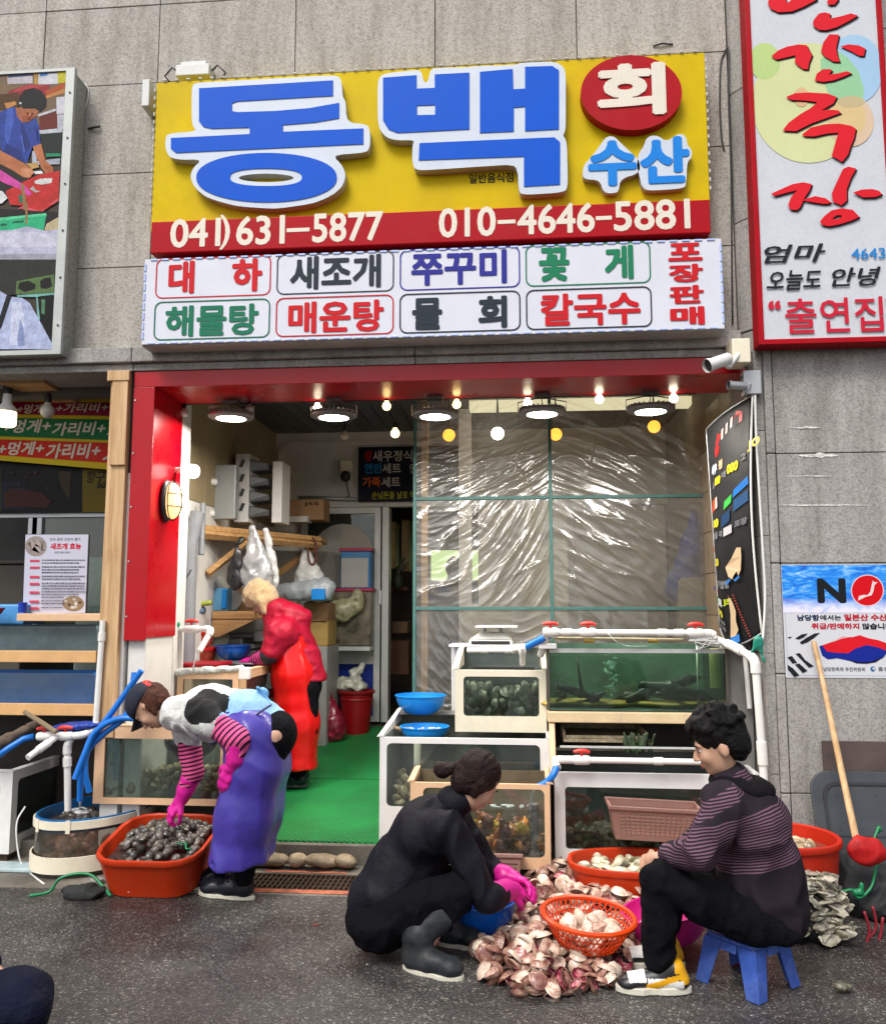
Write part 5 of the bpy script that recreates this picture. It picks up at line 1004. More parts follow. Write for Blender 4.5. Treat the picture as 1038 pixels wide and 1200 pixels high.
# orange tub with dark cockles
ORT=M('orange_tub_plastic',hexc('c8380e',.8),.38,spec=.35,var=.08,vs=5,fine=.04,bump=.05,dirt=.35,dirtcol=(.22,.05,.02))
def loft(mb,loops,close0=True):
 n=len(loops[0]); vs=[p for l in loops for p in l]; fs=[]
 for i in range(len(loops)-1):
  for k in range(n): fs.append((i*n+k,i*n+(k+1)%n,(i+1)*n+(k+1)%n,(i+1)*n+k))
 if close0: fs.append(tuple(range(n))[::-1])
 mb.add(vs,fs)
def tub(name,label,outline,h,flare,tf,mat,rim=.022,th=.012,cat='tub'):
 """outline: rim loop (x,y) about 0; tf maps local to world"""
 c0=sum((p[0] for p in outline))/len(outline),sum((p[1] for p in outline))/len(outline)
 def lp(s,z,g=0):
  out=[]
  for x,y in outline:
   dx,dy=x-c0[0],y-c0[1]; L=math.hypot(dx,dy); out.append(tf@Vector((c0[0]+dx*s+dx/L*g,c0[1]+dy*s+dy/L*g,z)))
  return out
 t=thing(name,label,cat,tuple(tf@Vector((c0[0],c0[1],0))))
 mb=MB(); loft(mb,[lp(flare,0),lp(flare,.001),lp(1-(1-flare)*.5,h*.5),lp(1,h-.03,-rim*.6),lp(1,h-.028,0),lp(1,h-.012,.004),lp(1,h,.0),lp(1,h+.003,-rim*.5),lp(1,h-.004,-rim),lp(1-(1-flare)*.5,h*.5,-th),lp(flare,.015,-th)]); 
 n=len(outline); m=len(mb.v); mb.f.append(tuple(range(m-n,m))); mb.m.append(0)
 obj('tub_body',mb,mat,t,smooth=38); return t
def oct_(x0,x1,y0,y1,c,n=3):
 return rrect(x0,x1,y0,y1,c,n)
rx0,rx1=oz(119,985,.23).x,oz(248,955,.3).x
tilt=Matrix.Translation((0,-.5,.005))@Matrix.Rotation(R(12),4,'X')@Matrix.Translation((0,.5,0))
T1=tub('orange_tub','orange tub of dark wet cockles in front of the bending woman',oct_(-2.235,-1.665,-.56,.0,.15),.215,.84,tilt,ORT)
mb=MB(); mb.add([tilt@Vector((x,y,.15)) for x,y in oct_(-2.20,-1.70,-.53,-.04,.14)],[tuple(range(16))]); obj('water_surface',mb,water('tub_dark_water',(.035,.032,.03),.75,bs=40,bump=1),T1,fixn=False)
mb=MB(); 
for k in range(9): p=tilt@Vector((-2.03+random.uniform(-.01,.012),-.522+k*.0007,.19-k*.02)); mb.sphere(p,random.uniform(.003,.007),6,4)
obj('paint_drip',mb,M('white_splash',(.7,.68,.62),.5,bump=0),T1,smooth=True)
dcl=protos(SH_GRY,'cockle',a=.028,b_=.026,h=.02)
def heap1(g,i):
 x=g.gauss(-1.93,.12); y=g.gauss(-.22,.12); x=min(max(x,-2.15),-1.74); y=min(max(y,-.46),-.08)
 r=math.hypot((x+1.93)/.27,(y+.22)/.24); return tilt@Vector((x,y,.155+max(0,.09*(1-r*r))*g.uniform(.6,1)))
scatter(dcl,190,heap1,'dark wet cockle in the orange tub under the pink glove','cockle','dark cockles in the orange tub',.8,seed=8)
mb=MB(); mb.tube(bez([tilt@Vector(v) for v in ((-1.84,-.32,.2),(-1.82,-.36,.215),(-1.79,-.34,.21),(-1.77,-.38,.2),(-1.75,-.36,.19))]),.005,6); obj('twine',mb,GCORD,label='short green cord among the dark cockles in the orange tub',cat='cord',smooth=True)
# peach framed clam tank behind the tub
a=oy(112,868,-.05); c=oy(270,945,-.05); zt_=oy(190,852,-.05).z
wl_=(oy(122,900,-.05).x,oy(258,900,-.05).x,oy(190,936,-.05).z,oy(190,866,-.05).z)
T2=win_tank('clam_tank','peach framed tank full of tan clams behind the orange tub',a.x,c.x,-.05,.42,c.z,zt_,PEACH,wl_,r=.008,th=.025,inside=INSG,wlev=zt_-.04,wcol=(.16,.19,.16),gl=MURK)
fcl=protos(SH_TAN,'clam',a=.03,b_=.028,h=.018)
scatter(fcl,170,lambda g,i:(g.uniform(a.x+.05,c.x-.05),g.uniform(-.01,.35)**1.0,c.z+.05+g.random()*.12),'round tan clams heaped in the peach framed tank','clam','',.8,seed=10,stuff='clam_heap')
s=SDF(.01); p=oy(224,866,.06); s.ell((p.x,p.y,p.z),(.16,.12,.12)); s.ell((p.x,p.y,p.z+.12),(.4,.4,.12),cut=True,k=.01); soft('black_basin',s,BLK,vox=.012,label='black basin hanging in the peach framed clam tank',cat='basin')
mb=MB(); mb.box(-2.1,c.x-.02,.12,.4,.0,c.z-.003); obj('tank_stand',mb,_mc['dark_stand'],label='dark stand under the peach framed clam tank',cat='stand')
# SHOP FRONT: lamps, vinyl screen, banner, cameras
YVn=1.5
def lm(px,py,Y): return oy(px,py,Y)
GLOW=emis('led_disc_glow',(1,.97,.9),14); FIN=M('lamp_fin_grey',(.20,.20,.19),.4,metal=.6,var=.1,bump=0)
ln=['round LED bay lamp nearest the red column','round LED bay lamp second from the left over the green mat','round LED bay lamp above the left edge of the plastic screen','round LED bay lamp in front of the middle upright of the screen','round LED bay lamp nearest the black menu banner']
for i,(px,py) in enumerate(((271,489),(391,488),(510,487),(635,484),(762,481))):
 p=oy(px,py,.36); t=thing('bay_lamp',ln[i],'lamp',(p.x,p.y,p.z),group='round LED lamps under the red beam'); q=p
 mb=MB(); mb.lathe([(.098,-.012),(.145,-.004),(.15,.006),(.138,.022),(.085,.034),(.04,.042),(.0001,.043)],q,36); mb.lathe([(.098,-.012),(.098,-.006),(.0001,-.006)],q,36); obj('lamp_housing',mb,FIN,t,smooth=35)
 mb=MB(); mb.lathe([(.0001,-.0085),(.096,-.0085)],q,36); obj('light_disc',mb,GLOW,t,fixn=False)
 mb=MB()
 for k in range(28):
  a=2*PI*k/28; mb.box(.1,.146,-.0015,.0015,.008,.032,M=Matrix.Translation(q)@Matrix.Rotation(a,4,'Z'))
 obj('cooling_fins',mb,FIN,t)
 top=Vector((q.x,q.y,2.835)); mb=MB(); mb.tube([q+Vector((-.15,0,.0)),q+Vector((-.152,0,.07)),top+Vector((-.04,0,-.01)),top+Vector((.04,0,-.01)),q+Vector((.152,0,.07)),q+Vector((.15,0,.0))],.004,6); obj('hanger_bracket',mb,STEEL,t)
 mb=MB(); mb.box(q.x-.05,q.x+.05,q.y-.03,q.y+.03,2.829,2.851); mb.tube([top,q+Vector((0,0,.04))],.003,6); obj('ceiling_mount',mb,FIN,t)
 ld=bpy.data.lights.new('bay_lamp_light','AREA'); ld.shape='DISK'; ld.size=.19; ld.energy=13; ld.color=(1,.94,.84); lo=bpy.data.objects.new('bay_lamp_light',ld); COL.objects.link(lo); lo.parent=t; lo.location=(0,0,-.011)
YG=emis('yellow_bulb_glow',(1,.72,.28),5); WG=emis('white_bulb_glow',(1,.88,.62),6)
for px,py,lit,lab,Y in ((216,484,0,'small unlit bulb at the left inner corner of the red frame',.4),(292,480,0,'small unlit bulb on the cord right of the first bay lamp',.4),(372,478,1,'small warm lit bulb left of the second bay lamp',.4),(453,476,1,'small yellow lit bulb between the second and third bay lamps',.4),(535,474,1,'small yellow bulb on the cord right of the third bay lamp',.4),(618,472,1,'small bulb half behind the fourth bay lamp bracket',.41),(702,468,1,'small white lit bulb between the fourth and fifth bay lamps',.4),(789,467,1,'small lit bulb on the cord at the right end of the beam',.4),(463,508,1,'small yellow bulb further back below the dark ceiling',1.5),(404,511,0,'tiny unlit bulb further back under the ceiling',1.8)):
 p=oy(px,py,Y); s=1 if Y<1 else 1.25
 bulb(px,py,Y,.028*s,lit,lab,group='small bulbs strung under the beam',glow=YG if px in (453,535,463) else WG,topz=2.852 if Y<1 else 3.2)
cp=[oy(205,466,.4)]+[oy(x,y,.4) for x,y in ((216,470),(292,466),(372,463),(453,462),(535,461),(618,459),(702,456),(789,452),(815,452))]
cord=[]
for a,b_ in zip(cp,cp[1:]): cord+= [a,a.lerp(b_,.5)-Vector((0,0,.012))]
cord.append(cp[-1]); mb=MB(); mb.tube(bez([Vector((c.x,c.y,min(c.z,2.845))) for c in cord],3),.004,6); obj('bulb_cable',mb,BLK,label='black cable strung with bulbs under the red beam',cat='cable',smooth=True)
p=ox(197,587,-2.19); t=thing('caged_lamp','oval caged bulkhead lamp glowing warm on the red column','lamp',tuple(p))
s=Vector((.0,0,0)); mb=MB(); mb.sphere(p+Vector((.03,0,0)),1,18,12,(.055,.07,.115)); obj('lamp_glass',mb,M('lit_opal_glass',(.8,.68,.45),.3,emit=.9,emitcol=(1,.62,.22),bump=0,var=.1),t,smooth=True)
mb=MB(); mb.sphere(p-Vector((.005,0,0)),1,18,12,(.03,.085,.135)); obj('lamp_backplate',mb,BLK,t,smooth=True)
mb=MB()
for zz in (-.04,.04): mb.tube([p+Vector((.03+.062*math.cos(a)*math.sqrt(1-(zz/.125)**2),.078*math.sin(a)*math.sqrt(1-(zz/.125)**2),zz)) for a in [R(-90+18*k) for k in range(11)]],.0035,6)
mb.tube([p+Vector((.03+.062*math.cos(a),0,.125*math.sin(a))) for a in [R(-90+15*k) for k in range(13)]],.0035,6); mb.tube([p+Vector((.03,-.08*math.cos(a),.125*math.sin(a))) for a in [R(-90+15*k) for k in range(13)]],.0035,6); obj('wire_cage',mb,BLK,t,smooth=True)
p=oy(222,552,.3); t=thing('spot_bulb','bright white lit bulb sticking out sideways above the caged lamp','bulb',tuple(p)); d=Vector((1,-.25,-.12)).normalized()
Rm=d.to_track_quat('Z','Y').to_matrix().to_4x4(); mb=MB(); mb.lathe([(.0001,.06),(.04,.055),(.046,.04),(.045,-.02),(.03,-.045)],p,18,M=Rm); obj('glass_globe',mb,emis('spot_bulb_glow',(1,.96,.88),2.6),t,smooth=40)
mb=MB(); mb.lathe([(.03,-.045),(.02,-.08),(.018,-.1),(.0001,-.1)],p,14,M=Rm); obj('bulb_collar',mb,WPL,t,smooth=40); mb=MB(); mb.tube([p-d*.095,p-d*.135,p-d*.14+Vector((0,0,.2)),Vector((p.x-.13,p.y,2.83))],[.016,.014,.004,.004],8); obj('bulb_socket',mb,BLK,t,smooth=40)
# plastic screen on a teal frame
VL,VM_,VR=oy(486,600,YVn).x,oy(645,600,YVn).x,oy(831,583,YVn).x; H1,H2=oy(645,583,YVn).z,oy(645,713,YVn).z; VT,VB=3.19,floor_z(YVn)+.02
VR2=oy(818,480,YVn).x
scn=thing('plastic_screen','clear wrinkled plastic sheeting on a teal angle iron frame','screen',((VL+VR)/2,YVn,VB))
def vbar(x,z0,z1,xt=None):
 xt=x if xt is None else xt
 mb=MB(); w=.012; mb.hexa([(x-w,YVn-.018,z0),(x+w,YVn-.018,z0),(x+w,YVn+.01,z0),(x-w,YVn+.01,z0)],[(xt-w,YVn-.018,z1),(xt+w,YVn-.018,z1),(xt+w,YVn+.01,z1),(xt-w,YVn+.01,z1)]); obj('upright_bar',mb,TEAL,scn,bevel=.002)
vbar(VL,VB,VT); vbar(VM_,VB,VT); vbar(VR,VB,VT,VR)
for z in (VT,H1,H2,VB):
 for x0,x1 in ((VL+.012,VM_-.012),(VM_+.012,VR-.012)):
  mb=MB(); mb.box(x0,x1,YVn-.02,YVn+.008,z-.012,z+.012); obj('cross_bar',mb,TEAL,scn,bevel=.002)
def vinyl_mat():
 m=bpy.data.materials.new('wrinkled_vinyl'); m.use_nodes=True; t=m.node_tree; N=t.nodes; L=t.links; out=N['Material Output']; N.remove(N['Principled BSDF'])
 T=N.new('ShaderNodeBsdfTransparent'); T.inputs[0].default_value=(.90,.87,.80,1)
 G=N.new('ShaderNodeBsdfGlossy'); G.inputs['Roughness'].default_value=.2; G.inputs[0].default_value=(1,1,1,1)
 D=N.new('ShaderNodeBsdfDiffuse'); D.inputs[0].default_value=(.56,.54,.49,1); TL=N.new('ShaderNodeBsdfTranslucent'); TL.inputs[0].default_value=(.62,.58,.50,1)
 dm=N.new('ShaderNodeMixShader'); dm.inputs[0].default_value=.4; L.new(D.outputs[0],dm.inputs[1]); L.new(TL.outputs[0],dm.inputs[2])
 tc=N.new('ShaderNodeTexCoord'); n=N.new('ShaderNodeTexNoise'); n.inputs['Scale'].default_value=45; n.inputs['Detail'].default_value=5; L.new(tc.outputs['Object'],n.inputs[0])
 bp=N.new('ShaderNodeBump'); bp.inputs['Strength'].default_value=.35; bp.inputs['Distance'].default_value=.004; L.new(n.outputs[0],bp.inputs['Height']); L.new(bp.outputs[0],G.inputs['Normal'])
 lw=N.new('ShaderNodeLayerWeight'); lw.inputs[0].default_value=.42; L.new(bp.outputs[0],lw.inputs['Normal'])
 m1=N.new('ShaderNodeMixShader'); q=N.new('ShaderNodeMapRange'); q.inputs[3].default_value=.08; q.inputs[4].default_value=.8; L.new(lw.outputs['Fresnel'],q.inputs[0]); L.new(q.outputs[0],m1.inputs[0]); L.new(T.outputs[0],m1.inputs[1]); L.new(G.outputs[0],m1.inputs[2])
 m2=N.new('ShaderNodeMixShader'); q2=N.new('ShaderNodeMapRange'); q2.inputs[3].default_value=.20; q2.inputs[4].default_value=.95; L.new(lw.outputs['Facing'],q2.inputs[0]); L.new(q2.outputs[0],m2.inputs[0]); L.new(m1.outputs[0],m2.inputs[1]); L.new(dm.outputs[0],m2.inputs[2]); L.new(m2.outputs[0],out.inputs[0]); return m
VMAT=vinyl_mat()
def folds(u,v,seed,th0,th1,fan):
 rg=np.random.default_rng(seed); h=0
 for i in range(12):
  th=th0+(th1-th0)*v+fan*(u-.5)+rg.normal()*.11; s=(v*math.cos(th)-u*math.sin(th)); al=u*math.cos(th)+v*math.sin(th)
  f=rg.uniform(14,85)*(.8+.5*rg.random()); c0=rg.uniform(-.6,.9); wd=rg.uniform(.2,.9); env=math.exp(-((s-c0)/wd)**2)*(.35+.65*max(0,math.sin(al*rg.uniform(2,7)+rg.uniform(0,6))))
  w=1.6*math.sin(al*rg.uniform(1,3)+rg.uniform(0,6))+.35*math.sin(al*rg.uniform(7,15)+s*9+rg.uniform(0,6))
  r=1-abs(math.sin(f*s*.5+w+rg.uniform(0,6))); h+=env*(r**2.6)*(34/f)
 h+=.12*math.sin(u*31+v*17+3*math.sin(v*13))*math.sin(v*23-u*9)
 for i in range(4):
  cx,cy,a=rg.uniform(.1,.9),rg.uniform(.1,.9),rg.uniform(0,3); d=(u-cx)*math.sin(a)-(v-cy)*math.cos(a); l=(u-cx)*math.cos(a)+(v-cy)*math.sin(a); h+=.7*math.exp(-(d/.012)**2-(l/.12)**2)
 return h
panes=[(VL,VM_,H1,VT,.45,.22,.35,1),(VM_,VR,H1,VT,-.35,-.55,-.2,2),(VL,VM_,H2,H1,.15,.35,.7,3),(VM_,VR,H2,H1,-.75,-.55,-.1,4),(VL,VM_,VB,H2,-.2,-.5,.9,5),(VM_,VR,VB,H2,-.5,-.7,.2,6)]
for x0,x1,z0,z1,a0,a1,fan,sd in panes:
 x0+=.008; x1-=.008; z0+=.006; z1-=.006
 def fn(u,v):
  e=min(1,8*min(u,1-u))*min(1,8*min(v,1-v)); return Vector((x0+u*(x1-x0),YVn-.004-.016*folds(u,v*(z1-z0)/(x1-x0),sd,a0,a1,fan)*(.35+.65*e),z0+v*(z1-z0)))
 mb=MB(); mb.grid(fn,130,int(130*(z1-z0)/(x1-x0))); obj('vinyl_sheet',mb,VMAT,scn,smooth=True,fixn=False)
mb=MB(); mb.box(VL+.045,VL+.095,YVn+.05,YVn+.1,VB,3.19); obj('timber_stud',mb,POSTW,label='pale timber stud just behind the left edge of the plastic screen',cat='stud')
mb=MB(); mb.box(oy(550,470,1.9).x,oy(826,470,1.9).x,1.85,2.0,3.12,3.19); obj('strip_light',mb,emis('strip_glow',(1,.93,.62),.75),label='long pale yellow strip light behind the plastic screen',cat='light')
for px,py,c,st,lab in ((526,510,(1,.36,.04),2.4,'orange glowing bulb behind the upper left plastic pane'),(651,509,(1,.36,.04),2.4,'orange glowing bulb behind the middle upright'),(766,500,(1,.36,.04),2.4,'orange glowing bulb behind the upper right plastic pane'),(583,508,(1,.97,.85),24,'white glowing bulb behind the upper left plastic pane')):
 p=oy(px,py,1.75); mb=MB(); mb.sphere(p,.05,14,10); t=obj('glowing_bulb',mb,emis('glow_%d'%px,c,st),label=lab,cat='bulb',smooth=True); mb=MB(); mb.tube([p+Vector((0,0,.03)),p+Vector((0,0,.09)),Vector((p.x,p.y,3.2))],[.02,.016,.003],8); obj('bulb_holder',mb,BLK,t)
ip=thing('inner_partition','grey glazed partition with aluminium posts behind the plastic screen','partition',(.3,2.2,.3))
for px in (546,): 
 p=oy(px,700,2.2); mb=MB(); mb.box(p.x-.06,p.x+.05,2.18,2.24,.32,3.2); obj('partition_post',mb,ALUW,ip,bevel=.004)
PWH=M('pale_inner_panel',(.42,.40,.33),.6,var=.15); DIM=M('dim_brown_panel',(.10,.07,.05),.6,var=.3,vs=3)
a,c=oy(615,600,2.2),oy(645,740,2.2); mb=MB(); mb.box(a.x,a.x+.35,2.19,2.23,.33,a.z+.1); obj('pale_panel',mb,PWH,ip)
a,c=oy(700,600,2.3),oy(770,700,2.3); mb=MB(); mb.box(a.x-.2,a.x+.55,2.24,2.28,.33,oy(700,594,2.3).z); obj('grey_panel',mb,M('mid_grey_panel',(.24,.22,.19),.5,var=.25,vs=2),ip)
a,c=oy(540,708,2.2),oy(600,800,2.2); mb=MB(); mb.box(a.x+.02,c.x,2.1,2.18,.33,a.z); obj('grey_panel',mb,_mc['pale_inner_panel'],ip)
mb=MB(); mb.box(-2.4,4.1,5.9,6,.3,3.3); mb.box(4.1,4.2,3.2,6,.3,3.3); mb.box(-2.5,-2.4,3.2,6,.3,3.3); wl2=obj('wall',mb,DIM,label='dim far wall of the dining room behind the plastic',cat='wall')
for x0,x1 in ((505,541),(548,581)):
 a,c=oy(x0,645,5.85),oy(x1,680,5.85); w=thing('bright_window','small pale green bright window far back behind the %s part of the pane'%('left' if x0<520 else 'middle'),'window',(a.x,5.85,c.z)); mb=MB(); mb.box(a.x,c.x,5.86,5.88,c.z,a.z); obj('window_pane',mb,emis('daylit_window',(.70,.95,.45),.75),w); mb=MB(); mb.frame([(a.x-.03,c.z-.03),(c.x+.03,c.z-.03),(c.x+.03,a.z+.03),(a.x-.03,a.z+.03)],[(a.x,c.z),(c.x,c.z),(c.x,a.z),(a.x,a.z)],lambda u,v,w_:Vector((u,5.85-w_,v)),.03); obj('window_frame',mb,ALU,w)
for px,py,lab in ((532,665,'dark seat back far behind the lower left pane'),(618,672,'dark seat back behind the centre of the pane')):
 p=oy(px,py,4.2); s=SDF(.04); s.ell((p.x,4.2,p.z),(.1,.1,.13)).ell((p.x,4.2,p.z-.33),(.24,.12,.22)).cap((p.x,4.2,p.z-.5),(p.x,4.2,.47),.12); soft('chair',s,BLK,vox=.04,label=lab,cat='chair')  # rough dark shape suggesting a faint seated figure, not furniture
s=SDF(.03); a=oy(812,600,1.75); b_=oy(800,690,1.75)
s.cap(a,(a.x-.0,1.75,a.z-.25),.03,.08).cap((a.x,1.75,a.z-.25),(b_.x-.02,1.75,b_.z),.09,.12).cap((a.x-.02,1.76,a.z-.25),(b_.x+.05,1.77,b_.z),.09,.11); BCOAT=M('blue_raincoat',hexc('0a46c0',.6),.45,var=.2,vs=8,bump=.2)
soft('raincoat',s,BCOAT,vox=.014,wr=.012,wf=45,label='blue raincoat hanging behind the right plastic pane',cat='raincoat')
s=SDF(.03); a=oy(841,598,1.2); b_=oy(846,690,1.2); s.cap(a,b_,.022,.045); s.cap((a.x+.02,1.22,a.z),(b_.x-.01,1.22,b_.z),.02,.04); soft('raincoat',s,BCOAT,vox=.01,wr=.008,wf=60,label='blue cloth sticking out between the screen and the menu banner',cat='cloth')
a,c=oy(792,677,1.7),oy(835,745,1.7); mb=MB(); l=rrect(a.x,c.x,.5,a.z,.05); mb.prism(l,lambda u,v,w:Vector((u,1.62+w,v)),.12); obj('rounded_case',mb,M('pale_grey_case',(.42,.40,.36),.5,dirt=.3),label='pale grey rounded panel standing behind the right end of the screen',cat='panel',bevel=.006)
# black menu banner hung in the right reveal
A0=oy(826,503,.50); B0=oy(880,463,-.13); C1=oy(891,742,-.13); D1=oy(842,736,.50); A1=D1
def bmap(u,v,w):   # u 0..1 left-right, v 0..1 bottom-top
 top=A0.lerp(B0,u); bot=D1.lerp(C1,u); bot=bot+Vector((0,0,-.085*math.sin(PI*u)*(1-v)))
 p=bot.lerp(top,v); bulge=.05*math.sin(PI*u)*(1+.5*math.sin(v*5)); n=Vector((-.93,-.36,0)); sag=.05*math.sin(PI*v)*u
 return p+n*(bulge+w-.01)+Vector((-sag*.6,0,0))+Vector((0,0,.0))
bb=thing('menu_banner','black cloth menu banner with yellow prices hanging in the right reveal','banner',tuple(A0))
BC=M('black_banner_cloth',(.007,.007,.008),.6,spec=.2,var=.2,bump=.15,bs=25)
mb=MB(); mb.grid(lambda u,v:bmap(u,v,0),16,40); obj('banner_cloth',mb,BC,bb,smooth=True,fixn=False,solid=.0015)
mb=MB(); mb.tube([bmap(1,v/20,.003) for v in range(21)],.006,6); obj('edge_cord',mb,PVC,bb,smooth=True); mb=MB(); mb.tube([bmap(u/12,1,.003) for u in range(13)],.004,6); mb.tube([bmap(u/12,0,.003) for u in range(13)],.005,6); mb.tube([bmap(0,v/20,.003) for v in range(21)],.004,6); obj('edge_cord',mb,ALU,bb,smooth=True)
def bpoly(c,*pts): return ('p',[list(pts)],c)
it=[bpoly('c8161a',(.25,.86),(.33,.93),(.36,.915),(.72,.955),(.73,.975),(.84,.955),(.84,.915),(.74,.905),(.36,.865),(.35,.835),(.26,.82))]
for k in range(3): it.append(bpoly('e8c8c0',(.42+k*.1,.885+k*.012),(.46+k*.1,.89+k*.012),(.47+k*.1,.935+k*.012),(.43+k*.1,.93+k*.012)))
def brow(x0,x1,y,h,col,txt=None,sl=.03,bd=.06): it.append(('t',txt,(x0,x1,y,y+h),col,bd))
brow(.12,.30,.745,.05,'c8d0e0','새우'); brow(.36,.46,.75,.045,'c8a080','찜'); brow(.14,.24,.68,.03,'6a6870','소'); brow(.24,.42,.685,.04,'d8cc20','000'); brow(.46,.56,.70,.03,'6a6870','대'); brow(.58,.80,.705,.045,'d8cc20','000'); brow(.84,.93,.735,.03,'707070','2'); brow(.95,1.15,.76,.05,'c8c020','JO')
it.append(bpoly('1470c0',(.72,.59),(.97,.625),(.96,.66),(.74,.625))); it.append(bpoly('3cae48',(.55,.555),(.70,.575),(.70,.61),(.56,.59))); it.append(bpoly('1c4a78',(.74,.53),(.97,.555),(.96,.60),(.74,.58))); it.append(bpoly('1a3c60',(.5,.48),(.68,.50),(.68,.55),(.5,.53)))
it.append(bpoly('d04018',(.12,.565),(.26,.575),(.28,.63),(.13,.62))); it.append(bpoly('c8c0b8',(.27,.575),(.37,.58),(.34,.63),(.29,.63)))
brow(.16,.42,.49,.04,'d8cc20','00'); brow(.16,.40,.44,.03,'7a7880','전골'); brow(.44,.54,.44,.03,'7a7880','각'); it.append(bpoly('b8b8bc',(.56,.44),(.72,.445),(.72,.48),(.56,.475))); brow(.76,.95,.46,.03,'707078','포장')
brow(.10,.22,.375,.03,'c85a30','복'); brow(.22,.40,.32,.035,'d8cc20','20'); brow(.18,.32,.27,.03,'707078','칼국'); brow(.2,.62,.225,.035,'808088','공기밥별'); it.append(bpoly('8a3430',(.1,.193),(.6,.19),(.6,.194),(.1,.197)))
for k in range(16): v=.19-.012*k; u=.66+.012*k; it.append(bpoly('a84840',(u,v),(u+.03,v),(u+.03,v+.005),(u,v+.005)))
it.append(bpoly('2e8a3c',(.14,.15),(.24,.15),(.24,.18),(.14,.18))); it.append(bpoly('c8c8cc',(.25,.148),(.40,.148),(.40,.18),(.25,.18))); brow(.44,.66,.155,.028,'b8c828','J5'); brow(.20,.38,.10,.032,'d8cc20','70'); brow(.2,.44,.045,.02,'707078','소주'); brow(.2,.44,.07,.02,'707078','맥주')
it.append(bpoly('d8bc98',(.60,.31),(.72,.34),(.80,.375),(.86,.37),(.86,.33),(.84,.28),(.80,.26),(.78,.28),(.74,.27),(.70,.255),(.64,.27))); it.append(bpoly('3a78c0',(.56,.245),(.64,.262),(.68,.255),(.60,.238))); it.append(bpoly('3a78c0',(.72,.25),(.80,.262),(.82,.252),(.75,.242)))
it.append(bpoly('d8bc98',(.60,.19),(.66,.17),(.70,.13),(.68,.09),(.70,.055),(.64,.035),(.52,.03),(.56,.07),(.60,.12))); it.append(bpoly('3a8ae0',(.52,.03),(.64,.035),(.70,.04),(.70,.01),(.56,.0)))
def fine(its):   # subdivide so the print follows the cloth: map each vertex onto the cloth
 return its
print_sheet('banner_print',it,lambda u,v,w:bmap(u,v,w+.0025),bb,step=.00025,w0=.001)
mb=MB(); p=[oy(884,452,-.13),oy(886,520,-.14),oy(893,640,-.14),oy(896,700,-.14),oy(892,770,-.14)]; mb.tube(bez(p),.007,6); obj('banner_rope',mb,PVC,label='white cord running down beside the black menu banner',cat='cord',smooth=True)
mb=MB(); p=[oy(876,462,-.12),oy(868,458,-.12),oy(865,448,-.12),oy(872,440,-.13),oy(880,448,-.13),oy(882,460,-.13),oy(874,466,-.12)]; mb.tube(bez(p),.004,6); obj('hanging_cable',mb,BLK,label='black cord loop holding up the corner of the menu banner',cat='cord',smooth=True)
s=SDF(.02); p=oy(888,752,-.15); s.ell(p,(.03,.02,.035)).cap(p,oy(895,775,-.15),.012,.008).cap(p,oy(880,765,-.15),.01,.006); soft('green_tie',s,M('green_plastic_strip',(.01,.22,.15),.4,bump=.1),vox=.005,wr=.004,wf=90,label='green plastic strip knotted at the foot of the menu banner',cat='tie')
# CCTV cameras
def cam_(px,py,Y,L,r,d,mat,label,mount,mm):
 p=oy(px,py,Y); d=Vector(d).normalized(); Rm=d.to_track_quat('Z','Y').to_matrix().to_4x4(); t=thing('security_camera',label,'camera',tuple(p))
 mb=MB(); mb.lathe([(.0001,-L*.5),(r*.8,-L*.5),(r,-L*.42),(r,L*.42),(r*1.12,L*.44),(r*1.12,L*.56)],p,20,M=Rm); obj('camera_body',mb,mat,t,smooth=35); mb=MB(); mb.lathe([(.0001,L*.46),(r*1.0,L*.46)],p,20,M=Rm); obj('camera_lens',mb,M('dark_lens',(.01,.01,.012),.1,bump=0,var=0),t,fixn=False)
 m_=oy(*mount,Y+.1); mb=MB(); mb.tube([p-d*L*.3+Vector((0,0,-r)),p-d*L*.45+Vector((0,0,-r*1.4)),m_],[r*.35,r*.38,r*.4],10); obj('camera_arm',mb,mat,t,smooth=40); mb=MB(); mb.box(m_.x-.05,m_.x+.05,m_.y-.025,-.08 if m_.y<-.1 else m_.y+.03,m_.z-.07,m_.z+.07); obj('mounting_box',mb,mm,t,bevel=.006)
cam_(842,424,-.30,.15,.035,(-.85,-.35,-.35),WPL,'white bullet security camera at the right end of the red beam',(867,412),CREAM)
cam_(864,452,-.22,.10,.024,(-1,-.2,.05),ALU,'small dark faced security camera below the white one',(880,449),ALU)
mb=MB(); p=[oy(868,425,-.14),oy(875,435,-.14),oy(866,445,-.14),oy(872,452,-.14)]; mb.tube(bez(p),.004,6); obj('hanging_cable',mb,BLK,label='thin black lead between the two security cameras',cat='cord',smooth=True)
for pts,lab in (([(849,60),(853,58),(853,110),(856,200),(857,300),(858,380)],'thin black cable running down the granite beside the yellow sign'),([(849,60),(844,75),(843,120),(845,160),(848,176)],'short loop of black cable right of the yellow sign'),([(100,98),(104,105),(103,118),(98,130),(92,133)],'thin white cable loop beside the picture board')):
 mb=MB(); mb.tube(bez([oy(x,y,-.012) for x,y in pts]),.005 if 'white' not in lab else .003,6); obj('wall_cable',mb,BLK if 'white' not in lab else PVC,label=lab,cat='cable',smooth=True)
mb=MB(); mb.tube([oy(104,151,-.01),oy(112,149,-.03),oy(118,148,-.02)],.007,6); obj('wall_hook',mb,BLK,label='small black wire stub in the granite right of the picture board',cat='hook')
mb=MB(); mb.tube([oy(765,54,-.012),oy(775,51,-.02),oy(788,52,-.012)],.005,6); obj('wall_hook',mb,BLK,label='short black wire scrap above the red disc of the sign',cat='hook')
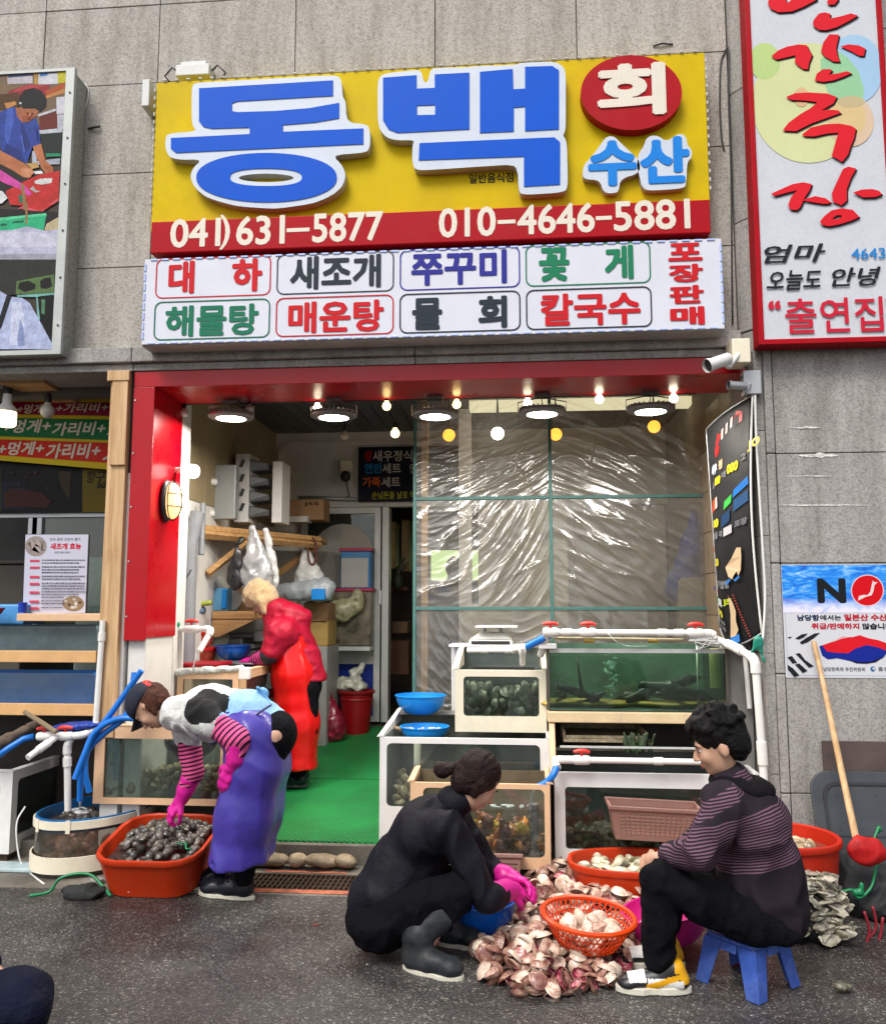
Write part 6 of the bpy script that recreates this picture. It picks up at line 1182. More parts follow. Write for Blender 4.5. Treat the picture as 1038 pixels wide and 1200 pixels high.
# INSIDE THE SHOP
YDr=3.08
dr=thing('sliding_door','white framed sliding door with a blue lower panel at the back','door',tuple(oy(400,845,YDr)))
x0,x1=oy(352,700,YDr).x,oy(446,700,YDr).x; zt=dzt-.01; zb_=oy(400,845,YDr).z
mb=MB(); mb.frame([(x0,zb_),(x1,zb_),(x1,zt),(x0,zt)],[(x0+.06,zb_+.05),(x1-.06,zb_+.05),(x1-.06,zt-.06),(x0+.06,zt-.06)],facemap(YDr+.02),.05); obj('door_frame',mb,ALUW,dr,bevel=.004)
za,zc=oy(400,757,YDr).z,oy(400,778,YDr).z
mb=MB(); mb.box(x0+.061,x1-.061,YDr,YDr+.01,zc,za); obj('white_panel',mb,WALLW,dr); mb=MB(); mb.box(x0+.061,x1-.061,YDr,YDr+.01,zb_+.051,zc-.001); obj('blue_panel',mb,M('blue_door_film',hexc('0a2f9c',.8),.4,var=.1,bump=0),dr)
mb=MB(); mb.box(x0+.061,x1-.061,YDr+.003,YDr+.008,za+.001,zt-.061); obj('door_glass',mb,glassy('window_glass'),dr)
c=oy(401,651,YDr); mb=MB(); mb.lathe([(.0001,0),(.305,0),(.305,.003),(.0001,.003)],(c.x,YDr-.001,c.z),48,M=Matrix.Rotation(R(90),4,'X')); obj('round_sticker',mb,P('b8b4ac',.5),dr)
p=oy(449,700,YDr); mb=MB(); mb.box(p.x-.045,p.x-.01,YDr-.04,YDr-.03,p.z-.07,p.z+.07); obj('door_handle',mb,STEEL,dr,bevel=.004)
jb=thing('door_jamb','second white jamb of the open rear doorway','door frame',tuple(oy(449,845,3.12))); a=oy(446.5,845,3.12); b_=oy(452,845,3.12); mb=MB(); mb.box(a.x+.01,b_.x+.03,3.04,3.2,a.z,zt); obj('jamb_post',mb,ALUW,jb,bevel=.003)
for px,py,w,h,col,lab,cat in ((458,640,.12,.5,(.42,.27,.10),'tan upright board seen through the open rear doorway','board'),(468,770,.22,.35,(.16,.07,.035),'brown stacked box low in the rear doorway','box'),(470,735,.16,.12,(.22,.12,.07),'small brown carton on the box in the rear doorway','box'),(476,640,.08,.55,(.30,.19,.08),'narrow wooden shelf edge in the rear doorway','shelf'),(464,690,.2,.04,(.20,.03,.02),'dark red tray on the shelf in the rear doorway','tray')):
 p=oy(px,py,4.0); mb=MB(); mb.box(p.x-w/2,p.x+w/2,3.9,4.2,p.z-h/2,p.z+h/2); obj(lab.split()[1] if 0 else cat,mb,M('doorway_'+lab[:14],col,.6,var=.3),label=lab,cat=cat,bevel=.006)
s=SDF(.02); p=oy(466,670,3.6)
for k in range(9): a=random.uniform(-1.2,1.2); s.cap(p,p+Vector((math.sin(a)*.14,0,math.cos(a)*random.uniform(.1,.22))),.008,.006)
s.ell(p-Vector((0,0,.1)),(.06,.05,.09)); soft('potted_plant',s,M('dim_plant',(.03,.04,.015),.6),vox=.012,label='dark spiky plant seen through the rear doorway',cat='plant')
Y_=3.04; sb=thing('set_menu_board','black board with coloured set menu lettering above the rear door','sign',tuple(oy(450,588,Y_))); a,c=oy(420,524,Y_),oy(420,588,Y_); xr=oy(545,560,Y_).x
mb=MB(); mb.box(a.x,xr,Y_,Y_+.02,c.z,a.z); obj('board_panel',mb,P('0c0e20',.5,1),sb); it=[]
def st(s_,xa,xb,yt,yb,col,bd=.02,sh=0): it.append(('t',s_,(oy(xa,yt,Y_).x,oy(xb,yt,Y_).x,oy(xa,yb,Y_).z,oy(xa,yt,Y_).z),col,bd,sh))
st('왕',427,436,528,541,'b8141a',.04); st('새우정식',437,483,528,541,'d8d4cc'); st('연인',427,447,543,555,'1c88c8',.04); st('세트',448,470,543,555,'d8d4cc'); st('가족',425,446,559,571,'e07030',.04); st('세트',447,469,559,571,'d8d4cc'); st('손님돈을 날로 먹',436,486,576,585,'d0c828',.01); st('안주',480,498,543,555,'d8d4cc')
print_sheet('board_print',it,facemap(Y_),sb)
p=oy(405,545,3.0); t=thing('wall_sensor','beige box with a black knob and cable on the rear wall','sensor',tuple(p)); mb=MB(); mb.box(p.x-.055,p.x+.055,3.0,3.098,p.z-.06,p.z+.05); obj('sensor_box',mb,CREAM,t,bevel=.008); mb=MB(); mb.sphere(p-Vector((0,0,.11)),.05,14,10,(1,1,1.1)); mb.tube([p-Vector((0,-.03,.15)),p-Vector((-.03,-.05,.3)),oy(410,582,3.05),oy(400,584,3.05)],.006,6); obj('sensor_knob',mb,BLK,t,smooth=True)
mb=MB(); mb.tube([oy(350,583,3.06),oy(417,585,3.06)],.02,8); obj('conduit',mb,ALU,label='grey conduit along the rear wall under the sensor',cat='pipe',smooth=True)
sh=thing('corner_shelf','brown timber shelf with diagonal braces on the left wall','shelf',(-2.2,1.9,2.05)); zs=oy(226,614,1.1).z
A=oy(226,614,1.1); B_=Vector((-1.70,2.30,zs)); mb=MB(); mb.hexa([(-2.355,1.12,zs-.04),(B_.x,B_.y,zs-.04),(-1.75,2.75,zs-.04),(-2.355,2.9,zs-.04)],[(-2.355,1.12,zs),(B_.x,B_.y,zs),(-1.75,2.75,zs),(-2.355,2.9,zs)]); obj('shelf_board',mb,SHELFW,sh,bevel=.004)
def brace(p,q,w=.03):
 p,q=Vector(p),Vector(q); mb=MB(); mb.tube([p,q],w,4); return obj('brace',mb,SHELFW,sh)
brace((-2.34,1.3,zs-.36),Vector((-2.355,1.12,zs-.05)).lerp(B_+Vector((0,0,-.05)),.42)); brace(Vector((-2.34,2.3,zs-.5)),B_+Vector((-.02,.03,-.06)))
mb=MB(); q=Vector((-2.355,1.12,zs)).lerp(B_,.0); mb.tube([(-2.34,1.16,zs-.07),(B_.x-.02,B_.y+.02,zs-.07)],.035,4); obj('front_rail',mb,SHELFW,sh)
sp_=thing('heater_panel','pale grey metal panel with two white knobs on the shelf','panel',tuple(oy(255,610,1.4))); a,c=oy(236,545,1.45),oy(275,611,1.45); mb=MB(); mb.box(a.x+.02,c.x,1.45,1.53,c.z+.02,a.z); obj('panel_body',mb,M('pale_grey_metal',(.36,.38,.38),.4,metal=.3,dirt=.3),sp_,bevel=.006)
for px,py in ((253,565),(250,602)):
 p=oy(px,py,1.42); mb=MB(); mb.tube([p,p+Vector((-.03,-.03,.0)),p+Vector((-.09,-.05,-.05))],[.03,.03,.02],10); obj('knob',mb,WPL,sp_,smooth=50)
mb=MB(); mb.tube(bez([oy(248,552,1.42),oy(245,565,1.41),oy(241,580,1.4),oy(236,600,1.4),oy(240,618,1.2),oy(230,640,1.2),oy(232,655,1.2)]),.007,6); obj('hanging_cable',mb,BLK,label='black cord hanging down across the grey panel',cat='cord',smooth=True)
lr=thing('tray_rack','white rack of four dark grey scoops on the left shelf','rack',tuple(oy(300,614,1.75))); YL_=1.75
a,c=oy(277,532,YL_),oy(291,612,YL_); mb=MB(); mb.box(a.x,c.x,YL_-.01,YL_+.25,c.z,a.z); obj('rack_side',mb,WPL,lr,bevel=.004)
for k in range(4):
 p=oy(284,543+k*17,YL_-.012); mb=MB(); mb.tube([p+Vector((-.012,0,-.03)),p+Vector((.01,0,.03))],.014,8); obj('slot',mb,BLK,lr)
 q0,q1=oy(291.5,538+k*18,YL_),oy(318,546+k*17,YL_+.1); mb=MB()
 prof=[(0,0),(0,.105),(.03,.115)]
 mb.hexa([(q0.x,YL_,q0.z-.10),(q1.x,YL_+.05,q0.z-.085),(q1.x,YL_+.25,q0.z-.085),(q0.x,YL_+.25,q0.z-.10)],[(q0.x,YL_+.0,q0.z),(q1.x,YL_+.02,q0.z-.035),(q1.x,YL_+.25,q0.z-.03),(q0.x,YL_+.25,q0.z)]); obj('scoop',mb,M('dark_grey_scoop',(.11,.115,.12),.4,var=.2,vs=12),lr,bevel=.012)
a,c=oy(319,540,YL_),oy(326,612,YL_); mb=MB(); mb.box(a.x,c.x+.02,YL_+.02,YL_+.27,c.z,a.z); obj('rack_side',mb,WPL,lr,bevel=.004)
s=SDF(.03); p=oy(333,560,2.1)
s.ell(p,(.06,.08,.1)).cap(p,oy(330,610,2.1),.04,.03); PLB=glassy('clear_bag',(.9,.9,.88),rough=.2,dirt=.3,dcol=(.6,.6,.58)); soft('clear_bag',s,PLB,vox=.014,wr=.01,wf=60,label='crumpled clear bag behind the tray rack',cat='bag')
CARD=M('cardboard',(.30,.17,.08),.85,var=.12,vs=6,fine=.06,bump=.15)
def carton(px0,px1,pyt,pyb,Y,dep,label,mat=CARD,flap=True,name='cardboard_box',txt=None):
 a,c=oy(px0,pyt,Y),oy(px1,pyb,Y); t=thing(name,label,'box',((a.x+c.x)/2,Y+dep/2,c.z)); mb=MB(); mb.box(a.x,c.x,Y,Y+dep,c.z,a.z); obj('box_body',mb,mat,t,bevel=.004)
 mb=MB(); mb.box(a.x+.002,c.x-.002,Y+.004,Y+dep/2-.002,a.z+.001,a.z+.005); mb.box(a.x+.002,c.x-.002,Y+dep/2+.002,Y+dep-.004,a.z+.001,a.z+.005); obj('box_flap',mb,mat,t)
 if txt: mb=MB(); w=(c.x-a.x); add_text(mb,txt,(a.x+w*.5,c.x-w*.12,a.z-(a.z-c.z)*.32,a.z-(a.z-c.z)*.12),facemap(Y),.0015,bold=.03); obj('box_print',mb,P('2a1608'),t,fixn=False)
 return t
carton(333,379,586,609,2.45,.25,'brown cardboard box lying at the right end of the corner shelf',txt='J55')
a=oy(345,612,2.4); mb=MB(); mb.box(a.x-.05,a.x+.12,2.4,2.55,a.z+.002,a.z+.055); obj('folded_paper',mb,M('off_white_paper',(.5,.48,.44),.8),label='white folded packet below the cardboard box on the shelf',cat='packet',bevel=.004)
BAGW=M('white_carrier_bag',(.58,.58,.57),.35,var=.1,vs=12,bump=.25,bs=25,trans=0); BAGG=M('silver_bag',(.42,.43,.44),.25,metal=.3,var=.2,bump=.3,bs=20); BAGK=M('black_bag_film',(.02,.02,.022),.3,bump=.3,bs=30)
def hangbag(px,pyt,pyb,Y,w,mat,label,sk=0):
 t=oy(px,pyt,Y); b_=oy(px+sk,pyb,Y); h=t.z-b_.z; s=SDF(.04)
 s.cap((t.x-.01,Y,t.z),(b_.x-w*.4,Y,b_.z+h*.45),.012,w*.35).cap((t.x+.01,Y,t.z),(b_.x+w*.4,Y,b_.z+h*.45),.012,w*.35).ell((b_.x,Y,b_.z+h*.28),(w,w*.55,h*.30)); s.ell((b_.x+w*.1,Y,b_.z+h*.15),(w*.9,w*.5,h*.16))
 return soft('carrier_bag',s,mat,vox=.011,wr=.014,wf=38,seed=int(px),label=label,cat='bag')
hangbag(296,618,692,1.35,.13,BAGG,'white and silver carrier bag hanging from the shelf over the beige bonnet',4); hangbag(283,630,690,1.33,.055,BAGK,'black bag hanging left of the silver carrier bag',-8); hangbag(312,620,690,1.45,.05,BAGW,'narrow white bag hanging right of the silver carrier bag',6); hangbag(357,641,693,2.25,.13,BAGW,'white carrier bag hanging at the right end of the corner shelf',5)
mb=MB(); mb.tube([oy(366+5*math.cos(a),646+16*math.sin(a),2.2) for a in [2*PI*k/16 for k in range(16)]],.009,6,closed=True); obj('rope_loop',mb,M('dark_red_rope',(.12,.03,.03),.7),label='dark red rope loop hanging from the end of the shelf',cat='rope',smooth=True)
mb=MB(); mb.tube([oy(232,600,.9),oy(223,640,.88),oy(221,705,.85),oy(219,800,.8)],[.05,.05,.05,.05],16); obj('drain_pipe',mb,M('grey_drain_pipe',(.22,.23,.25),.45,dirt=.3),label='thick grey drain pipe along the left inner wall',cat='pipe',smooth=50)
mb=MB(); mb.tube([oy(238,590,1.05),oy(236,650,1.0)],.022,12); obj('drain_pipe',mb,M('grey_drain_pipe',(0,0,0)),label='thinner grey pipe right of the thick drain pipe',cat='pipe',smooth=50)
YBt=.595; bt=thing('bottle_sign','dark bottle shaped sign on the pier below the caged lamp','sign',tuple(oy(202,666,YBt-.01))); l=[pxl(YBt-.01,(199,606),(202,606),(203,622),(207,634),(207,667),(194,667),(194,634),(198,622))]; mb=MB(); add_shape(mb,l,facemap(YBt),0,ext=.008); obj('sign_body',mb,P('14161e'),bt)
it=[('p',[pxl(YBt,(194,646),(207,646),(207,652),(194,652))],'c89080'),('p',[pxl(YBt,(195,653),(206,653),(206,666),(195,666))],'232a4a'),('t','소주',(oy(196,655,YBt).x,oy(206,655,YBt).x,oy(196,665,YBt).z,oy(196,656,YBt).z),'d8d8e0',.02)]; print_sheet('sign_print',it,facemap(YBt-.009),bt)
mb=MB(); mb.tube(bez([oy(195,668,.57),oy(197,676,.57),oy(205,682,.57),oy(216,680,.6),oy(224,668,.7)]),.005,6); obj('hanging_cable',mb,BLK,label='thin dark cord drooping below the bottle sign',cat='cord',smooth=True)
# upper teal tank with the work top
ut=(-2.21,-1.80,.46,1.45,.78,1.08)
TEALW=M('teal_tank_wall',hexc('1d8494',.6),.4,var=.2,bump=0)
t=win_tank('work_tank','peach framed upper tank with teal water beside the woman in red',ut[0],ut[1],ut[2],ut[3],ut[4],ut[5],PEACH,(ut[0]+.04,ut[1]-.04,.84,1.04),inside=TEALW,wlev=1.03,wcol=(.03,.25,.30),side=(.62,1.36,.84,1.03),r=.01)
mb=MB(); mb.box(-2.3,-1.85,.5,1.44,.1,.775); obj('tank_stand',mb,_mc['dark_stand'],label='dark stand below the teal water tank',cat='stand')
s=SDF(.012); 
for k in range(16): p=oy(203+k*5,788-1.0*k*.3+random.uniform(-1,1),.46); s.cap(p,p+Vector((.03,.0,random.uniform(-.006,.008))),.02+random.uniform(-.004,.004))
soft('twisted_wrap',s,M('foil_foam',(.50,.52,.48),.35,var=.3,vs=30,bump=.5,bs=60),vox=.007,wr=.005,wf=120,label='twisted silvery wrapping along the front edge of the teal tank',cat='wrap')
mb=MB(); a,c=oy(281,782,.44),oy(293,796,.44); mb.box(a.x,c.x,.42,.47,c.z,a.z); obj('white_block',mb,WPL,label='small white plastic block on the corner of the teal tank',cat='block',bevel=.006)
zW=1.098
def on(px,py,z=zW): return oz(px,py,z)
mb=MB(); p0,p1=on(190,782),on(264,781); mb.box(p0.x,p1.x,p0.y-.03,p0.y+.28,zW,zW+.03); obj('cutting_board',mb,M('red_board',hexc('b00c22',.75),.4,dirt=.1),label='red plastic cutting board on the work tank',cat='cutting board',bevel=.008)
STB=M('steel_top',(.33,.34,.34),.35,metal=.7,var=.15); mb=MB(); mb.box(-2.1,-1.83,1.0,1.44,zW,zW+.012); obj('steel_tray',mb,STB,label='flat steel tray under the pink glove on the work tank',cat='tray',bevel=.004)
def bowl(name,label,c,r,h,mat,rim=.008,base=.5,lift=0,tiltM=None,cat='bowl',th=.004):
 c=Vector(c); mb=MB(); prof=[(.0001,0),(r*base,0),(r*base*1.05,.004)]
 for k in range(1,9): u=k/8; prof.append((r*(base+(1-base)*math.sin(u*PI/2)**.8),h*u**1.25+.002))
 prof+= [(r+rim,h+.002),(r+rim,h+.007),(r-.002,h+.006)]
 for k in range(8,-1,-1): u=k/8; prof.append((max(.0001,(r-th)*(base+(1-base)*math.sin(u*PI/2)**.8)),h*u**1.25+.007))
 prof.append((.0001,.007)); mb.lathe(prof,c,40,M=tiltM); return obj(name,mb,mat,label=label,cat=cat,smooth=35)
BBOWL=M('blue_bowl_plastic',hexc('0a62cc',.8),.28,spec=.4,var=.04,bump=0,coat=.3); BBOWL2=M('bright_blue_bowl',hexc('1590ea',.8),.3,spec=.4,var=.04,bump=0)
p=on(268,776); bowl('blue_bowl','bright blue bowl on the work tank by the pink gloved hand',(p.x,p.y+.1,zW+.012),.132,.1,BBOWL)
KM=M('kimchi_red',(.30,.04,.02),.4,var=.6,vs=40,bump=.4); KL=M('red_lid',hexc('c01418',.8),.4,bump=0)
for px,pyt,pyb,r,lab in ((232,765,776,.10,'lower red lidded tub of red relish beside the blue bowl'),(230,748,764,.075,'small red lidded tub stacked on the lower one')):
 p=on(px,pyb) if pyb>770 else None; 
 if p is None: p=Vector((q_.x,q_.y,zW+.118))
 q_=p; t=thing('relish_tub',lab,'tub',(p.x,p.y+.1,p.z)); c=Vector((p.x,p.y+.1,p.z)); mb=MB(); mb.lathe([(.0001,0),(r*.85,0),(r,.085)],c,24); obj('tub_body',mb,KM,t,smooth=35); mb=MB(); mb.lathe([(r*1.04,.08),(r*1.06,.1),(r*.9,.108),(.0001,.108)],c,24); obj('tub_lid',mb,KL,t,smooth=35)
p=on(212,777); t=thing('side_dish','oval white dish with dark relish on the red board','dish',(p.x,p.y,zW+.03)); mb=MB(); mb.lathe([(.0001,0),(.05,0),(.09,.02),(.085,.022),(.0001,.012)],(p.x,p.y+.02,zW+.031),24,1.1,.8); obj('dish_plate',mb,WPL,t,smooth=40); mb=MB(); mb.sphere((p.x,p.y+.02,zW+.047),1,12,6,(.055,.035,.012)); obj('relish',mb,M('dark_relish',(.08,.03,.02),.4,var=.6,vs=60,bump=.5),t,smooth=True)
t=pipe('tap_pipe',[oy(186,737,.5),oy(249,737,.5),oy(234,763,.42)],.019,PVC,'white plastic tap pipe bending down over the work tank','pipe',valves=[(0,.62,(0,-.2,1))],fit=[(0,.3)],bend=.05)
mb=MB(); mb.tube([oy(232,764,.42),oy(228,776,.42),oy(226,788,.44)],[.006,.004,.008],8); obj('water_stream',mb,water('stream_water',(0,0,0)),label='thin water stream from the white tap pipe into the teal tank',cat='water stream',smooth=True)
mb=MB(); mb.tube([oy(210,740,.52),oy(210,782,.55)],.02,12); obj('water_pipe',mb,PVC,label='upright white pipe under the tap at the left of the work tank',cat='pipe',smooth=50)
s=SDF(.015); p=oy(202,731,.48); s.ell(p,(.035,.025,.02)).ell(p+Vector((.03,0,-.005)),(.025,.02,.02)); soft('green_cloth',s,M('green_cloth',(.01,.25,.14),.6,bump=.3),vox=.006,wr=.005,wf=90,label='green cloth wrapped over the white tap pipe',cat='cloth')
lw_=thing('work_shelf','brown plywood shelf under the light blue box','shelf',tuple(oy(262,724,1.5))); a=oy(228,716,1.45); mb=MB(); mb.box(-2.35,oy(300,716,1.45).x,1.45,2.3,a.z-.06,a.z); obj('shelf_board',mb,SHELFW,lw_,bevel=.004); zS=a.z
mb=MB(); mb.hexa([(-2.35,1.46,zS-.2),(-2.3,1.46,zS-.2),(-2.3,1.5,zS-.2),(-2.35,1.5,zS-.2)],[(-2.35,1.46,zS-.061),(-2.0,1.46,zS-.061),(-2.0,1.5,zS-.061),(-2.35,1.5,zS-.061)]); obj('bracket',mb,SHELFW,lw_)
LBX=M('light_blue_box_plastic',hexc('6fb4e0',.75),.4,var=.1,bump=.03); a,c=oy(233,689,1.5),oy(267,716,1.5); t=thing('plastic_box','light blue plastic caddy on the plywood shelf','box',(a.x,1.5,zS)); mb=MB(); mb.hexa([(a.x,1.5,zS),(c.x,1.5,zS),(c.x,1.75,zS),(a.x,1.75,zS)],[(a.x+.02,1.52,a.z),(c.x-.01,1.52,a.z),(c.x-.01,1.73,a.z),(a.x+.02,1.73,a.z)]); obj('box_body',mb,LBX,t,bevel=.008); mb=MB(); e=oy(260,700,1.49); mb.box(e.x,c.x-.005,1.485,1.499,zS+.02,a.z-.01); obj('blue_clip',mb,BBOWL2,t,bevel=.004)
mb=MB(); p=oy(242,702,1.49); mb.box(p.x-.04,p.x+.05,1.494,1.4985,p.z-.04,p.z+.04); obj('white_label',mb,P('c8d4e4'),t)
p=oy(272,703,1.62); mb=MB(); mb.lathe([(.0001,0),(.07,.004),(.085,.012),(.08,.014),(.0001,.008)],(p.x,1.62,p.z),24,M=Matrix.Rotation(R(80),4,'X')); obj('white_plate',mb,WPL,label='white plate propped beside the light blue caddy',cat='plate',smooth=40)
carton(262,303,689,716,1.8,.3,'brown cardboard carton behind the light blue caddy')
p=oy(262,684,1.85); mb=MB(); mb.lathe([(.0001,0),(.11,0),(.15,.03),(.145,.032),(.0001,.01)],(p.x+.05,1.95,p.z),24); obj('pink_tray',mb,M('magenta_plastic',hexc('c02050',.7),.4),label='shallow magenta tray on top of the carton',cat='tray',smooth=40)
mb=MB(); a=oy(219,697,1.0); mb.box(a.x-.05,a.x+.035,.95,1.05,a.z-.25,a.z); obj('blue_holder',mb,M('deep_blue_plastic',(0,0,0)),label='deep blue plastic holder beside the grey drain pipe',cat='holder',bevel=.008)
mb=MB(); mb.tube(bez([oy(238,715,1.3),oy(228,718,1.2),oy(218,726,1.1),oy(212,738,1.0)]),.03,10); obj('grey_hose',mb,M('blue_grey_hose',(.13,.20,.30),.4),label='fat blue grey hose curling off the plywood shelf',cat='hose',smooth=True)
mb=MB(); mb.tube(bez([oy(226,712,1.28),oy(236,708,1.26),oy(248,706,1.26)]),.02,8); obj('green_hose_tip',mb,M('lime_plastic',(.35,.42,.06),.4),label='lime green fitting lying on the plywood shelf edge',cat='fitting',smooth=True)
for k,(x0,x1,y0,y1) in enumerate(((268,302,742,748),(252,285,748,757),(300,312,738,752),(255,300,754,760))):
 a,c=oy(x0,y0,1.9),oy(x1,y1,1.9); mb=MB(); mb.box(a.x,c.x,1.9-.03*k,2.3,c.z,a.z); obj('steel_pan',mb,STB,label=['upper steel pan on the stack behind the blue bowl','wide steel pan left in the stack behind the blue bowl','dark steel pot at the right of the pan stack','lowest steel pan of the stack behind the blue bowl'][k],cat='pan',bevel=.01)
mb=MB(); mb.box(-2.35,-1.86,1.86,2.4,.2,oy(280,762,1.9).z); obj('steel_counter',mb,M('dull_steel_counter',(.20,.20,.20),.4,metal=.5),label='dull steel counter behind the work tank',cat='counter')
YELB=M('yellow_carton',(.42,.27,.08),.8,var=.12); carton(356,383,707,728,2.3,.35,'upper tan carton behind the woman in the red jacket',mat=CARD); carton(361,384,728,757,2.32,.35,'lower yellow carton behind the woman in the red jacket',mat=YELB)
mb=MB(); z=oy(370,757,2.32).z; mb.box(-2.0,oy(384,757,2.32).x,2.3,2.8,.3,z-.003); obj('low_cabinet',mb,M('grey_cabinet',(.3,.3,.29),.5),label='low grey cabinet under the cartons by the sliding door',cat='cabinet',bevel=.006)
s=SDF(.03); a,b_=oy(330,694,2.1),oy(380,690,2.1); s.cap(a,b_,.07,.10); s.ell(oy(372,696,2.1),(.12,.1,.07)); soft('wrapped_bundle',s,M('grey_plastic_wrap',(.36,.40,.43),.3,var=.2,bump=.4,bs=25),vox=.013,wr=.012,wf=40,label='grey plastic wrapped bundle above the red jacket',cat='bundle')
a,c=oy(366,690,2.0),oy(381,703,2.0); mb=MB(); mb.box(a.x,c.x,1.97,2.15,c.z,a.z); obj('blue_box',mb,BBOWL2,label='small bright blue box in the plastic wrapped bundle',cat='box',bevel=.006)
MAG=_mc['magenta_plastic']; t=thing('blue_canister','tall blue box with magenta lid and blank white label by the door','box',tuple(oy(416,690,2.85))); a,c=oy(399,646,2.85),oy(434,690,2.85); mb=MB(); mb.box(a.x,c.x,2.85,3.0,c.z,a.z); obj('box_body',mb,M('blue_canister_wall',hexc('2a86c8',.7),.4),t,bevel=.01); mb=MB(); mb.box(a.x-.015,c.x+.015,2.84,3.01,a.z,a.z+.03); obj('box_lid',mb,MAG,t,bevel=.006); d0,d1=oy(400,654,2.845),oy(431,688,2.845); mb=MB(); mb.box(d0.x,d1.x,2.846,2.849,d1.z,d0.z); obj('white_label',mb,P('c8c8c4'),t)
t=thing('clear_canister','clear box with magenta lid and yellow contents below the blue one','box',tuple(oy(410,740,2.8))); a,c=oy(385,693,2.8),oy(434,757,2.8); mb=MB(); mb.box(a.x,c.x,2.82,3.0,c.z,a.z); obj('box_body',mb,M('smoky_plastic',(.16,.14,.10),.3,var=.6,vs=9),t,bevel=.01); mb=MB(); mb.box(a.x-.01,c.x+.015,2.81,3.01,a.z,a.z+.03); obj('box_lid',mb,MAG,t,bevel=.006)
s=SDF(.03); p=oy(400,715,2.75); s.ell(p,(.12,.07,.11)).ell(oy(418,705,2.75),(.07,.06,.12)); soft('clear_bag',s,M('yellowish_bag',(.42,.40,.25),.3,var=.5,vs=14,bump=.4,bs=25),vox=.014,wr=.015,wf=45,label='crumpled clear bag with yellow produce in front of the canister',cat='bag')
mb=MB(); a=oy(384,757,2.8); mb.box(a.x-.05,oy(434,757,2.8).x,2.78,3.04,a.z-.04,a.z-.004); mb.box(a.x-.02,a.x+.02,2.8,3.02,.42,a.z-.041); obj('metal_rack',mb,ALUW,label='low white rack shelf under the canisters by the door',cat='rack')
p=ofl(414,862); RB=M('dark_red_bucket',hexc('a8101a',.75),.4,var=.08,bump=.05); t=thing('red_bucket','deep red plastic bucket beside the sliding door','bucket',(p.x,p.y,p.z)); mb=MB(); mb.lathe([(.0001,.0),(.12,0),(.155,.36),(.17,.365),(.172,.385),(.158,.39),(.15,.37),(.118,.02),(.0001,.02)],p+Vector((0,.12,0)),36); obj('bucket_body',mb,RB,t,smooth=35); mb=MB(); mb.lathe([(.1508,.30),(.157,.31),(.1515,.32)],p+Vector((0,.12,0)),36); obj('bucket_rib',mb,RB,t,smooth=35)
pb_=p+Vector((0,.12,.4)); s=SDF(.03); s.ell(pb_+Vector((-.04,0,.02)),(.14,.12,.06)).ell(pb_+Vector((-.02,0,.1)),(.06,.06,.09)).ell(pb_+Vector((-.12,0,.05)),(.07,.07,.06)).cap(pb_+Vector((0,0,.1)),pb_+Vector((.06,0,.22)),.04,.02); soft('clear_bag',s,M('white_crumpled_bag',(.55,.55,.48),.25,var=.4,vs=18,bump=.6,bs=30),vox=.012,wr=.02,wf=45,label='crumpled whitish plastic bag in the top of the red bucket',cat='bag')
p=ofl(386,872); s=SDF(.04); s.ell(p+Vector((0,.1,.12)),(.13,.11,.14)).cap(p+Vector((0,.1,.2)),p+Vector((-.07,.08,.42)),.07,.03).cap(p+Vector((.02,.1,.2)),p+Vector((-.03,.1,.40)),.06,.03); soft('red_bag',s,M('dark_red_bag_film',(.22,.008,.03),.22,var=.5,vs=16,bump=.6,bs=35,coat=.4),vox=.012,wr=.015,wf=45,label='dark red plastic sack slumped between the woman in red and the bucket',cat='bag')
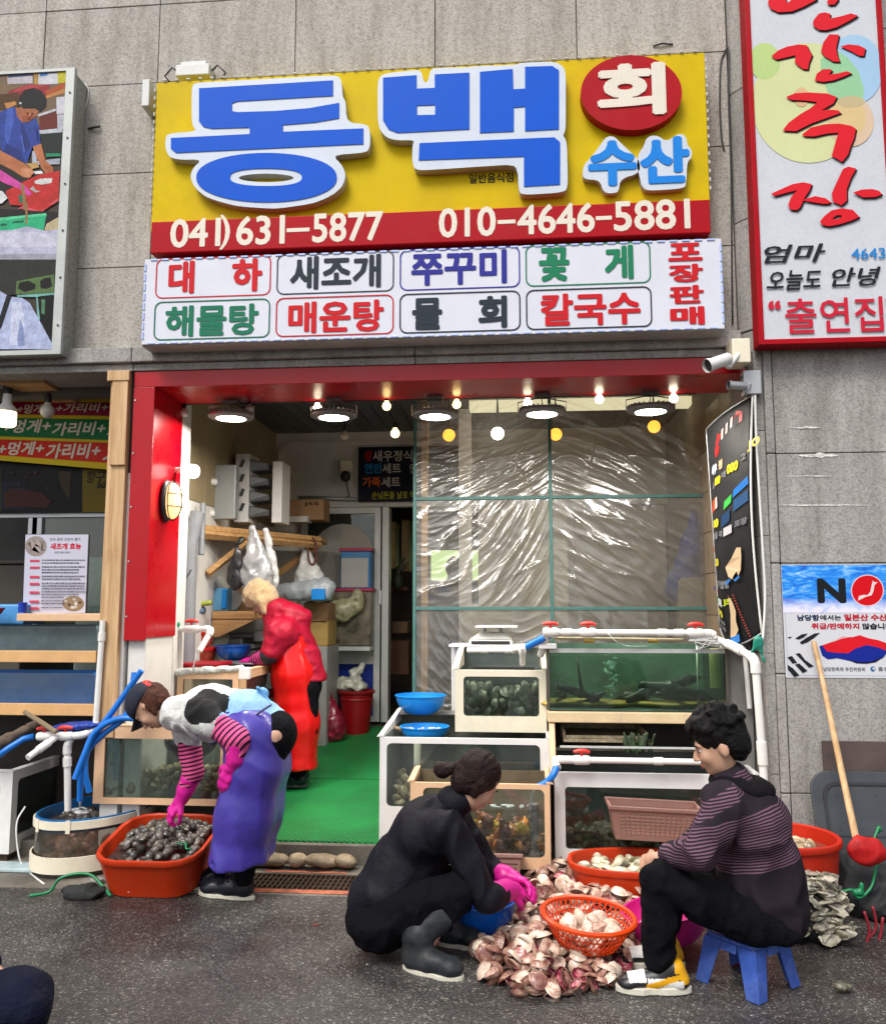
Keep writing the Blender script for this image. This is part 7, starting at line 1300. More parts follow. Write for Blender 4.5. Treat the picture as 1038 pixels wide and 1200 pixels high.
# CENTRE AND RIGHT TANKS
def slope_tank(name,label,X0,X1,Y0,Y1,Z0,Zf,Zr,mat,win,r=.03,th=.02,inside=None,wl=None,wcol=(.1,.12,.1),gl=None,walpha=.55,cant=.0):
 """tank with a moulded window front and side walls that rise from the front to the back"""
 t=thing(name,label,'tank',((X0+X1)/2,(Y0+Y1)/2,Z0)); f=lambda u,v,w:Vector((u,Y0+th-w,v)); wi=rrect(*win,r); cx,cz=(win[0]+win[1])/2,(win[2]+win[3])/2
 per=[(X1 if u>cx else X0,Zf if v>cz else Z0) for u,v in wi]
 mb=MB(); mb.frame(per,wi,f,th); obj('front_panel',mb,mat,t)
 for x0,x1 in ((X0,X0+th),(X1-th,X1)):
  mb=MB(); mb.hexa([(x0,Y0+th+.001,Z0),(x1,Y0+th+.001,Z0),(x1,Y1,Z0),(x0,Y1,Z0)],[(x0,Y0+th+.001,Zf),(x1,Y0+th+.001,Zf),(x1,Y1,Zr),(x0,Y1,Zr)]); obj('side_wall',mb,mat,t)
  e=.018; mb=MB(); mb.hexa([(x0-e*(x0==X0)-.002,Y0,Zf+.001),(x1+e*(x1==X1)+.002,Y0,Zf+.001),(x1+e*(x1==X1)+.002,Y1,Zr+.001),(x0-e*(x0==X0)-.002,Y1,Zr+.001)],[(x0-.001-e*(x0!=X0)*0,Y0,Zf+.016),(x1+.001,Y0,Zf+.016),(x1+.001,Y1,Zr+.016),(x0-.001,Y1,Zr+.016)]); obj('side_rim',mb,mat,t,bevel=.003)
 mb=MB(); mb.box(X0+.002,X1-.002,Y1-th,Y1-.001,Z0,Zr-.003); obj('back_wall',mb,inside or mat,t); mb=MB(); mb.box(X0+th+.001,X1-th-.001,Y0+th+.001,Y1-th-.001,Z0+.01,Z0+.03); mb.box(X0+th+.0005,X0+th+.003,Y0+th+.001,Y1-th-.001,Z0+.031,Zf-.002); mb.box(X1-th-.003,X1-th-.0005,Y0+th+.001,Y1-th-.001,Z0+.031,Zf-.002); obj('tank_liner',mb,inside or mat,t)
 mb=MB(); mb.box(win[0]-.01,win[1]+.01,Y0+th*.5,Y0+th*.5+.004,win[2]-.01,win[3]+.01); obj('window_pane',mb,gl or TRANSP,t)
 if wl: mb=MB(); mb.grid(lambda u,v:Vector((X0+th+.004+u*(X1-X0-2*th-.008),Y0+th+.004+v*(Y1-Y0-2*th-.008),wl)),2,2); obj('water_surface',mb,water('wat_%s_%.2f'%(name,X0),wcol,walpha),t,fixn=False)
 return t
tanm=shell_mat('clam_whole_tan',(.14,.10,.05),(.36,.27,.15),(.56,.47,.30)); big=protos(tanm,'clam',a=.038,b_=.034,h=.02)
wx0,wx1=-.823,.178; zf=.738; w=(oy(453,900,.12).x,oy(633,900,.12).x,oy(540,947,.12).z,oy(540,872,.12).z)
slope_tank('shellfish_tank','large white tank with a wide window behind the squatting woman',wx0,wx1,.12,.98,.09,zf,.80,WPL,w,inside=INSG,wl=.70,wcol=(.16,.18,.17),walpha=.3)
scatter(big,62,lambda g,i:(g.uniform(-.77,-.52),.17+g.random()*.5,.30+g.random()*.17*(1-abs(g.random()-.5))),'tan clams heaped at the left of the big white tank','clam','',.9,seed=21,stuff='clam_heap')
scatter(big,40,lambda g,i:(g.uniform(-.4,.1),.3+g.random()*.5,.30+g.random()*.06),'clams lying dim at the right of the big white tank','clam','',.9,seed=22,stuff='clam_heap')
mb=MB(); mb.tube([(-.62,.3,.3),(-.62,.3,.68)],.022,10); obj('stand_pipe',mb,CREAM,label='pale upright pipe inside the large white tank',cat='pipe',smooth=50)
mb=MB(); mb.box(wx0+.01,wx1-.03,.135,.9,.0,.088); obj('rusty_base',mb,M('brown_timber_base',(.13,.06,.035),.8,var=.4,bump=.3),label='brown timber base under the large white tank',cat='base')
p=oz(493,838,.76); bowl('blue_bowl','bright blue bowl standing on the back of the white tank',(oz(493,836,.80).x,oz(493,836,.80).y,.80),.165,.115,BBOWL2)
mb=MB(); mb.box(-.80,-.42,.80,.96,.785,.799); obj('bowl_board',mb,M('grey_wet_board',(.22,.22,.21),.4),label='grey board across the back of the white tank under the blue bowl',cat='board',bevel=.004)
bowl('blue_bowl','lower blue bowl of shellfish meat floating in the white tank',(-.60,.52,.655),.15,.09,BBOWL2)
s=SDF(.01)
for k in range(24): s.ell((-.60+random.uniform(-.1,.1),.52+random.uniform(-.1,.1),.725+random.uniform(-.004,.006)),(random.uniform(.012,.03),random.uniform(.01,.022),.008))
soft('shellfish_meat',s,M('pale_meat',(.45,.42,.38),.25,var=.5,vs=40),vox=.006,label='pale shellfish meat floating in the lower blue bowl',cat='seafood')
mb=MB(); mb.tube([oz(452,852,.74),oz(482,856,.72)],[.012,.017],8); obj('broken_stick',mb,M('weathered_stick',(.2,.15,.1)),label='short wooden handle sticking out over the left rim of the white tank',cat='handle',smooth=40)
cx0,cx1=-.386,.163; w=(oy(543,815,.25).x,oy(631.5,815,.25).x,oy(590,839.5,.25).z,oy(590,793,.25).z)
slope_tank('shellfish_tank','cream tank of grey whelks standing on the white tank under the scale',cx0,cx1,.25,.86,.757,1.125,1.235,CREAM,w,r=.022,inside=INS,wl=1.07,walpha=.3,wcol=(.05,.06,.055),gl=MURK)
gst=shell_mat('whelk_grey_green',(.07,.075,.04),(.20,.20,.13),(.40,.40,.30)); wk=protos(gst,'whelk',kinds=('whole','open'),a=.04,b_=.03,h=.022)
scatter(wk,80,lambda g,i:(g.uniform(cx0+.05,cx1-.05),.30+g.random()*.2,w[2]+.0+g.random()*.17),'greenish grey whelk behind the window of the cream tank','whelk','whelks in the cream tank',1,seed=23)
mb=MB()
for k in range(13): x=cx0+.09+k*.034; mb.box(x,x+.012,.32,.8,1.078,1.092)
for k in range(7): y=.32+k*.08; mb.box(cx0+.08,cx1-.06,y,y+.012,1.0925,1.105)
obj('black_grid',mb,BLK,label='black plastic grid lying in the top of the cream tank',cat='grid')
zz_=1.256; sc=thing('kitchen_scale','cream kitchen scale with a flat tray on the back of the cream tank','scale',(-.33,.9,zz_)); p=oy(576,756,.86)
q0,q1=oy(549,756,.86),oy(601,756,.86); qt0,qt1=oy(562,741,.9),oy(592,741,.9); mb=MB(); zb2_=q0.z; mb.hexa([(q0.x,.82,zb2_),(q1.x,.82,zb2_),(q1.x,1.08,zb2_),(q0.x,1.08,zb2_)],[(q0.x+.005,.83,zb2_+.04),(q1.x-.005,.83,zb2_+.04),(q1.x-.005,1.07,zb2_+.04),(q0.x+.005,1.07,zb2_+.04)]); mb.hexa([(q0.x+.005,.83,zb2_+.04),(q1.x-.005,.83,zb2_+.04),(q1.x-.005,1.07,zb2_+.04),(q0.x+.005,1.07,zb2_+.04)],[(qt0.x,.88,qt0.z),(qt1.x,.88,qt0.z),(qt1.x,1.03,qt0.z),(qt0.x,1.03,qt0.z)]); obj('scale_body',mb,M('scale_ivory',(.60,.60,.55),.35,var=.03,bump=0,dirt=.15),sc,bevel=.012)
mb=MB(); mb.tube([(qt0.x+.03,.95,qt0.z),(qt0.x+.03,.95,qt0.z+.03)],.012,8); mb.tube([(qt1.x-.03,.95,qt0.z),(qt1.x-.03,.95,qt0.z+.03)],.012,8); obj('tray_support',mb,ALU,sc)
t0,t1=oy(557,733,.85),oy(606,733,.85); mb=MB(); mb.box(t0.x,t1.x,.80,1.1,qt0.z+.031,qt0.z+.045); obj('scale_tray',mb,WPL,sc,bevel=.005)
mb=MB(); mb.box(q0.x+.02,q1.x-.02,.812,.819,zb2_+.008,zb2_+.03); obj('display_window',mb,BLK,sc)
mb=MB(); mb.box(-.47,.12,.8,1.12,1.237,1.251); mb.box(-.47,.12,1.05,1.1,.3,1.236); obj('scale_shelf',mb,WPL,label='white plastic shelf under the kitchen scale',cat='shelf',bevel=.004)
ox0,ox1=-.60,.162; w=(-.53,oy(638,960,-.2).x,oy(560,1004,-.2).z,oy(560,924,-.2).z)
slope_tank('sea_squirt_tank','peach framed tank of orange sea squirts beside the squatting woman',ox0,ox1,-.2,.115,.10,.545,.565,PEACH,w,r=.03,inside=M('murky_brown_inside',(.12,.09,.05),.5,var=.3,bump=0),wl=.405,wcol=(.20,.17,.11),walpha=.3)
mb=MB(); mb.box(ox0+.02,ox1-.02,-.17,.1,.006,.098); obj('tank_stand',mb,_mc['dark_stand'],label='dark block under the peach sea squirt tank',cat='stand')
SQ=M('sea_squirt_orange',(.62,.22,.02),.35,var=.6,vs=20,fine=.3,fs=80,bump=.8,bs=60,coat=.5,inst=.4); SQY=M('sea_squirt_yellow',(.62,.40,.05),.35,var=.5,vs=25,bump=.7,bs=60,coat=.5,inst=.3); SQB=M('sea_squirt_brown',(.22,.06,.02),.35,var=.6,vs=25,bump=.7,bs=60,coat=.5,inst=.3)
pr_=[]
for k,mt in enumerate((SQ,SQY,SQB,SQ)):
 s=SDF(.012); rg=random.Random(k); s.ell((0,0,0),(.032,.026,.045)).cap((0,0,.03),(.01,0,.062),.012,.01).cap((0,0,.02),(-.02,.01,.05),.011,.009)
 for j in range(9): a=rg.uniform(0,6.28); z=rg.uniform(-.03,.03); s.ell((.028*math.cos(a),.023*math.sin(a),z),(.009,.009,.009))
 o=soft('sea_squirt',s,mt,vox=.006); me=o.data; o.data.transform(Matrix.Translation(o.location)); o.location=(0,0,0); pr_.append(o)
lab='knobbly orange and yellow sea squirt in the peach tank'; scatter(pr_,60,lambda g,i:(g.uniform(-.56,.11),-.155+g.random()*.2,.17+g.random()*.12+(.05 if g.random()<.3 else 0)),lab,'sea squirt','sea squirts in the peach tank',.9,seed=31,smin=.8,smax=1.2)
scatter(pr_,14,lambda g,i:(g.uniform(-.3,.0),-.12+g.random()*.15,.39+g.random()*.02),'reddish sea squirt at the water line of the peach tank','sea squirt','sea squirts at the water line',.9,seed=32,smin=.7,smax=1) if False else None
mb=MB(); a,b_=oy(625,942,-.12),oy(627,1001,-.12); mb.tube([(a.x,-.12,a.z),(b_.x,-.12,.14)],.03,14); obj('stand_pipe',mb,M('grey_drain_pipe',(1,1,1)),label='grey upright pipe inside the peach sea squirt tank',cat='pipe',smooth=50)
s=SDF(.008)
for k in range(18): s.ell((random.uniform(-.17,.1),-.14+random.uniform(0,.06),.408),(random.uniform(.01,.022),.014,.006))
soft('water_foam',s,_mc['water_foam'],vox=.006,label='white foam on the water of the sea squirt tank',cat='foam')
mb=MB(); mb.tube(bez([oy(652,899,-.16),oy(648,908,-.18),oy(640,917,-.18),oy(629,923,-.18)]),.019,12); obj('blue_hose',mb,BLUEH,label='short blue hose pouring into the peach sea squirt tank',cat='hose',smooth=50)
mb=MB(); mb.tube(bez([oy(629,923,-.18),oy(624,930,-.17),oy(622,942,-.16),oy(621,950,-.15)]),[.007]*19,8); obj('water_stream',mb,water('stream_water',(0,0,0)),label='white water stream falling from the blue hose into the sea squirts',cat='water stream',smooth=True)
CRM=M('mauve_crate_plastic',(.24,.12,.095),.5,var=.1,bump=.05,dirt=.3)
def crate(label,cx,cy,z0,w0,d0,w1,d1,h,T,nx=14,nz=6,name='plastic_crate'):
 t=thing(name,label,'crate',(cx,cy,z0)); B=Matrix.Translation((cx,cy,z0))@T
 def wall(p0,p1,q0,q1,n):   # bottom edge p0-p1, top edge q0-q1 : lattice of slots
  mb=MB(); L=lambda u,v:Vector(p0).lerp(Vector(p1),u).lerp(Vector(q0).lerp(Vector(q1),u),v); nrm=(Vector(p1)-Vector(p0)).cross(Vector(q0)-Vector(p0)).normalized()*.003
  def slab(u0,u1,v0,v1): c=[L(u0,v0),L(u1,v0),L(u1,v1),L(u0,v1)]; mb.hexa([B@(x-nrm) for x in c],[B@(x+nrm) for x in c])
  slab(0,1,0,.16); slab(0,1,.84,1); slab(0,.08,.16,.84); slab(.92,1,.16,.84)
  rows=nz; 
  for r_ in range(rows): v=.16+.68*r_/rows; slab(.08,.92,v,v+.05)
  for k in range(n+1): u=.08+.84*k/n; slab(max(.08,u-.008),min(.92,u+.008),.165,.835)
  return mb
 b_=[(-w0/2,-d0/2,0),(w0/2,-d0/2,0),(w0/2,d0/2,0),(-w0/2,d0/2,0)]; u_=[(-w1/2,-d1/2,h),(w1/2,-d1/2,h),(w1/2,d1/2,h),(-w1/2,d1/2,h)]
 for i in range(4):
  j=(i+1)%4; obj('slotted_wall',wall(b_[i],b_[j],u_[i],u_[j],nx if i%2==0 else 7),CRM,t)
 mb=MB(); mb.hexa([B@Vector(x)+Vector((0,0,0)) for x in b_],[B@(Vector(x)+Vector((0,0,.005))) for x in b_]); obj('crate_floor',mb,CRM,t)
 mb=MB(); o=[(-w1/2-.014,-d1/2-.014),(w1/2+.014,-d1/2-.014),(w1/2+.014,d1/2+.014),(-w1/2-.014,d1/2+.014)]; i_=[(-w1/2+.003,-d1/2+.003),(w1/2-.003,-d1/2+.003),(w1/2-.003,d1/2-.003),(-w1/2+.003,d1/2-.003)]; mb.frame(o,i_,lambda u,v,w_:B@Vector((u,v,h-.005+w_)),.02); obj('crate_rim',mb,CRM,t,bevel=.004); return t
crate('mauve slotted crate resting behind the oval clam tub',.70,-.21,.285,.40,.16,.46,.20,.16,Matrix.Rotation(R(2),4,'Y'))
crate('small mauve slotted crate leaning against the sea squirt tank',-.085,-.32,.0,.13,.10,.17,.13,.19,Matrix.Rotation(R(-14),4,'X'),nx=7)
rx0_,rx1_=.192,1.30; w=(.25,1.22,oy(661,995,-.05).z,oy(661,922,-.05).z)
slope_tank('shellfish_tank','long white framed tank under the fish tank at the right',rx0_,rx1_,-.05,.62,.03,.585,.60,WPL,w,r=.02,inside=INS,wl=.47,walpha=.3,wcol=(.08,.10,.09),gl=MURK)
scatter(big,70,lambda g,i:(g.uniform(.28,1.2),.02+g.random()*.4,.13+g.random()*.07),'pale clams on the floor of the long white tank','clam','',.8,seed=41,stuff='clam_heap')
s=SDF(.01); 
for k in range(14): x=random.uniform(.3,.6); s.ell((x,.03+random.random()*.1,.20+random.random()*.12),(random.uniform(.02,.05),.03,random.uniform(.015,.03)),rot=(0,random.uniform(-1,1),0))
soft('seaweed_clump',s,M('olive_weed',(.09,.09,.04),.5,var=.6,vs=30,bump=.6),vox=.009,wr=.008,wf=70,label='olive green weed behind the glass of the long white tank',cat='seaweed')
ms=thing('tank_rack','peach and dark rack between the long white tank and the fish tank','rack',(.7,.3,.6))
for x0,x1 in ((.172,.205),(1.17,1.20)):
 mb=MB(); mb.hexa([(x0,-.03,.602),(x1,-.03,.602),(x1,.05,.602),(x0,.05,.602)],[(x0,.1,.833),(x1,.1,.833),(x1,.17,.833),(x0,.17,.833)]); obj('rack_post',mb,PEACH,ms,bevel=.004)
mb=MB(); mb.box(.172,1.2,.70,.72,.603,.833); obj('rack_back',mb,M('very_dark_panel',(.03,.028,.024),.6),ms)
mb=MB(); mb.box(.165,1.20,.09,.76,.838,.90); obj('rack_beam',mb,M('varnished_cream_beam',(.68,.53,.31),.45,var=.12,vs=6,bump=.1,dirt=.2,dirtcol=(.4,.28,.15)),ms,bevel=.006)
a,c=oy(660,856,.15),oy(758,871,.15); mb=MB(); mb.box(a.x,c.x,.15,.6,c.z,c.z+.02); mb.box(a.x,a.x+.01,.15,.6,c.z+.021,a.z); mb.box(c.x-.01,c.x,.15,.6,c.z+.021,a.z); mb.box(a.x+.011,c.x-.011,.588,.6,c.z+.021,a.z); mb.box(a.x+.011,c.x-.011,.15,.158,c.z+.021,c.z+.04); t=obj('shallow_tray',mb,M('sandy_tray',(.27,.22,.14),.7,var=.4,vs=30,fine=.4,bump=.5),label='shallow sandy tray on the rack between the tanks',cat='tray',bevel=.003)
s=SDF(.01)
for k in range(22): x=random.uniform(oy(733,865,.13).x,oy(765,865,.13).x); s.cap((x,.13+random.uniform(-.01,.04),oy(750,884,.13).z+random.uniform(0,.03)),(x+random.uniform(-.03,.03),.12,oy(750,862,.13).z+random.uniform(-.02,.02)),.009,.005)
soft('leafy_weed',s,M('dark_leaf_weed',(.035,.06,.025),.5,var=.6,vs=50),vox=.006,label='dark green and red weed hanging over the shallow tray',cat='seaweed')
for zpx,lab in ((874,'pale glass edge strip across the rack below the tray'),):
 a,c=oy(656,zpx,.02),oy(790,zpx+4,.02); mb=MB(); mb.box(a.x,1.15,.02,.035,c.z,a.z); obj('glass_edge',mb,M('pale_edge',(.5,.52,.5),.3),label=lab,cat='strip')
pipe('water_pipe',[oy(647,890,-.12),oy(820,893,-.12)],.017,PVC,'white pipe with a red valve across the front of the long tank','pipe',valves=[(0,.2,(0,-.3,1))],fit=[(0,.06),(0,.12),(0,.72)])
mb=MB(); p=oy(650,894,-.12); mb.tube([p+Vector((0,0,.012)),p+Vector((.005,-.02,-.01)),oy(653,900,-.16)],.022,12); obj('elbow',mb,PVC,label='white elbow joining the red valve pipe to the short blue hose',cat='fitting',smooth=50)
fx0_,fx1_,fz0_,fz1_=.172,1.195,.905,1.268; ft=thing('fish_tank','big glass fish tank with dark green water and dark fish','tank',(.68,.4,fz0_))
GW=M('green_tank_back',(.05,.105,.07),.4,var=.6,vs=2.5,fine=.15,fs=30,bump=0)
mb=MB(); mb.box(fx0_,fx1_,.74,.76,fz0_,fz1_); mb.box(fx0_,fx1_,.12,.739,fz0_,fz0_+.01); mb.box(fx0_+.0,fx0_+.006,.13,.739,fz0_+.011,fz1_); obj('tank_shell',mb,GW,ft)
mb=MB(); mb.box(fx0_,fx1_,.121,.129,fz0_+.011,fz1_-.005); mb.box(fx1_-.008,fx1_,.13,.739,fz0_+.011,fz1_-.005); obj('front_glass',mb,glassy('green_water_glass',(.66,.80,.68),dirt=.05,dcol=(.16,.20,.14)),ft)
for x_ in (fx0_,fx1_): mb=MB(); mb.box(x_-.01,x_+.008,.112,.12,fz0_,fz1_+.01); obj('corner_trim',mb,M('dark_bronze_trim',(.10,.09,.07),.4,metal=.4),ft,bevel=.002)
mb=MB(); mb.box(fx0_-.005,fx1_+.005,.113,.119,fz1_-.03,fz1_-.006); obj('top_trim',mb,M('pale_edge',(1,1,1)),ft)
mb=MB(); mb.grid(lambda u,v:Vector((fx0_+.01+u*(fx1_-fx0_-.02),.135+v*.6,fz1_-.05)),2,2); obj('water_surface',mb,water('green_tank_water',(.12,.15,.12),.2,bs=25,bump=1),ft,fixn=False)
s=SDF(.01)
for k in range(9): x=fx0_+.05+k*.11; s.ell((x,.3+random.uniform(-.06,.06),fz0_+.03),(.11,.09,.02),rot=(0,random.uniform(-.1,.1),random.uniform(-.5,.5)))
soft('flatfish_bed',s,M('mustard_flatfish',(.42,.28,.06),.5,var=.4,vs=9,bump=.2),vox=.011,label='mustard brown flatfish lying flat on the floor of the fish tank',cat='fish')
def fish(x,y,z,L,rot,pitch,label,h=.2):
 s=SDF(.012); M_=Euler((0,pitch,rot)).to_matrix(); P_=lambda a,b,c: Vector((x,y,z))+M_@Vector((a*L,b*L,c*L))
 s.cap(P_(-.42,0,0),P_(.1,0,.01),.045*L*2,.10*L*1.2).cap(P_(.1,0,.01),P_(.42,0,0),.10*L*1.2,.05*L).cap(P_(-.42,0,0),P_(-.56,0,.10),.018*L*2,.012*L).cap(P_(-.42,0,0),P_(-.56,0,-.08),.018*L*2,.012*L).cap(P_(-.1,0,.08),P_(.12,0,.16),.01,.006).cap(P_(.05,-.08,-.02),P_(-.05,-.16,-.06),.008,.005)
 o=soft('dark_fish',s,M('dark_fish_skin',(.016,.026,.026),.35,var=.4,vs=20,bump=.1),vox=.008,label=label,cat='fish',group='dark fish in the green tank'); return o
for a in ((.34,.22,1.00,.24,.3,.3,'dark fish nosing down at the left end of the green fish tank'),(.44,.2,.965,.2,-.5,-.5,'dark fish with raised tail left of the bubble column'),(.26,.3,.98,.2,1.2,.1,'dark fish lying by the left wall of the green fish tank'),(.75,.25,1.00,.26,.2,-.35,'dark fish with raised tail right of the bubble column'),(.86,.22,1.03,.3,-.3,.1,'large dark fish in the middle of the heap at the right'),(.98,.28,1.06,.28,.5,-.2,'upper dark fish of the heap under the yellow pipe'),(.92,.3,.98,.3,2.8,.0,'dark fish lowest in the heap at the right'),(1.05,.2,.99,.26,.2,.3,'dark fish pressed to the glass behind the seated man'),(.66,.3,.965,.24,2.9,.1,'dark fish low beside the bubble column')): fish(*a)
mb=MB(); a,b_=oy(676,770,.2),oy(681,808,.2); mb.tube([a,b_],[.004,.012],8); obj('thin_rod',mb,BLK,label='thin dark rod standing in the left half of the fish tank',cat='rod',smooth=True)
s=SDF(.02); a,b_=oy(714,765,.3),oy(716,830,.3)
for k in range(80): u=random.random(); p=a.lerp(b_,u)+Vector((random.gauss(0,.022),random.gauss(0,.02),0)); s.ell(p,(.007,.007,.007))
soft('bubble_column',s,M('bubbles',(.22,.42,.32),.3,var=.1,alpha=.5),vox=.006,relax=1,label='pale column of rising bubbles in the fish tank',cat='bubbles')
mb=MB(); a,b_=oy(837,760,.2),oy(839,806,.2); mb.tube([a,b_],.034,16); obj('stand_pipe',mb,M('algae_yellow_pipe',(.40,.42,.16),.5,dirt=.3),label='yellow green upright pipe at the right end of the fish tank',cat='pipe',smooth=50)
mb=MB(); mb.tube([oy(816,757,.19),oy(818,830,.19)],.005,6); obj('air_line',mb,PVC,label='thin white air line hanging in the right of the fish tank',cat='tube',smooth=True)
pipe('water_pipe',[oy(641,741,.06),oy(834,742,.06),oy(838,748,.06)],.018,PVC,'long white pipe with three red valves over the fish tank','pipe',valves=[(0,.0+.02,(0,-.3,1)),(0,.25,(0,-.3,1)),(0,.9,(0,-.3,1))],fit=[(0,.12),(0,.7),(0,.8)])
mb=MB(); mb.tube([oy(648,748,.1),oy(800,750,.1)],.010,10); obj('brass_pipe',mb,M('yellowed_pipe',(.45,.40,.24),.4),label='thin yellowed pipe just below the long white pipe',cat='pipe',smooth=50)
for px in (690,765): a=oy(px,751,.1); mb=MB(); mb.tube([a-Vector((.03,0,0)),a+Vector((.03,0,0))],.014,10); obj('brass_fitting',mb,M('brass',(.45,.32,.08),.3,metal=.8),label='brass fitting on the thin pipe, %s'%('left of centre of the fish tank' if px<700 else 'right of centre of the fish tank'),cat='fitting',smooth=50)
mb=MB(); mb.tube(bez([oy(643,744,.08),oy(635,749,.08),oy(627,753,.1),oy(617,758,.12)]),.022,12); obj('blue_hose',mb,BLUEH,label='short blue hose from the long white pipe to the cream tank',cat='hose',smooth=50)
pipe('water_pipe',[oy(548,762,.5),oy(600,762,.4),oy(612,760,.2),oy(612,778,.3)],.018,PVC,'white pipe along the back rim of the cream tank','pipe',fit=[(0,.4)])
mb=MB(); mb.tube([oy(640,742,.06),oy(636,760,.12),oy(633,768,.15)],.02,12); obj('pipe_elbow',mb,PVC,label='white elbow beside the blue hose at the left end of the fish tank',cat='fitting',smooth=50)
for px,w_ in ((645,.07),(862,.08)):
 a=oy(px,758,.09); mb=MB(); mb.box(a.x-w_,a.x+w_*.5,.08,.13,a.z-.012,a.z+.018); obj('white_bracket',mb,WPL,label='white plastic bracket at the %s end of the fish tank'%('left' if px<700 else 'right'),cat='bracket',bevel=.005)
pipe('drain_line',[oy(838,749,.1),oy(858,757,-.02),oy(884,772,-.16),oy(893,886,-.17),oy(897,960,-.17)],.0215,PVC,'thick white pipe running down beside the granite pier','pipe',fit=[(1,.3),(2,.1),(2,.9)],bend=.05)
mb=MB(); mb.tube([oy(872,762,.1),oy(878,830,.1)],.014,10); obj('thin_pipe',mb,PVC,label='thin white pipe at the right edge of the fish tank',cat='pipe',smooth=50)
for k in range(4):
 pts=[oy(828+k*3,742,.05)]+[oy(820+random.uniform(-20,30),745+random.uniform(0,14),.05) for _ in range(3)]+[oy(815+k*14,762,.08)]; mb=MB(); mb.tube(bez(pts),.003,5); obj('air_tube',mb,ALUW,label='one of the thin pale air tubes tangled at the right end of the fish tank',cat='tube',group='air tubes over the fish tank',smooth=True)
mb=MB(); mb.tube(bez([oy(712,742,.03),oy(722,752,.02),oy(735,757,.08),oy(760,757,.1)]),.003,5); obj('air_tube',mb,ALUW,label='thin air tube curling down over the middle of the fish tank',cat='tube',smooth=True)
mb=MB(); mb.hexa([(1.21,.15,.0),(1.34,.15,.0),(1.34,.6,.0),(1.21,.6,.0)],[(1.21,.15,1.3),(1.34,.15,1.3),(1.34,.6,1.3),(1.21,.6,1.3)]); obj('side_board',mb,M('grey_side_board',(.17,.165,.155),.6,var=.2),label='grey board standing between the fish tank and the granite pier',cat='board')
# oval red tub of clams, right tub
ID=Matrix.Identity(4)
def oval(cx,cy,rx,ry,n=28,p=2.8): return [(cx+rx*math.copysign(abs(math.cos(t))**(2/p),math.cos(t)),cy+ry*math.copysign(abs(math.sin(t))**(2/p),math.sin(t))) for t in [2*PI*k/n for k in range(n)]]
T3=tub('orange_tub','long orange oval tub of pale clams behind the shell pile',oval(.74,-.40,.50,.23),.22,.86,ID,ORT)
mb=MB(); mb.add([Vector((x,y,.175)) for x,y in oval(.74,-.40,.465,.20)],[tuple(range(28))]); obj('water_surface',mb,water('clear_tub_water',(.20,.19,.15),.35,bs=25,bump=.6),T3,fixn=False)
pcl=protos(SH_PALE,'clam',a=.036,b_=.028,h=.016)
scatter(pcl,150,lambda g,i:(.74+.43*math.sqrt(g.random())*math.cos(g.uniform(0,6.283)),-.40+g.uniform(-.175,.175),.165+g.random()*.022),'pale green clam in the long orange oval tub','clam','clams in the long orange tub',.35,seed=51)
T4=tub('orange_tub','round orange tub of clams behind the seated man by the pier',oval(1.27,-.49,.29,.27,32,2.1),.385,.82,ID,M('red_orange_tub',hexc('c4260c',.8),.38,spec=.35,var=.08,bump=.05,dirt=.3,dirtcol=(.22,.04,.02)))
mb=MB(); mb.add([Vector((x,y,.32)) for x,y in oval(1.27,-.49,.26,.24,32,2.1)],[tuple(range(32))]); obj('water_surface',mb,water('wat_right_tub',(.22,.17,.12),.45,bs=25,bump=.8),T4,fixn=False)
pk=protos(tanm,'clam',a=.034,b_=.028,h=.016); scatter(pk,44,lambda g,i:(1.27+.19*g.uniform(-1,1),-.49+.17*g.uniform(-1,1),.305+g.random()*.02),'tan clam in the round orange tub by the pier','clam','clams in the round orange tub by the pier',.4,seed=52)
# by the granite pier
a,c=oy(962,868,-.125),oy(1060,945,-.125); mb=MB(); mb.hexa([(a.x,-.19,0),(a.x+.9,-.19,0),(a.x+.9,-.17,0),(a.x,-.17,0)],[(a.x,-.135,a.z),(a.x+.9,-.135,a.z),(a.x+.9,-.118,a.z),(a.x,-.118,a.z)]); obj('brown_board',mb,M('dark_brown_board',(.075,.05,.045),.7,var=.3,bump=.2),label='dark brown board leaning on the pier under the poster',cat='board',bevel=.003)
LIDM=M('dark_grey_lid',(.035,.042,.048),.5,var=.2,vs=9,bump=.1,dirt=.3,dirtcol=(.12,.12,.12)); ld_=thing('tub_lid','dark grey rectangular lid with rounded corners leaning on the pier','lid',(1.9,-.3,0))
a=oy(946,904,-.24); Lr=Matrix.Translation((a.x,-.42,.03))@Matrix.Rotation(R(-17),4,'X'); hgt=(a.z-.03)/math.cos(R(17)); fL=lambda u,v,w:Lr@Vector((u,-w,v))
l=rrect(0,.95,0,hgt,.09,6); mb=MB(); mb.prism(l,fL,.02); obj('lid_plate',mb,LIDM,ld_,bevel=.004)
mb=MB(); mb.frame(rrect(.055,.895,.05,hgt-.055,.07,6),rrect(.07,.88,.065,hgt-.07,.06,6),lambda u,v,w:fL(u,v,w+.0205),.008); obj('lid_ridge',mb,BLK,ld_)
for u0,u1,v0,v1 in ((.075,.875,hgt*.5,hgt*.5+.006),(.45,.456,.07,hgt-.075)): mb=MB(); c4=[(u0,v0),(u1,v0),(u1,v1),(u0,v1)]; mb.prism(c4,lambda u,v,w:fL(u,v,w+.0205),.003); obj('lid_groove',mb,BLK,ld_)
for u in (.12,.32,.42,.5,.62,.78):
 for v in (hgt*.55,hgt-.12,hgt*.4): mb=MB(); mb.lathe([(.0001,.0),(.005,0),(.005,.001),(.0001,.001)],fL(u,v,.0215),8,M=Matrix.Rotation(R(73),4,'X')); obj('lid_hole',mb,BLK,ld_)
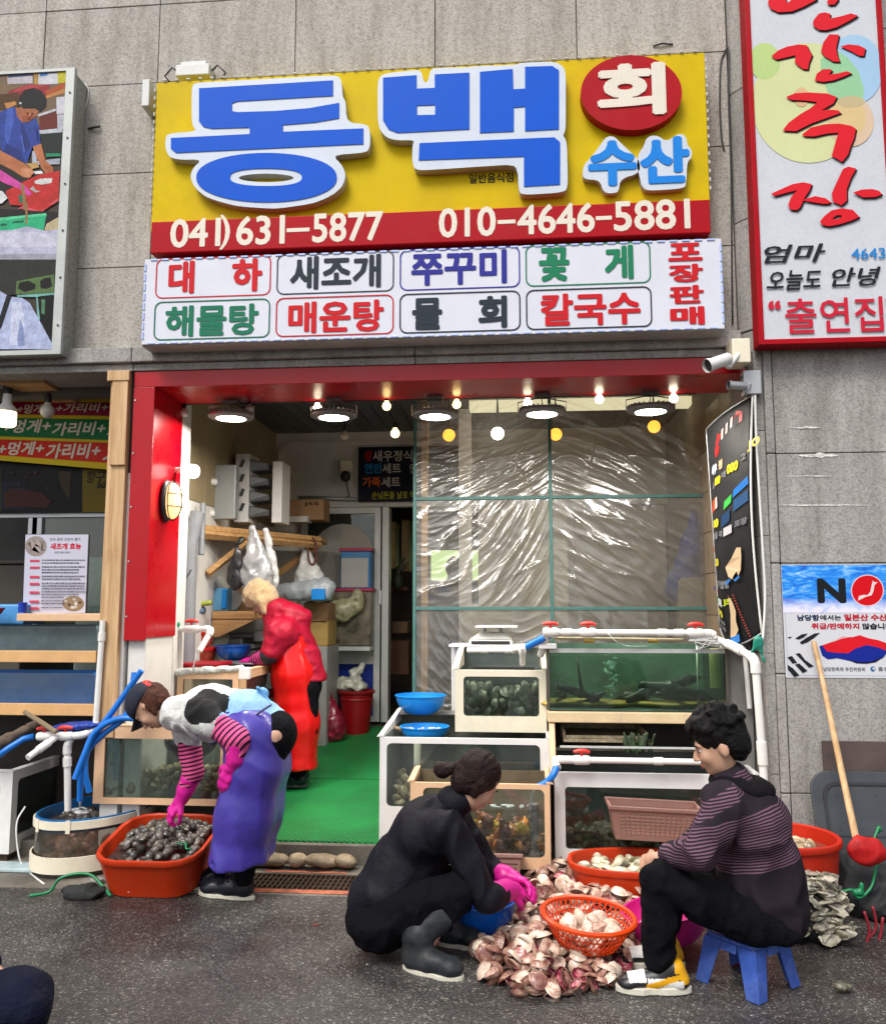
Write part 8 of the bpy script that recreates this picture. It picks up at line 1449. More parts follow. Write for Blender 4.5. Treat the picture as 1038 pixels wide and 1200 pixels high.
bh=thing('red_scoop','wooden handled scoop with a battered red plastic head by the pier','scoop',tuple(oy(1005,1000,-.5))); h0,h1=oy(953,752,-.125),oy(1003,985,-.60); mb=MB(); mb.tube([h0,h0.lerp(h1,.3)+Vector((.003,0,0)),h0.lerp(h1,.7),h1],[.0135,.014,.016,.017],10); obj('wooden_handle',mb,POSTW,bh,smooth=45)
s=SDF(.02); c=oy(1014,995,-.62); s.ell(c,(.09,.03,.06)); s.ell(c+Vector((.02,0,-.03)),(.085,.028,.05)).cap(h1,c,.025,.03); s.ell(c+Vector((0,-.06,.045)),(.09,.03,.03),cut=True,k=.01); soft('scoop_head',s,M('battered_red_plastic',(.40,.010,.010),.5,spec=.25,var=.35,vs=12,bump=.2,dirt=.2,dirtcol=(.2,.02,.02)),bh,vox=.008,wr=.006,wf=45)
s=SDF(.05); c=oy(1016,1040,-.5); s.ell((c.x,-.42,.10),(.15,.12,.14)).ell((c.x+.08,-.5,.09),(.12,.1,.11)).ell((c.x-.06,-.36,.17),(.09,.09,.12)).ell((c.x+.2,-.45,.12),(.14,.12,.14)); soft('net_sack',s,M('black_net_sack',(.014,.016,.018),.6,var=.5,vs=30,fine=.5,fs=260,bump=1,bs=200),vox=.011,wr=.02,wf=40,label='heap of black netting sacks under the red scoop',cat='sack')
mb=MB(); pts=[oy(1030,968,-.5),oy(1024,985,-.52),oy(1032,1000,-.55),oy(1026,1018,-.56),oy(1020,1040,-.58),oy(1006,1052,-.6),oy(998,1043,-.6),oy(985,1044,-.6),oy(960,1040,-.62),oy(938,1038,-.62)]; mb.tube(bez(pts),.007,6); obj('green_rope',mb,GCORD,label='green rope looping from the scoop to the oyster bag',cat='rope',smooth=True)
s=SDF(.01); p=oy(1004,1046,-.6); s.ell(p,(.03,.015,.02)).ell(p+Vector((.02,0,.02)),(.015,.01,.03)).ell(oy(1029,972,-.5),(.014,.01,.02)); soft('green_knot',s,GCORD,vox=.006,wr=.005,wf=90,label='green knotted netting on the black sacks',cat='knot')
for k,pts in enumerate(([(1022,1062),(1026,1085),(1018,1100),(1008,1115)],[(1034,1075),(1030,1100),(1020,1118),(1003,1122)],[(1012,1068),(1018,1090),(1014,1108)])):
 mb=MB(); mb.tube(bez([oy(x,y,-.72-.03*k) for x,y in pts]),[.007]*(6*(len(pts)-1)+1),6); obj('red_strap',mb,M('dark_red_strap',(.22,.01,.02),.5),label=['dark red strap hanging highest from the black sacks','dark red strap curling lowest on the road by the black sacks','short dark red strap left of the other straps'][k],cat='strap',smooth=True)
def oyster_proto(sd):
 rg=random.Random(sd); mb=MB(); n=14; L=.062; Wd=.034
 rad=[1+rg.uniform(-.16,.16) for _ in range(n)]
 lay=[]
 for z,sc in ((-.007,.72),(-.002,1.0),(.004,1.02),(.011,.78),(.015,.4)):
  lay.append([Vector((L*sc*rad[k]*math.cos(2*PI*k/n)+.01*sc,Wd*sc*rad[(k+3)%n]*math.sin(2*PI*k/n)*(1-.3*math.cos(2*PI*k/n)),z+rg.uniform(-.003,.003))) for k in range(n)])
 vs=[v for l in lay for v in l]+[Vector((0,0,.016)),Vector((0,0,-.009))]; fs=[]
 for i in range(4):
  for k in range(n): fs.append((i*n+k,i*n+(k+1)%n,(i+1)*n+(k+1)%n,(i+1)*n+k))
 for k in range(n): fs.append((4*n+k,4*n+(k+1)%n,5*n)); fs.append((k,5*n+1,(k+1)%n))
 mb.add(vs,fs); return obj('oyster',mb,OYS,origin=(0,0,0),smooth=30)
oy_=[oyster_proto(k) for k in range(4)]
oc=oz(966,1112,0)
def ofn(g,i):
 a=g.uniform(0,2*PI); ph=g.uniform(0,1); r=.125*math.sqrt(1-ph*ph*.85); return (oc.x+.01+r*math.cos(a)*1.0,oc.y+.12+r*math.sin(a)*.75,.03+ph*.24)
for i,o in enumerate(scatter(oy_,150,ofn,'rough grey oyster shell in the clump on the road by the pier','oyster','oysters clumped beside the seated man',.35,seed=61,smin=.5,smax=.85)): o.rotation_euler.x=random.gauss(.5,.4); o.rotation_euler.z=random.uniform(-.8,.8)+(PI if random.random()<.5 else 0)
s=SDF(.05); s.ell((oc.x+.01,oc.y+.12,.1),(.11,.09,.12)); soft('net_core',s,NET,vox=.012,label='dark netting inside the oyster clump',cat='net bag')
p=oz(988,1160,.012); o=oy_[0].copy(); COL.objects.link(o); o.location=p+Vector((0,.02,.008)); o.rotation_euler=(PI,.1,.3); o.scale=(.62,.8,1.1); tag(o,'single pale oyster shell lying alone on the road at lower right','oyster shell'); 
if 'group' in o: del o['group']
if 'used' in o: del o['used']
# blue stool
STM=M('blue_stool_plastic',(.035,.085,.36),.45,spec=.3,var=.2,vs=14,fine=.1,bump=.1,dirt=.5,dirtcol=(.14,.18,.34))
st_=thing('blue_stool','scuffed blue plastic stool under the seated man','stool',(.90,-1.28,0)); SC=Vector((.905,-1.28,0)); SR=Matrix.Rotation(R(42),4,'Z')
def sp(x,y,z): return SC+SR@Vector((x*1.12,y*1.12,z*.835))
mb=MB(); l=rrect(-.105,.105,-.105,.105,.03,4); mb.prism(l,lambda u,v,w:sp(u,v,.212+w),.018); obj('seat',mb,STM,st_,bevel=.005)
for i in range(4):
 T=Matrix.Rotation(PI/2*i,4,'Z'); q=lambda x,y,z:SC+SR@(T@Vector((x*1.12,y*1.12,z*.835)))
 mb=MB(); th=.008   # leg: L-shaped flared corner post
 outer=[(.05,.103),(.075,.107),(.107,.075),(.103,.05)]
 top=[q(.03,.104,.212),q(.104,.104,.212),q(.104,.03,.212),q(.096,.03,.212),q(.096,.096,.212),q(.03,.096,.212)]
 mid=[q(.050,.113,.13),q(.113,.113,.13),q(.113,.050,.13),q(.105,.050,.13),q(.105,.105,.13),q(.050,.105,.13)]
 bot=[q(.078,.130,.0),q(.130,.130,.0),q(.130,.078,.0),q(.119,.078,.0),q(.119,.119,.0),q(.078,.119,.0)]
 loft(mb,[bot,mid,top]); n=len(mb.v); mb.f.append(tuple(range(n-6,n))); mb.m.append(0); obj('leg',mb,STM,st_,bevel=.003)
 mb=MB(); mb.hexa([q(-.032,.105,.175),q(.032,.105,.175),q(.032,.113,.175),q(-.032,.113,.175)],[q(-.029,.096,.211),q(.029,.096,.211),q(.029,.104,.211),q(-.029,.104,.211)]); obj('skirt',mb,STM,st_,bevel=.002)
# bowls and basket of the shellers
bowl('blue_bowl','blue bowl on the road under the squatting woman gloves',(-.185,-.86,0),.155,.15,BBOWL,base=.6)
pb2=Matrix.Rotation(R(-9),4,'Y'); bowl('pink_bowl','bright pink bowl on the road behind the seated man leg',(.66,-.93,.025),.185,.135,M('hot_pink_bowl',hexc('e42a92',.8),.3,spec=.4,var=.04,bump=0),tiltM=pb2,base=.55)
bc=Vector((.275,-1.17,.085)); BT=Matrix.Rotation(R(4),4,'Y')@Matrix.Rotation(R(3),4,'X'); ba=thing('orange_colander','bright orange plastic colander half full of clams on the shell pile','basket',tuple(bc)); OR2=M('orange_colander_plastic',hexc('f04a10',.8),.35,spec=.4,var=.06,bump=0,dirt=.15,dirtcol=(.4,.12,.04))
def Bp(r,a,z): return bc+BT@Vector((r*math.cos(a),r*math.sin(a),z))
def rad(z): return .115+.075*(z/.125)**.75
mb=MB(); mb.lathe([(rad(.125)-.006,.118),(rad(.125)+.002,.108),(rad(.125)+.013,.112),(rad(.125)+.015,.124),(rad(.125)+.006,.131),(rad(.125)-.006,.127),(rad(.125)-.006,.118)],bc,56,M=BT); obj('basket_rim',mb,OR2,ba,smooth=40)
mb=MB(); mb.lathe([(.0001,0),(.113,0),(.117,.012),(.111,.012),(.0001,.006)],bc,40,M=BT); obj('basket_base',mb,OR2,ba,smooth=40)
mb=MB(); NB=44
for sgn in (1,-1):
 for k in range(NB):
  a0=2*PI*k/NB; mb.tube([Bp(rad(z)+.001*sgn,a0+sgn*z*3.4,z) for z in (.008,.035,.065,.095,.118)],.0027,4,caps=False)
for z in (.04,.075): mb.tube([Bp(rad(z),2*PI*k/48,z) for k in range(48)],.003,5,closed=True)
obj('basket_lattice',mb,OR2,ba,fixn=False)
lp=protos([SH_OUT,SH_IN],'clam',kinds=('whole','whole'),a=.038,b_=.034,h=.022)
scatter(lp,46,lambda g,i:tuple(Bp(.12*math.sqrt(g.random()),g.uniform(0,6.28),.02+g.random()*.07)),'rosy brown clam in the orange colander','clam','clams in the orange colander',.7,seed=71)
# pile of opened shells on the road
hp_=[shell_proto(kd,i*5+2,[SH_OUT,SH_IN],a=.044,b_=.040,h=.022,name='clam_shell') for i,kd in enumerate(('half','half','open','open','whole','half'))]
outl=[oz(x,y,0) for x,y in ((556,1118),(560,1150),(600,1168),(650,1172),(700,1170),(716,1158),(745,1130),(752,1100),(752,1060),(715,1030),(665,1015),(612,1020),(598,1050),(610,1080),(580,1105))]
def inside(x,y):
 c=False; n=len(outl)
 for i in range(n):
  a,b=outl[i],outl[(i+1)%n]
  if (a.y>y)!=(b.y>y) and x<(b.x-a.x)*(y-a.y)/(b.y-a.y)+a.x: c=not c
 return c
def edged(x,y): return min(((Vector((x,y))-Vector((p.x,p.y))).length for p in outl))
def pile(lay):
 def fn(g,i):
  for _ in range(60):
   x=g.uniform(-.25,.62); y=g.uniform(-1.50,.12)
   if inside(x,y):
    h=min(1,edged(x,y)/.22); hh=.12*h*(1-.3*abs(y+.9))
    if (Vector((x,y))-Vector((bc.x,bc.y))).length<.17 and lay: hh=min(hh,.06)
    return (x,y,.018+hh*(lay*.85+.15*g.random()) if lay else .018+g.random()*.02)
  return None
 return fn
lab='opened pinkish clam shell in the pile on the road'
scatter(hp_,225,pile(1),lab,'clam shell','opened clam shells piled on the road',.55,.72,1.05,seed=81)
scatter(hp_,75,pile(0),lab,'clam shell','opened clam shells piled on the road',.5,.72,1.05,seed=82)
mb=MB(); g=random.Random(9); src=[]
for k in range(330):
 p=pile(1)(g,0)
 if not p: continue
 me=hp_[k%2].data; T=Matrix.Translation((p[0],p[1],max(.015,p[2]*g.uniform(.45,.8))))@Euler((g.gauss(0,.6)+(PI if g.random()<.5 else 0),g.gauss(0,.6),g.uniform(0,6.28))).to_matrix().to_4x4(); n0=len(mb.f); mb.take(me,T); mi=[q.material_index for q in me.polygons]; mb.m[n0:]=mi
obj('shell_heap',mb,[SH_OUT,SH_IN],smooth=True,fixn=False,label='buried lower layer of the clam shell pile',cat='shells',kind='stuff')
for px,py,c,r in ((370,1084,(.10,.02,.015),.014),(210,1078,(.35,.33,.3),.005),(250,1120,(.4,.38,.34),.004),(430,1130,(.38,.36,.3),.005),(560,1090,(.35,.3,.25),.006),(300,1150,(.36,.34,.3),.004),(880,1190,(.3,.28,.26),.005)):
 p=oz(px,py,.004); mb=MB(); mb.sphere((p.x,p.y,.004),1,7,4,(r*random.uniform(1,1.6),r,r*.35)); obj('grit',mb,M('grit_%d'%px,c,.8,bump=0),label='tiny %s speck on the road near %s'%('dark red' if c[1]<.1 else 'pale',{370:'the grate',210:'the orange tub',250:'the left foreground',430:'the squatting woman',560:'the blue bowl',300:'the lower left foreground',880:'the blue stool'}[px]),cat='grit',smooth=True)
# PEOPLE
SKIN=M('skin',(.52,.30,.20),.5,var=.08,vs=14,fine=.03,bump=.05); LIP=M('lips',(.42,.13,.11),.45,bump=0); EYE=M('eye_dark',(.02,.012,.01),.15,bump=0); 
def hairm(name,col):
 m=M(name,col,.6,var=.5,vs=40,fine=.5,fs=160,bump=1,bs=110,spec=.18,bd=.008); return m
HB=hairm('black_hair',(.004,.0035,.0035)); HBR=hairm('dark_brown_hair',(.014,.006,.005)); HRB=hairm('reddish_brown_hair',(.06,.02,.011))
PINK=M('pink_rubber_glove',hexc('e0209a',.8),.38,spec=.4,var=.1,vs=14,bump=.15,bs=50); RUB=M('black_rubber',(.006,.008,.013),.25,spec=.4,var=.2,vs=20,bump=.1); SOLEW=M('off_white_sole',(.60,.57,.47),.5,dirt=.3,dirtcol=(.2,.17,.12))
def frame3(f,u):
 f=Vector(f).normalized(); r=f.cross(Vector(u)).normalized(); u=r.cross(f); return f,r,u
def local(c,f,r,u,s=1.0): return lambda a,b,d: Vector(c)+(r*a+f*b+u*d)*s      # right, forward, up
def rot_of(r,f,u): return Matrix((r,f,u)).transposed().to_euler()
def head_prims(S_,c,f,u,s=1.0):
 S_.p=[(p[0],p[1],p[2],p[3]-.028 if p[3]>.045 else p[3],p[4]-.028 if p[4]>.045 else p[4],p[5]) if p[0]=='c' and max(p[3],p[4])>.046 and min(p[3],p[4])>.034 else p for p in S_.p]
 f,r,u=frame3(f,u); L=local(c,f,r,u,s); e=rot_of(r,f,u)
 S_.ell(L(0,-.012,.03),(.074*s,.094*s,.092*s),e).ell(L(0,.022,-.045),(.058*s,.066*s,.072*s),e,k=.03)
 S_.ell(L(0,.060,-.085),(.024*s,.022*s,.02*s),e,k=.02).cap(L(0,.088,.010),L(0,.108,-.028),.008*s,.012*s,k=.012)
 for sx in (-1,1):
  S_.ell(L(sx*.034,.062,-.025),(.026*s,.022*s,.026*s),e,k=.02); S_.ell(L(sx*.011,.099,-.033),(.008*s,.009*s,.007*s),e,k=.006)
  S_.cap(L(sx*.016,.086,.022),L(sx*.046,.074,.024),.008*s,.007*s,k=.012); S_.ell(L(sx*.077,-.012,-.012),(.010*s,.020*s,.032*s),e,k=.008)
  S_.ell(L(sx*.031,.096,.004),(.017*s,.014*s,.010*s),e,k=.012,cut=True)
 S_.cap(L(-.020,.084,-.060),L(.020,.084,-.060),.007*s,.007*s,k=.008)
 return L,e
def face_parts(par,L,s=1.0):
 for sx in (-1,1):
  mb=MB(); mb.sphere(L(sx*.030,.072,.003),.0118*s,12,8); obj('eye',mb,M('eye_white',(.42,.38,.34),.25,bump=0),par,smooth=True); mb=MB(); mb.sphere(L(sx*.030,.080,.002),.0062*s,10,6); obj('iris',mb,EYE,par,smooth=True)
  mb=MB(); mb.tube([L(sx*.014,.092,.024),L(sx*.032,.091,.030),L(sx*.05,.080,.024)],[.002,.0032,.0015],6); obj('eyebrow',mb,HB,par,smooth=True)
 mb=MB(); mb.tube([L(-.022,.086,-.058),L(-.01,.0925,-.0565),L(0,.0935,-.0585),L(.01,.0925,-.0565),L(.022,.086,-.058)],[.0015,.0045,.0048,.0045,.0015],6); mb.tube([L(-.02,.086,-.0635),L(0,.093,-.066),L(.02,.086,-.0635)],[.0015,.0052,.0015],6); obj('lips',mb,LIP,par,smooth=True)
def hand_prims(S_,w,d,n,side=1,curl=.6,s=1.0,fat=0.0,spread=.12):
 """w wrist point, d pointing direction, n back-of-hand normal; side=+1 puts the thumb on d x n"""
 d=Vector(d).normalized(); n=Vector(n); n=(n-d*n.dot(d)).normalized(); t=d.cross(n)*side
 P_=lambda a,b,c: Vector(w)+(d*a+t*b+n*c)*s
 S_.cap(P_(-.02,0,0),P_(.02,0,0),.027*s+fat,.027*s+fat,k=.012)
 for i,(b,l0,l1,l2,r) in enumerate(((.027,.040,.025,.021,.0092),(.009,.044,.028,.023,.0096),(-.009,.041,.026,.022,.0092),(-.026,.033,.020,.018,.0082))):
  r=r*s+fat; S_.cap(P_(.012,b*.7,0),P_(.085-abs(b)*.25,b,0),.015*s+fat,.0115*s+fat,k=.010)
  p=P_(.085-abs(b)*.25,b,0); ang=0; dirv=(d+t*b*spread*40*.06).normalized(); 
  for l,c in ((l0,curl*.9),(l1,curl*1.1),(l2,curl*.7)):
   ang+=c; v=dirv*math.cos(ang)-n*math.sin(ang); q=p+v*l*s; S_.cap(p,q,r,r*.93,k=.004); p=q
 p0,p1=P_(.018,.024,-.004),P_(.05,.052,-.016); p2=P_(.078,.056,-.030-.012*curl); p3=P_(.10,.048,-.045-.02*curl)
 S_.cap(p0,p1,.016*s+fat,.0125*s+fat,k=.010).cap(p1,p2,.0115*s+fat,.0105*s+fat,k=.004).cap(p2,p3,.0105*s+fat,.009*s+fat,k=.004)
def boot(par,heel,toe,top,mat,solem,h=.0,w=.046,name='boot',shaft_r=.058):
 heel,toe,top=Vector(heel),Vector(toe),Vector(top); d=(toe-heel); d.z=0; L=d.length; d.normalize(); z0=heel.z
 S_=SDF(.03); at=lambda a,zz,b=0: heel+d*a*L+Vector((-d.y,d.x,0))*b+Vector((0,0,zz))
 S_.cap(at(.17,.055),at(.45,.055),w*.85,w*.9).cap(at(.45,.052),at(.80,.042),w*.95,w*.80).ell(at(.84,.042),(w*1.0,w*.95,w*.70),(0,0,math.atan2(d.y,d.x)))
 S_.cap(at(.20,.06),at(.24,.14),w*.9,shaft_r*.86).cap(at(.24,.14),top,shaft_r*.86,shaft_r)
 ax=(top-at(.24,.14)).normalized()
 def cut(D,X,Y,Z): D=np.maximum(D,(z0+.014)-Z); return np.maximum(D,(X-top.x)*ax.x+(Y-top.y)*ax.y+(Z-top.z)*ax.z)
 o=soft(name,S_,mat,par,vox=.008,wr=.003,wf=50,extra=cut)
 mb=MB(); n=26; lo=[];up=[]
 for k in range(n):
  a=2*PI*k/n; u=math.cos(a); v=math.sin(a); ww=w*(1.08 if u>.2 else .90)*(1-.25*max(0,-u-.3)-.12*(abs(u)<.25)); p=at(.52+.52*u,0)+Vector((-d.y,d.x,0))*v*ww
  lo.append(Vector((p.x,p.y,z0))); up.append(Vector((p.x,p.y,z0+.02)))
 loft(mb,[lo,up]); mb.f.append(tuple(range(len(mb.v)-n,len(mb.v)))); mb.m.append(0); obj('boot_sole',mb,solem,o,bevel=.003); return o
def stripes(name,c1,c2,axis,period,band=None,fuzz=0,duty=.5,skew=(0,0,0)):
 """cloth with woven stripes across an axis of its own object space"""
 m=bpy.data.materials.new(name); t,b=nodes(m); N=t.nodes; L=t.links; tc=N.new('ShaderNodeTexCoord'); dp=N.new('ShaderNodeVectorMath'); dp.operation='DOT_PRODUCT'; dp.inputs[1].default_value=axis; L.new(tc.outputs['Object'],dp.inputs[0])
 n=N.new('ShaderNodeTexNoise'); n.inputs['Scale'].default_value=14; L.new(tc.outputs['Object'],n.inputs[0]); ad=N.new('ShaderNodeMath'); ad.operation='MULTIPLY_ADD'; ad.inputs[1].default_value=period*(.9 if fuzz else .25); L.new(n.outputs[0],ad.inputs[0]); L.new(dp.outputs['Value'],ad.inputs[2])
 dv=N.new('ShaderNodeMath'); dv.operation='DIVIDE'; dv.inputs[1].default_value=period; L.new(ad.outputs[0],dv.inputs[0]); fr=N.new('ShaderNodeMath'); fr.operation='FRACT'; L.new(dv.outputs[0],fr.inputs[0]); gt=N.new('ShaderNodeMath'); gt.operation='GREATER_THAN'; gt.inputs[1].default_value=duty; L.new(fr.outputs[0],gt.inputs[0]); f=gt.outputs[0]
 if band:
  tot=None
  for ax,lo,hi in band:
   d2=N.new('ShaderNodeVectorMath'); d2.operation='DOT_PRODUCT'; d2.inputs[1].default_value=ax; L.new(tc.outputs['Object'],d2.inputs[0]); g=N.new('ShaderNodeMath'); g.operation='GREATER_THAN'; g.inputs[1].default_value=lo; L.new(d2.outputs['Value'],g.inputs[0]); l_=N.new('ShaderNodeMath'); l_.operation='LESS_THAN'; l_.inputs[1].default_value=hi; L.new(d2.outputs['Value'],l_.inputs[0]); q=N.new('ShaderNodeMath'); q.operation='MULTIPLY'; L.new(g.outputs[0],q.inputs[0]); L.new(l_.outputs[0],q.inputs[1])
   if tot is None: tot=q
   else: s_=N.new('ShaderNodeMath'); s_.operation='MAXIMUM'; L.new(tot.outputs[0],s_.inputs[0]); L.new(q.outputs[0],s_.inputs[1]); tot=s_
  k=N.new('ShaderNodeMath'); k.operation='MULTIPLY'; L.new(f,k.inputs[0]); L.new(tot.outputs[0],k.inputs[1]); f=k.outputs[0]
 mx=N.new('ShaderNodeMixRGB'); mx.inputs[1].default_value=(*c1,1); mx.inputs[2].default_value=(*c2,1); L.new(f,mx.inputs[0])
 n2=N.new('ShaderNodeTexNoise'); n2.inputs['Scale'].default_value=7; n2.inputs['Detail'].default_value=6; L.new(tc.outputs['Object'],n2.inputs[0]); q=N.new('ShaderNodeMapRange'); q.inputs[1].default_value=.3; q.inputs[2].default_value=.7; q.inputs[3].default_value=.75; q.inputs[4].default_value=1.25; L.new(n2.outputs[0],q.inputs[0]); vm=N.new('ShaderNodeVectorMath'); vm.operation='SCALE'; L.new(mx.outputs[0],vm.inputs[0]); L.new(q.outputs[0],vm.inputs['Scale']); L.new(vm.outputs[0],b.inputs['Base Color'])
 b.inputs['Roughness'].default_value=.85; b.inputs['Specular IOR Level'].default_value=.12; n3=N.new('ShaderNodeTexNoise'); n3.inputs['Scale'].default_value=220; L.new(tc.outputs['Object'],n3.inputs[0]); bp=N.new('ShaderNodeBump'); bp.inputs['Strength'].default_value=.5; bp.inputs['Distance'].default_value=.003; L.new(n3.outputs[0],bp.inputs['Height']); L.new(bp.outputs[0],b.inputs['Normal']); return m
# A : woman bending over the orange tub
A=lambda px,py,Y: oy(px,py,Y)
hipn,hipf=A(322,862,-.55),A(318,862,-.36); kn,kf=A(296,950,-.55),A(288,945,-.36); an,af=A(286,1026,-.53),A(258,1012,-.38)
pel=A(320,858,-.455); wai=A(292,840,-.455); che=A(245,835,-.455); nek=A(208,836,-.455); hd=A(178,828,-.455)
shn,eln,wrn,hn=A(234,838,-.625),A(280,866,-.665),A(277,888,-.66),A(268,908,-.65)
shf,elf,wrf=A(220,856,-.30),A(227,905,-.30),A(212,938,-.30)
pa=thing('person','woman in a dark cap, fleece, purple apron and pink gloves bending over the orange tub','person',(pel.x,pel.y,0))
fA,uA=Vector((-.42,.0,-.91)),Vector((-.90,0,.42))
S_=SDF(.03); S_.chain([pel,wai,che],[.115,.11,.115]).chain([che,nek,hd],[.10,.05,.045]).chain([che,shn,eln,wrn],[.07,.045,.036,.026]).chain([che,shf,elf,wrf],[.07,.045,.036,.026]).chain([pel,hipn,kn,an],[.10,.08,.05,.036]).chain([pel,hipf,kf,af],[.10,.08,.05,.036])
L,e=head_prims(S_,hd+Vector((-.01,0,0)),fA,uA); body=soft('body',S_,SKIN,pa,vox=.0085); face_parts(pa,L)
FLW=M('white_fleece',(.62,.62,.60),.95,var=.12,vs=30,fine=.25,fs=90,bump=1,bs=110,sheen=.4,bd=.008); FLB=M('pale_blue_fleece',(.25,.44,.68),.9,var=.1,fine=.15,bump=.6,bs=110); FLK=M('black_fleece',(.006,.006,.007),.95,var=.3,fine=.4,bump=.8,bs=110)
S_=SDF(.04); S_.chain([pel+Vector((-.03,0,.02)),wai,che,nek+Vector((.01,0,0))],[.12,.13,.142,.090]).chain([che+Vector((0,-.08,0)),shn,shn.lerp(eln,.38)],[.09,.082,.07]).chain([che+Vector((0,.08,-.0)),shf,shf.lerp(elf,.30)],[.09,.075,.062]); S_.cap(nek,nek+Vector((-.02,0,0)),.088,.075)
xb=A(275,820,-.45).x; bc_=A(235,829,-.70)
cA=shn.lerp(eln,.38)
def fm_(C):
 k=(C[:,0]>xb+.02*np.sin(C[:,2]*30)).astype(int); d=((C[:,0]-bc_.x)/.10)**2+((C[:,2]-bc_.z)/.085)**2; k[(d<1+.15*np.sin(C[:,0]*60))&(C[:,1]<-.53)]=2; d2=(C[:,0]-cA.x)**2+(C[:,1]-cA.y)**2+(C[:,2]-cA.z)**2; return k
soft('fleece_top',S_,[FLW,FLB,FLK],pa,vox=.0085,relax=1,wr=.012,wf=38,mat_fn=fm_)
S_=SDF(.02); q=shn.lerp(eln,.40); S_.cap(q,shn.lerp(eln,.5),.064,.063); soft('fleece_cuff',S_,FLW,pa,vox=.008)
axn=(eln-shn).normalized(); SLV=stripes('striped_sleeve_near',(.035,.010,.035),(.70,.10,.25),tuple(axn*.8+Vector((0,0,-.25))),.024,duty=.42)
S_=SDF(.02); S_.chain([shn.lerp(eln,.46),shn.lerp(eln,.8),eln,eln.lerp(wrn,.7)],[.066,.062,.060,.054]); soft('sleeve_cover',S_,SLV,pa,vox=.0075,wr=.004,wf=40)
SLF=stripes('striped_sleeve_far',(.035,.010,.035),(.70,.10,.25),tuple((elf-shf).normalized()),.022,duty=.42)
S_=SDF(.02); S_.chain([shf.lerp(elf,.22),shf.lerp(elf,.6),elf,elf.lerp(wrf,.45)],[.064,.060,.054,.050]); soft('sleeve_cover',S_,SLF,pa,vox=.0075,wr=.004,wf=40)
S_=SDF(.015); S_.chain([eln.lerp(wrn,.35),wrn,wrn.lerp(hn,.5)],[.058,.050,.036]); hand_prims(S_,wrn.lerp(hn,.4),Vector((-.45,.0,-.9)),Vector((-.2,-.95,0)),1,.35,fat=.002); soft('rubber_glove',S_,PINK,pa,vox=.0048,wr=.0025,wf=60)
S_=SDF(.015); S_.chain([elf.lerp(wrf,.25),elf.lerp(wrf,.6),wrf],[.054,.046,.036]); hand_prims(S_,wrf,A(190,966,-.32)-wrf,Vector((-.6,-.75,.3)),-1,.55,fat=.003); soft('rubber_glove',S_,PINK,pa,vox=.0048,wr=.0025,wf=60)
PUR=M('purple_rubber_apron',hexc('4a3fa6',.72),.33,spec=.4,var=.12,vs=6,bump=.25,bs=6,bd=.02,coat=.1,dirt=.15,dirtcol=(.03,.025,.1))
hem=A(282,1008,-.45).z
S_=SDF(.06); 
for dy in (-.075,.075):
 V=Vector((0,dy,0)); S_.chain([A(280,852,-.455)+V,A(302,860,-.455)+V,A(303,895,-.455)+V],[.115,.136,.150]).chain([A(303,895,-.455)+V,A(293,950,-.455)+V,A(284,1008,-.455)+V,A(282,1040,-.455)+V],[.150,.152,.142,.14])
def cutA(D,X,Y,Z):
 D=np.maximum(D,hem+.01*np.sin(X*18)-Z); D=D+.009*np.abs(np.sin(X*24+Y*9+Z*4+np.sin(Z*5)))*np.clip((.85-Z)*2.5,0,1)+.008*np.abs(np.sin((X*.9+Z*.8)*20+1.2*np.sin(Z*9)))*np.clip((Z-.5)*4,0,1)
 return np.maximum(D,-(D+.012)*1.0*(Z<hem+.05)-1e3*(Z>=hem+.05))
soft('apron',S_,PUR,pa,vox=.0085,extra=cutA,wr=.002,wf=26)
S_=SDF(.01); q=A(308,812,-.47); S_.ell(q,(.035,.02,.03),(0,.4,0)).cap(q,q+Vector((.05,-.02,-.06)),.012,.009).cap(q,q+Vector((-.02,-.03,.03)),.014,.01); soft('apron_bow',S_,M('sky_blue_tie',(.12,.32,.60),.5),pa,vox=.006)
mb=MB(); mb.tube(bez([A(248,872,-.62),A(262,866,-.64),A(278,858,-.62),A(300,838,-.6),A(318,826,-.56)]),.006,6); obj('apron_string',mb,M('dark_purple_string',(.03,.015,.09),.5),pa,smooth=True)
TRO=M('black_trousers',(.004,.004,.006),.9,var=.3,vs=8,fine=.15,fs=150,bump=.7,bs=11,bd=.03,spec=.1)
S_=SDF(.05); S_.ell(A(324,860,-.455),(.108,.13,.125)).chain([hipn.lerp(hipf,.2),kn,an],[.09,.07,.055]).chain([hipf.lerp(hipn,.2),kf,af],[.09,.07,.055]); soft('trousers',S_,TRO,pa,vox=.011,wr=.004,wf=30)
boot(pa,A(299,1043,-.50)*1+Vector((0,0,-A(299,1043,-.50).z)),Vector((oz(234,1049,0).x,oz(234,1049,0).y+.02,0)),A(283,1006,-.50),RUB,SOLEW,w=.05,shaft_r=.062)
boot(pa,Vector((-1.56,-.33,0)),Vector((-1.80,-.36,0)),A(262,1002,-.36),RUB,SOLEW,w=.048,shaft_r=.058)
NAVY=M('navy_cap_cloth',(.006,.009,.022),.8,var=.15,bump=.3,bs=90); f,r,u=frame3(fA,uA)
S_=SDF(.02); e2=rot_of(r,f,u); S_.ell(L(0,-.010,.052),(.088,.108,.088),e2)
soft('cap',S_,NAVY,pa,vox=.0065,extra=lambda D,X,Y,Z:np.maximum(D,-((X-L(0,0,.035).x)*u.x+(Y-L(0,0,.035).y)*u.y+(Z-L(0,0,.035).z)*u.z)))
mb=MB(); mb.grid(lambda a,b_:L((a-.5)*.15*(1-.2*b_),.085+b_*.075*(1-(2*a-1)**2*.35),.040-.012*b_-.02*(2*a-1)**2),8,4); obj('cap_visor',mb,NAVY,pa,smooth=True,solid=.004)
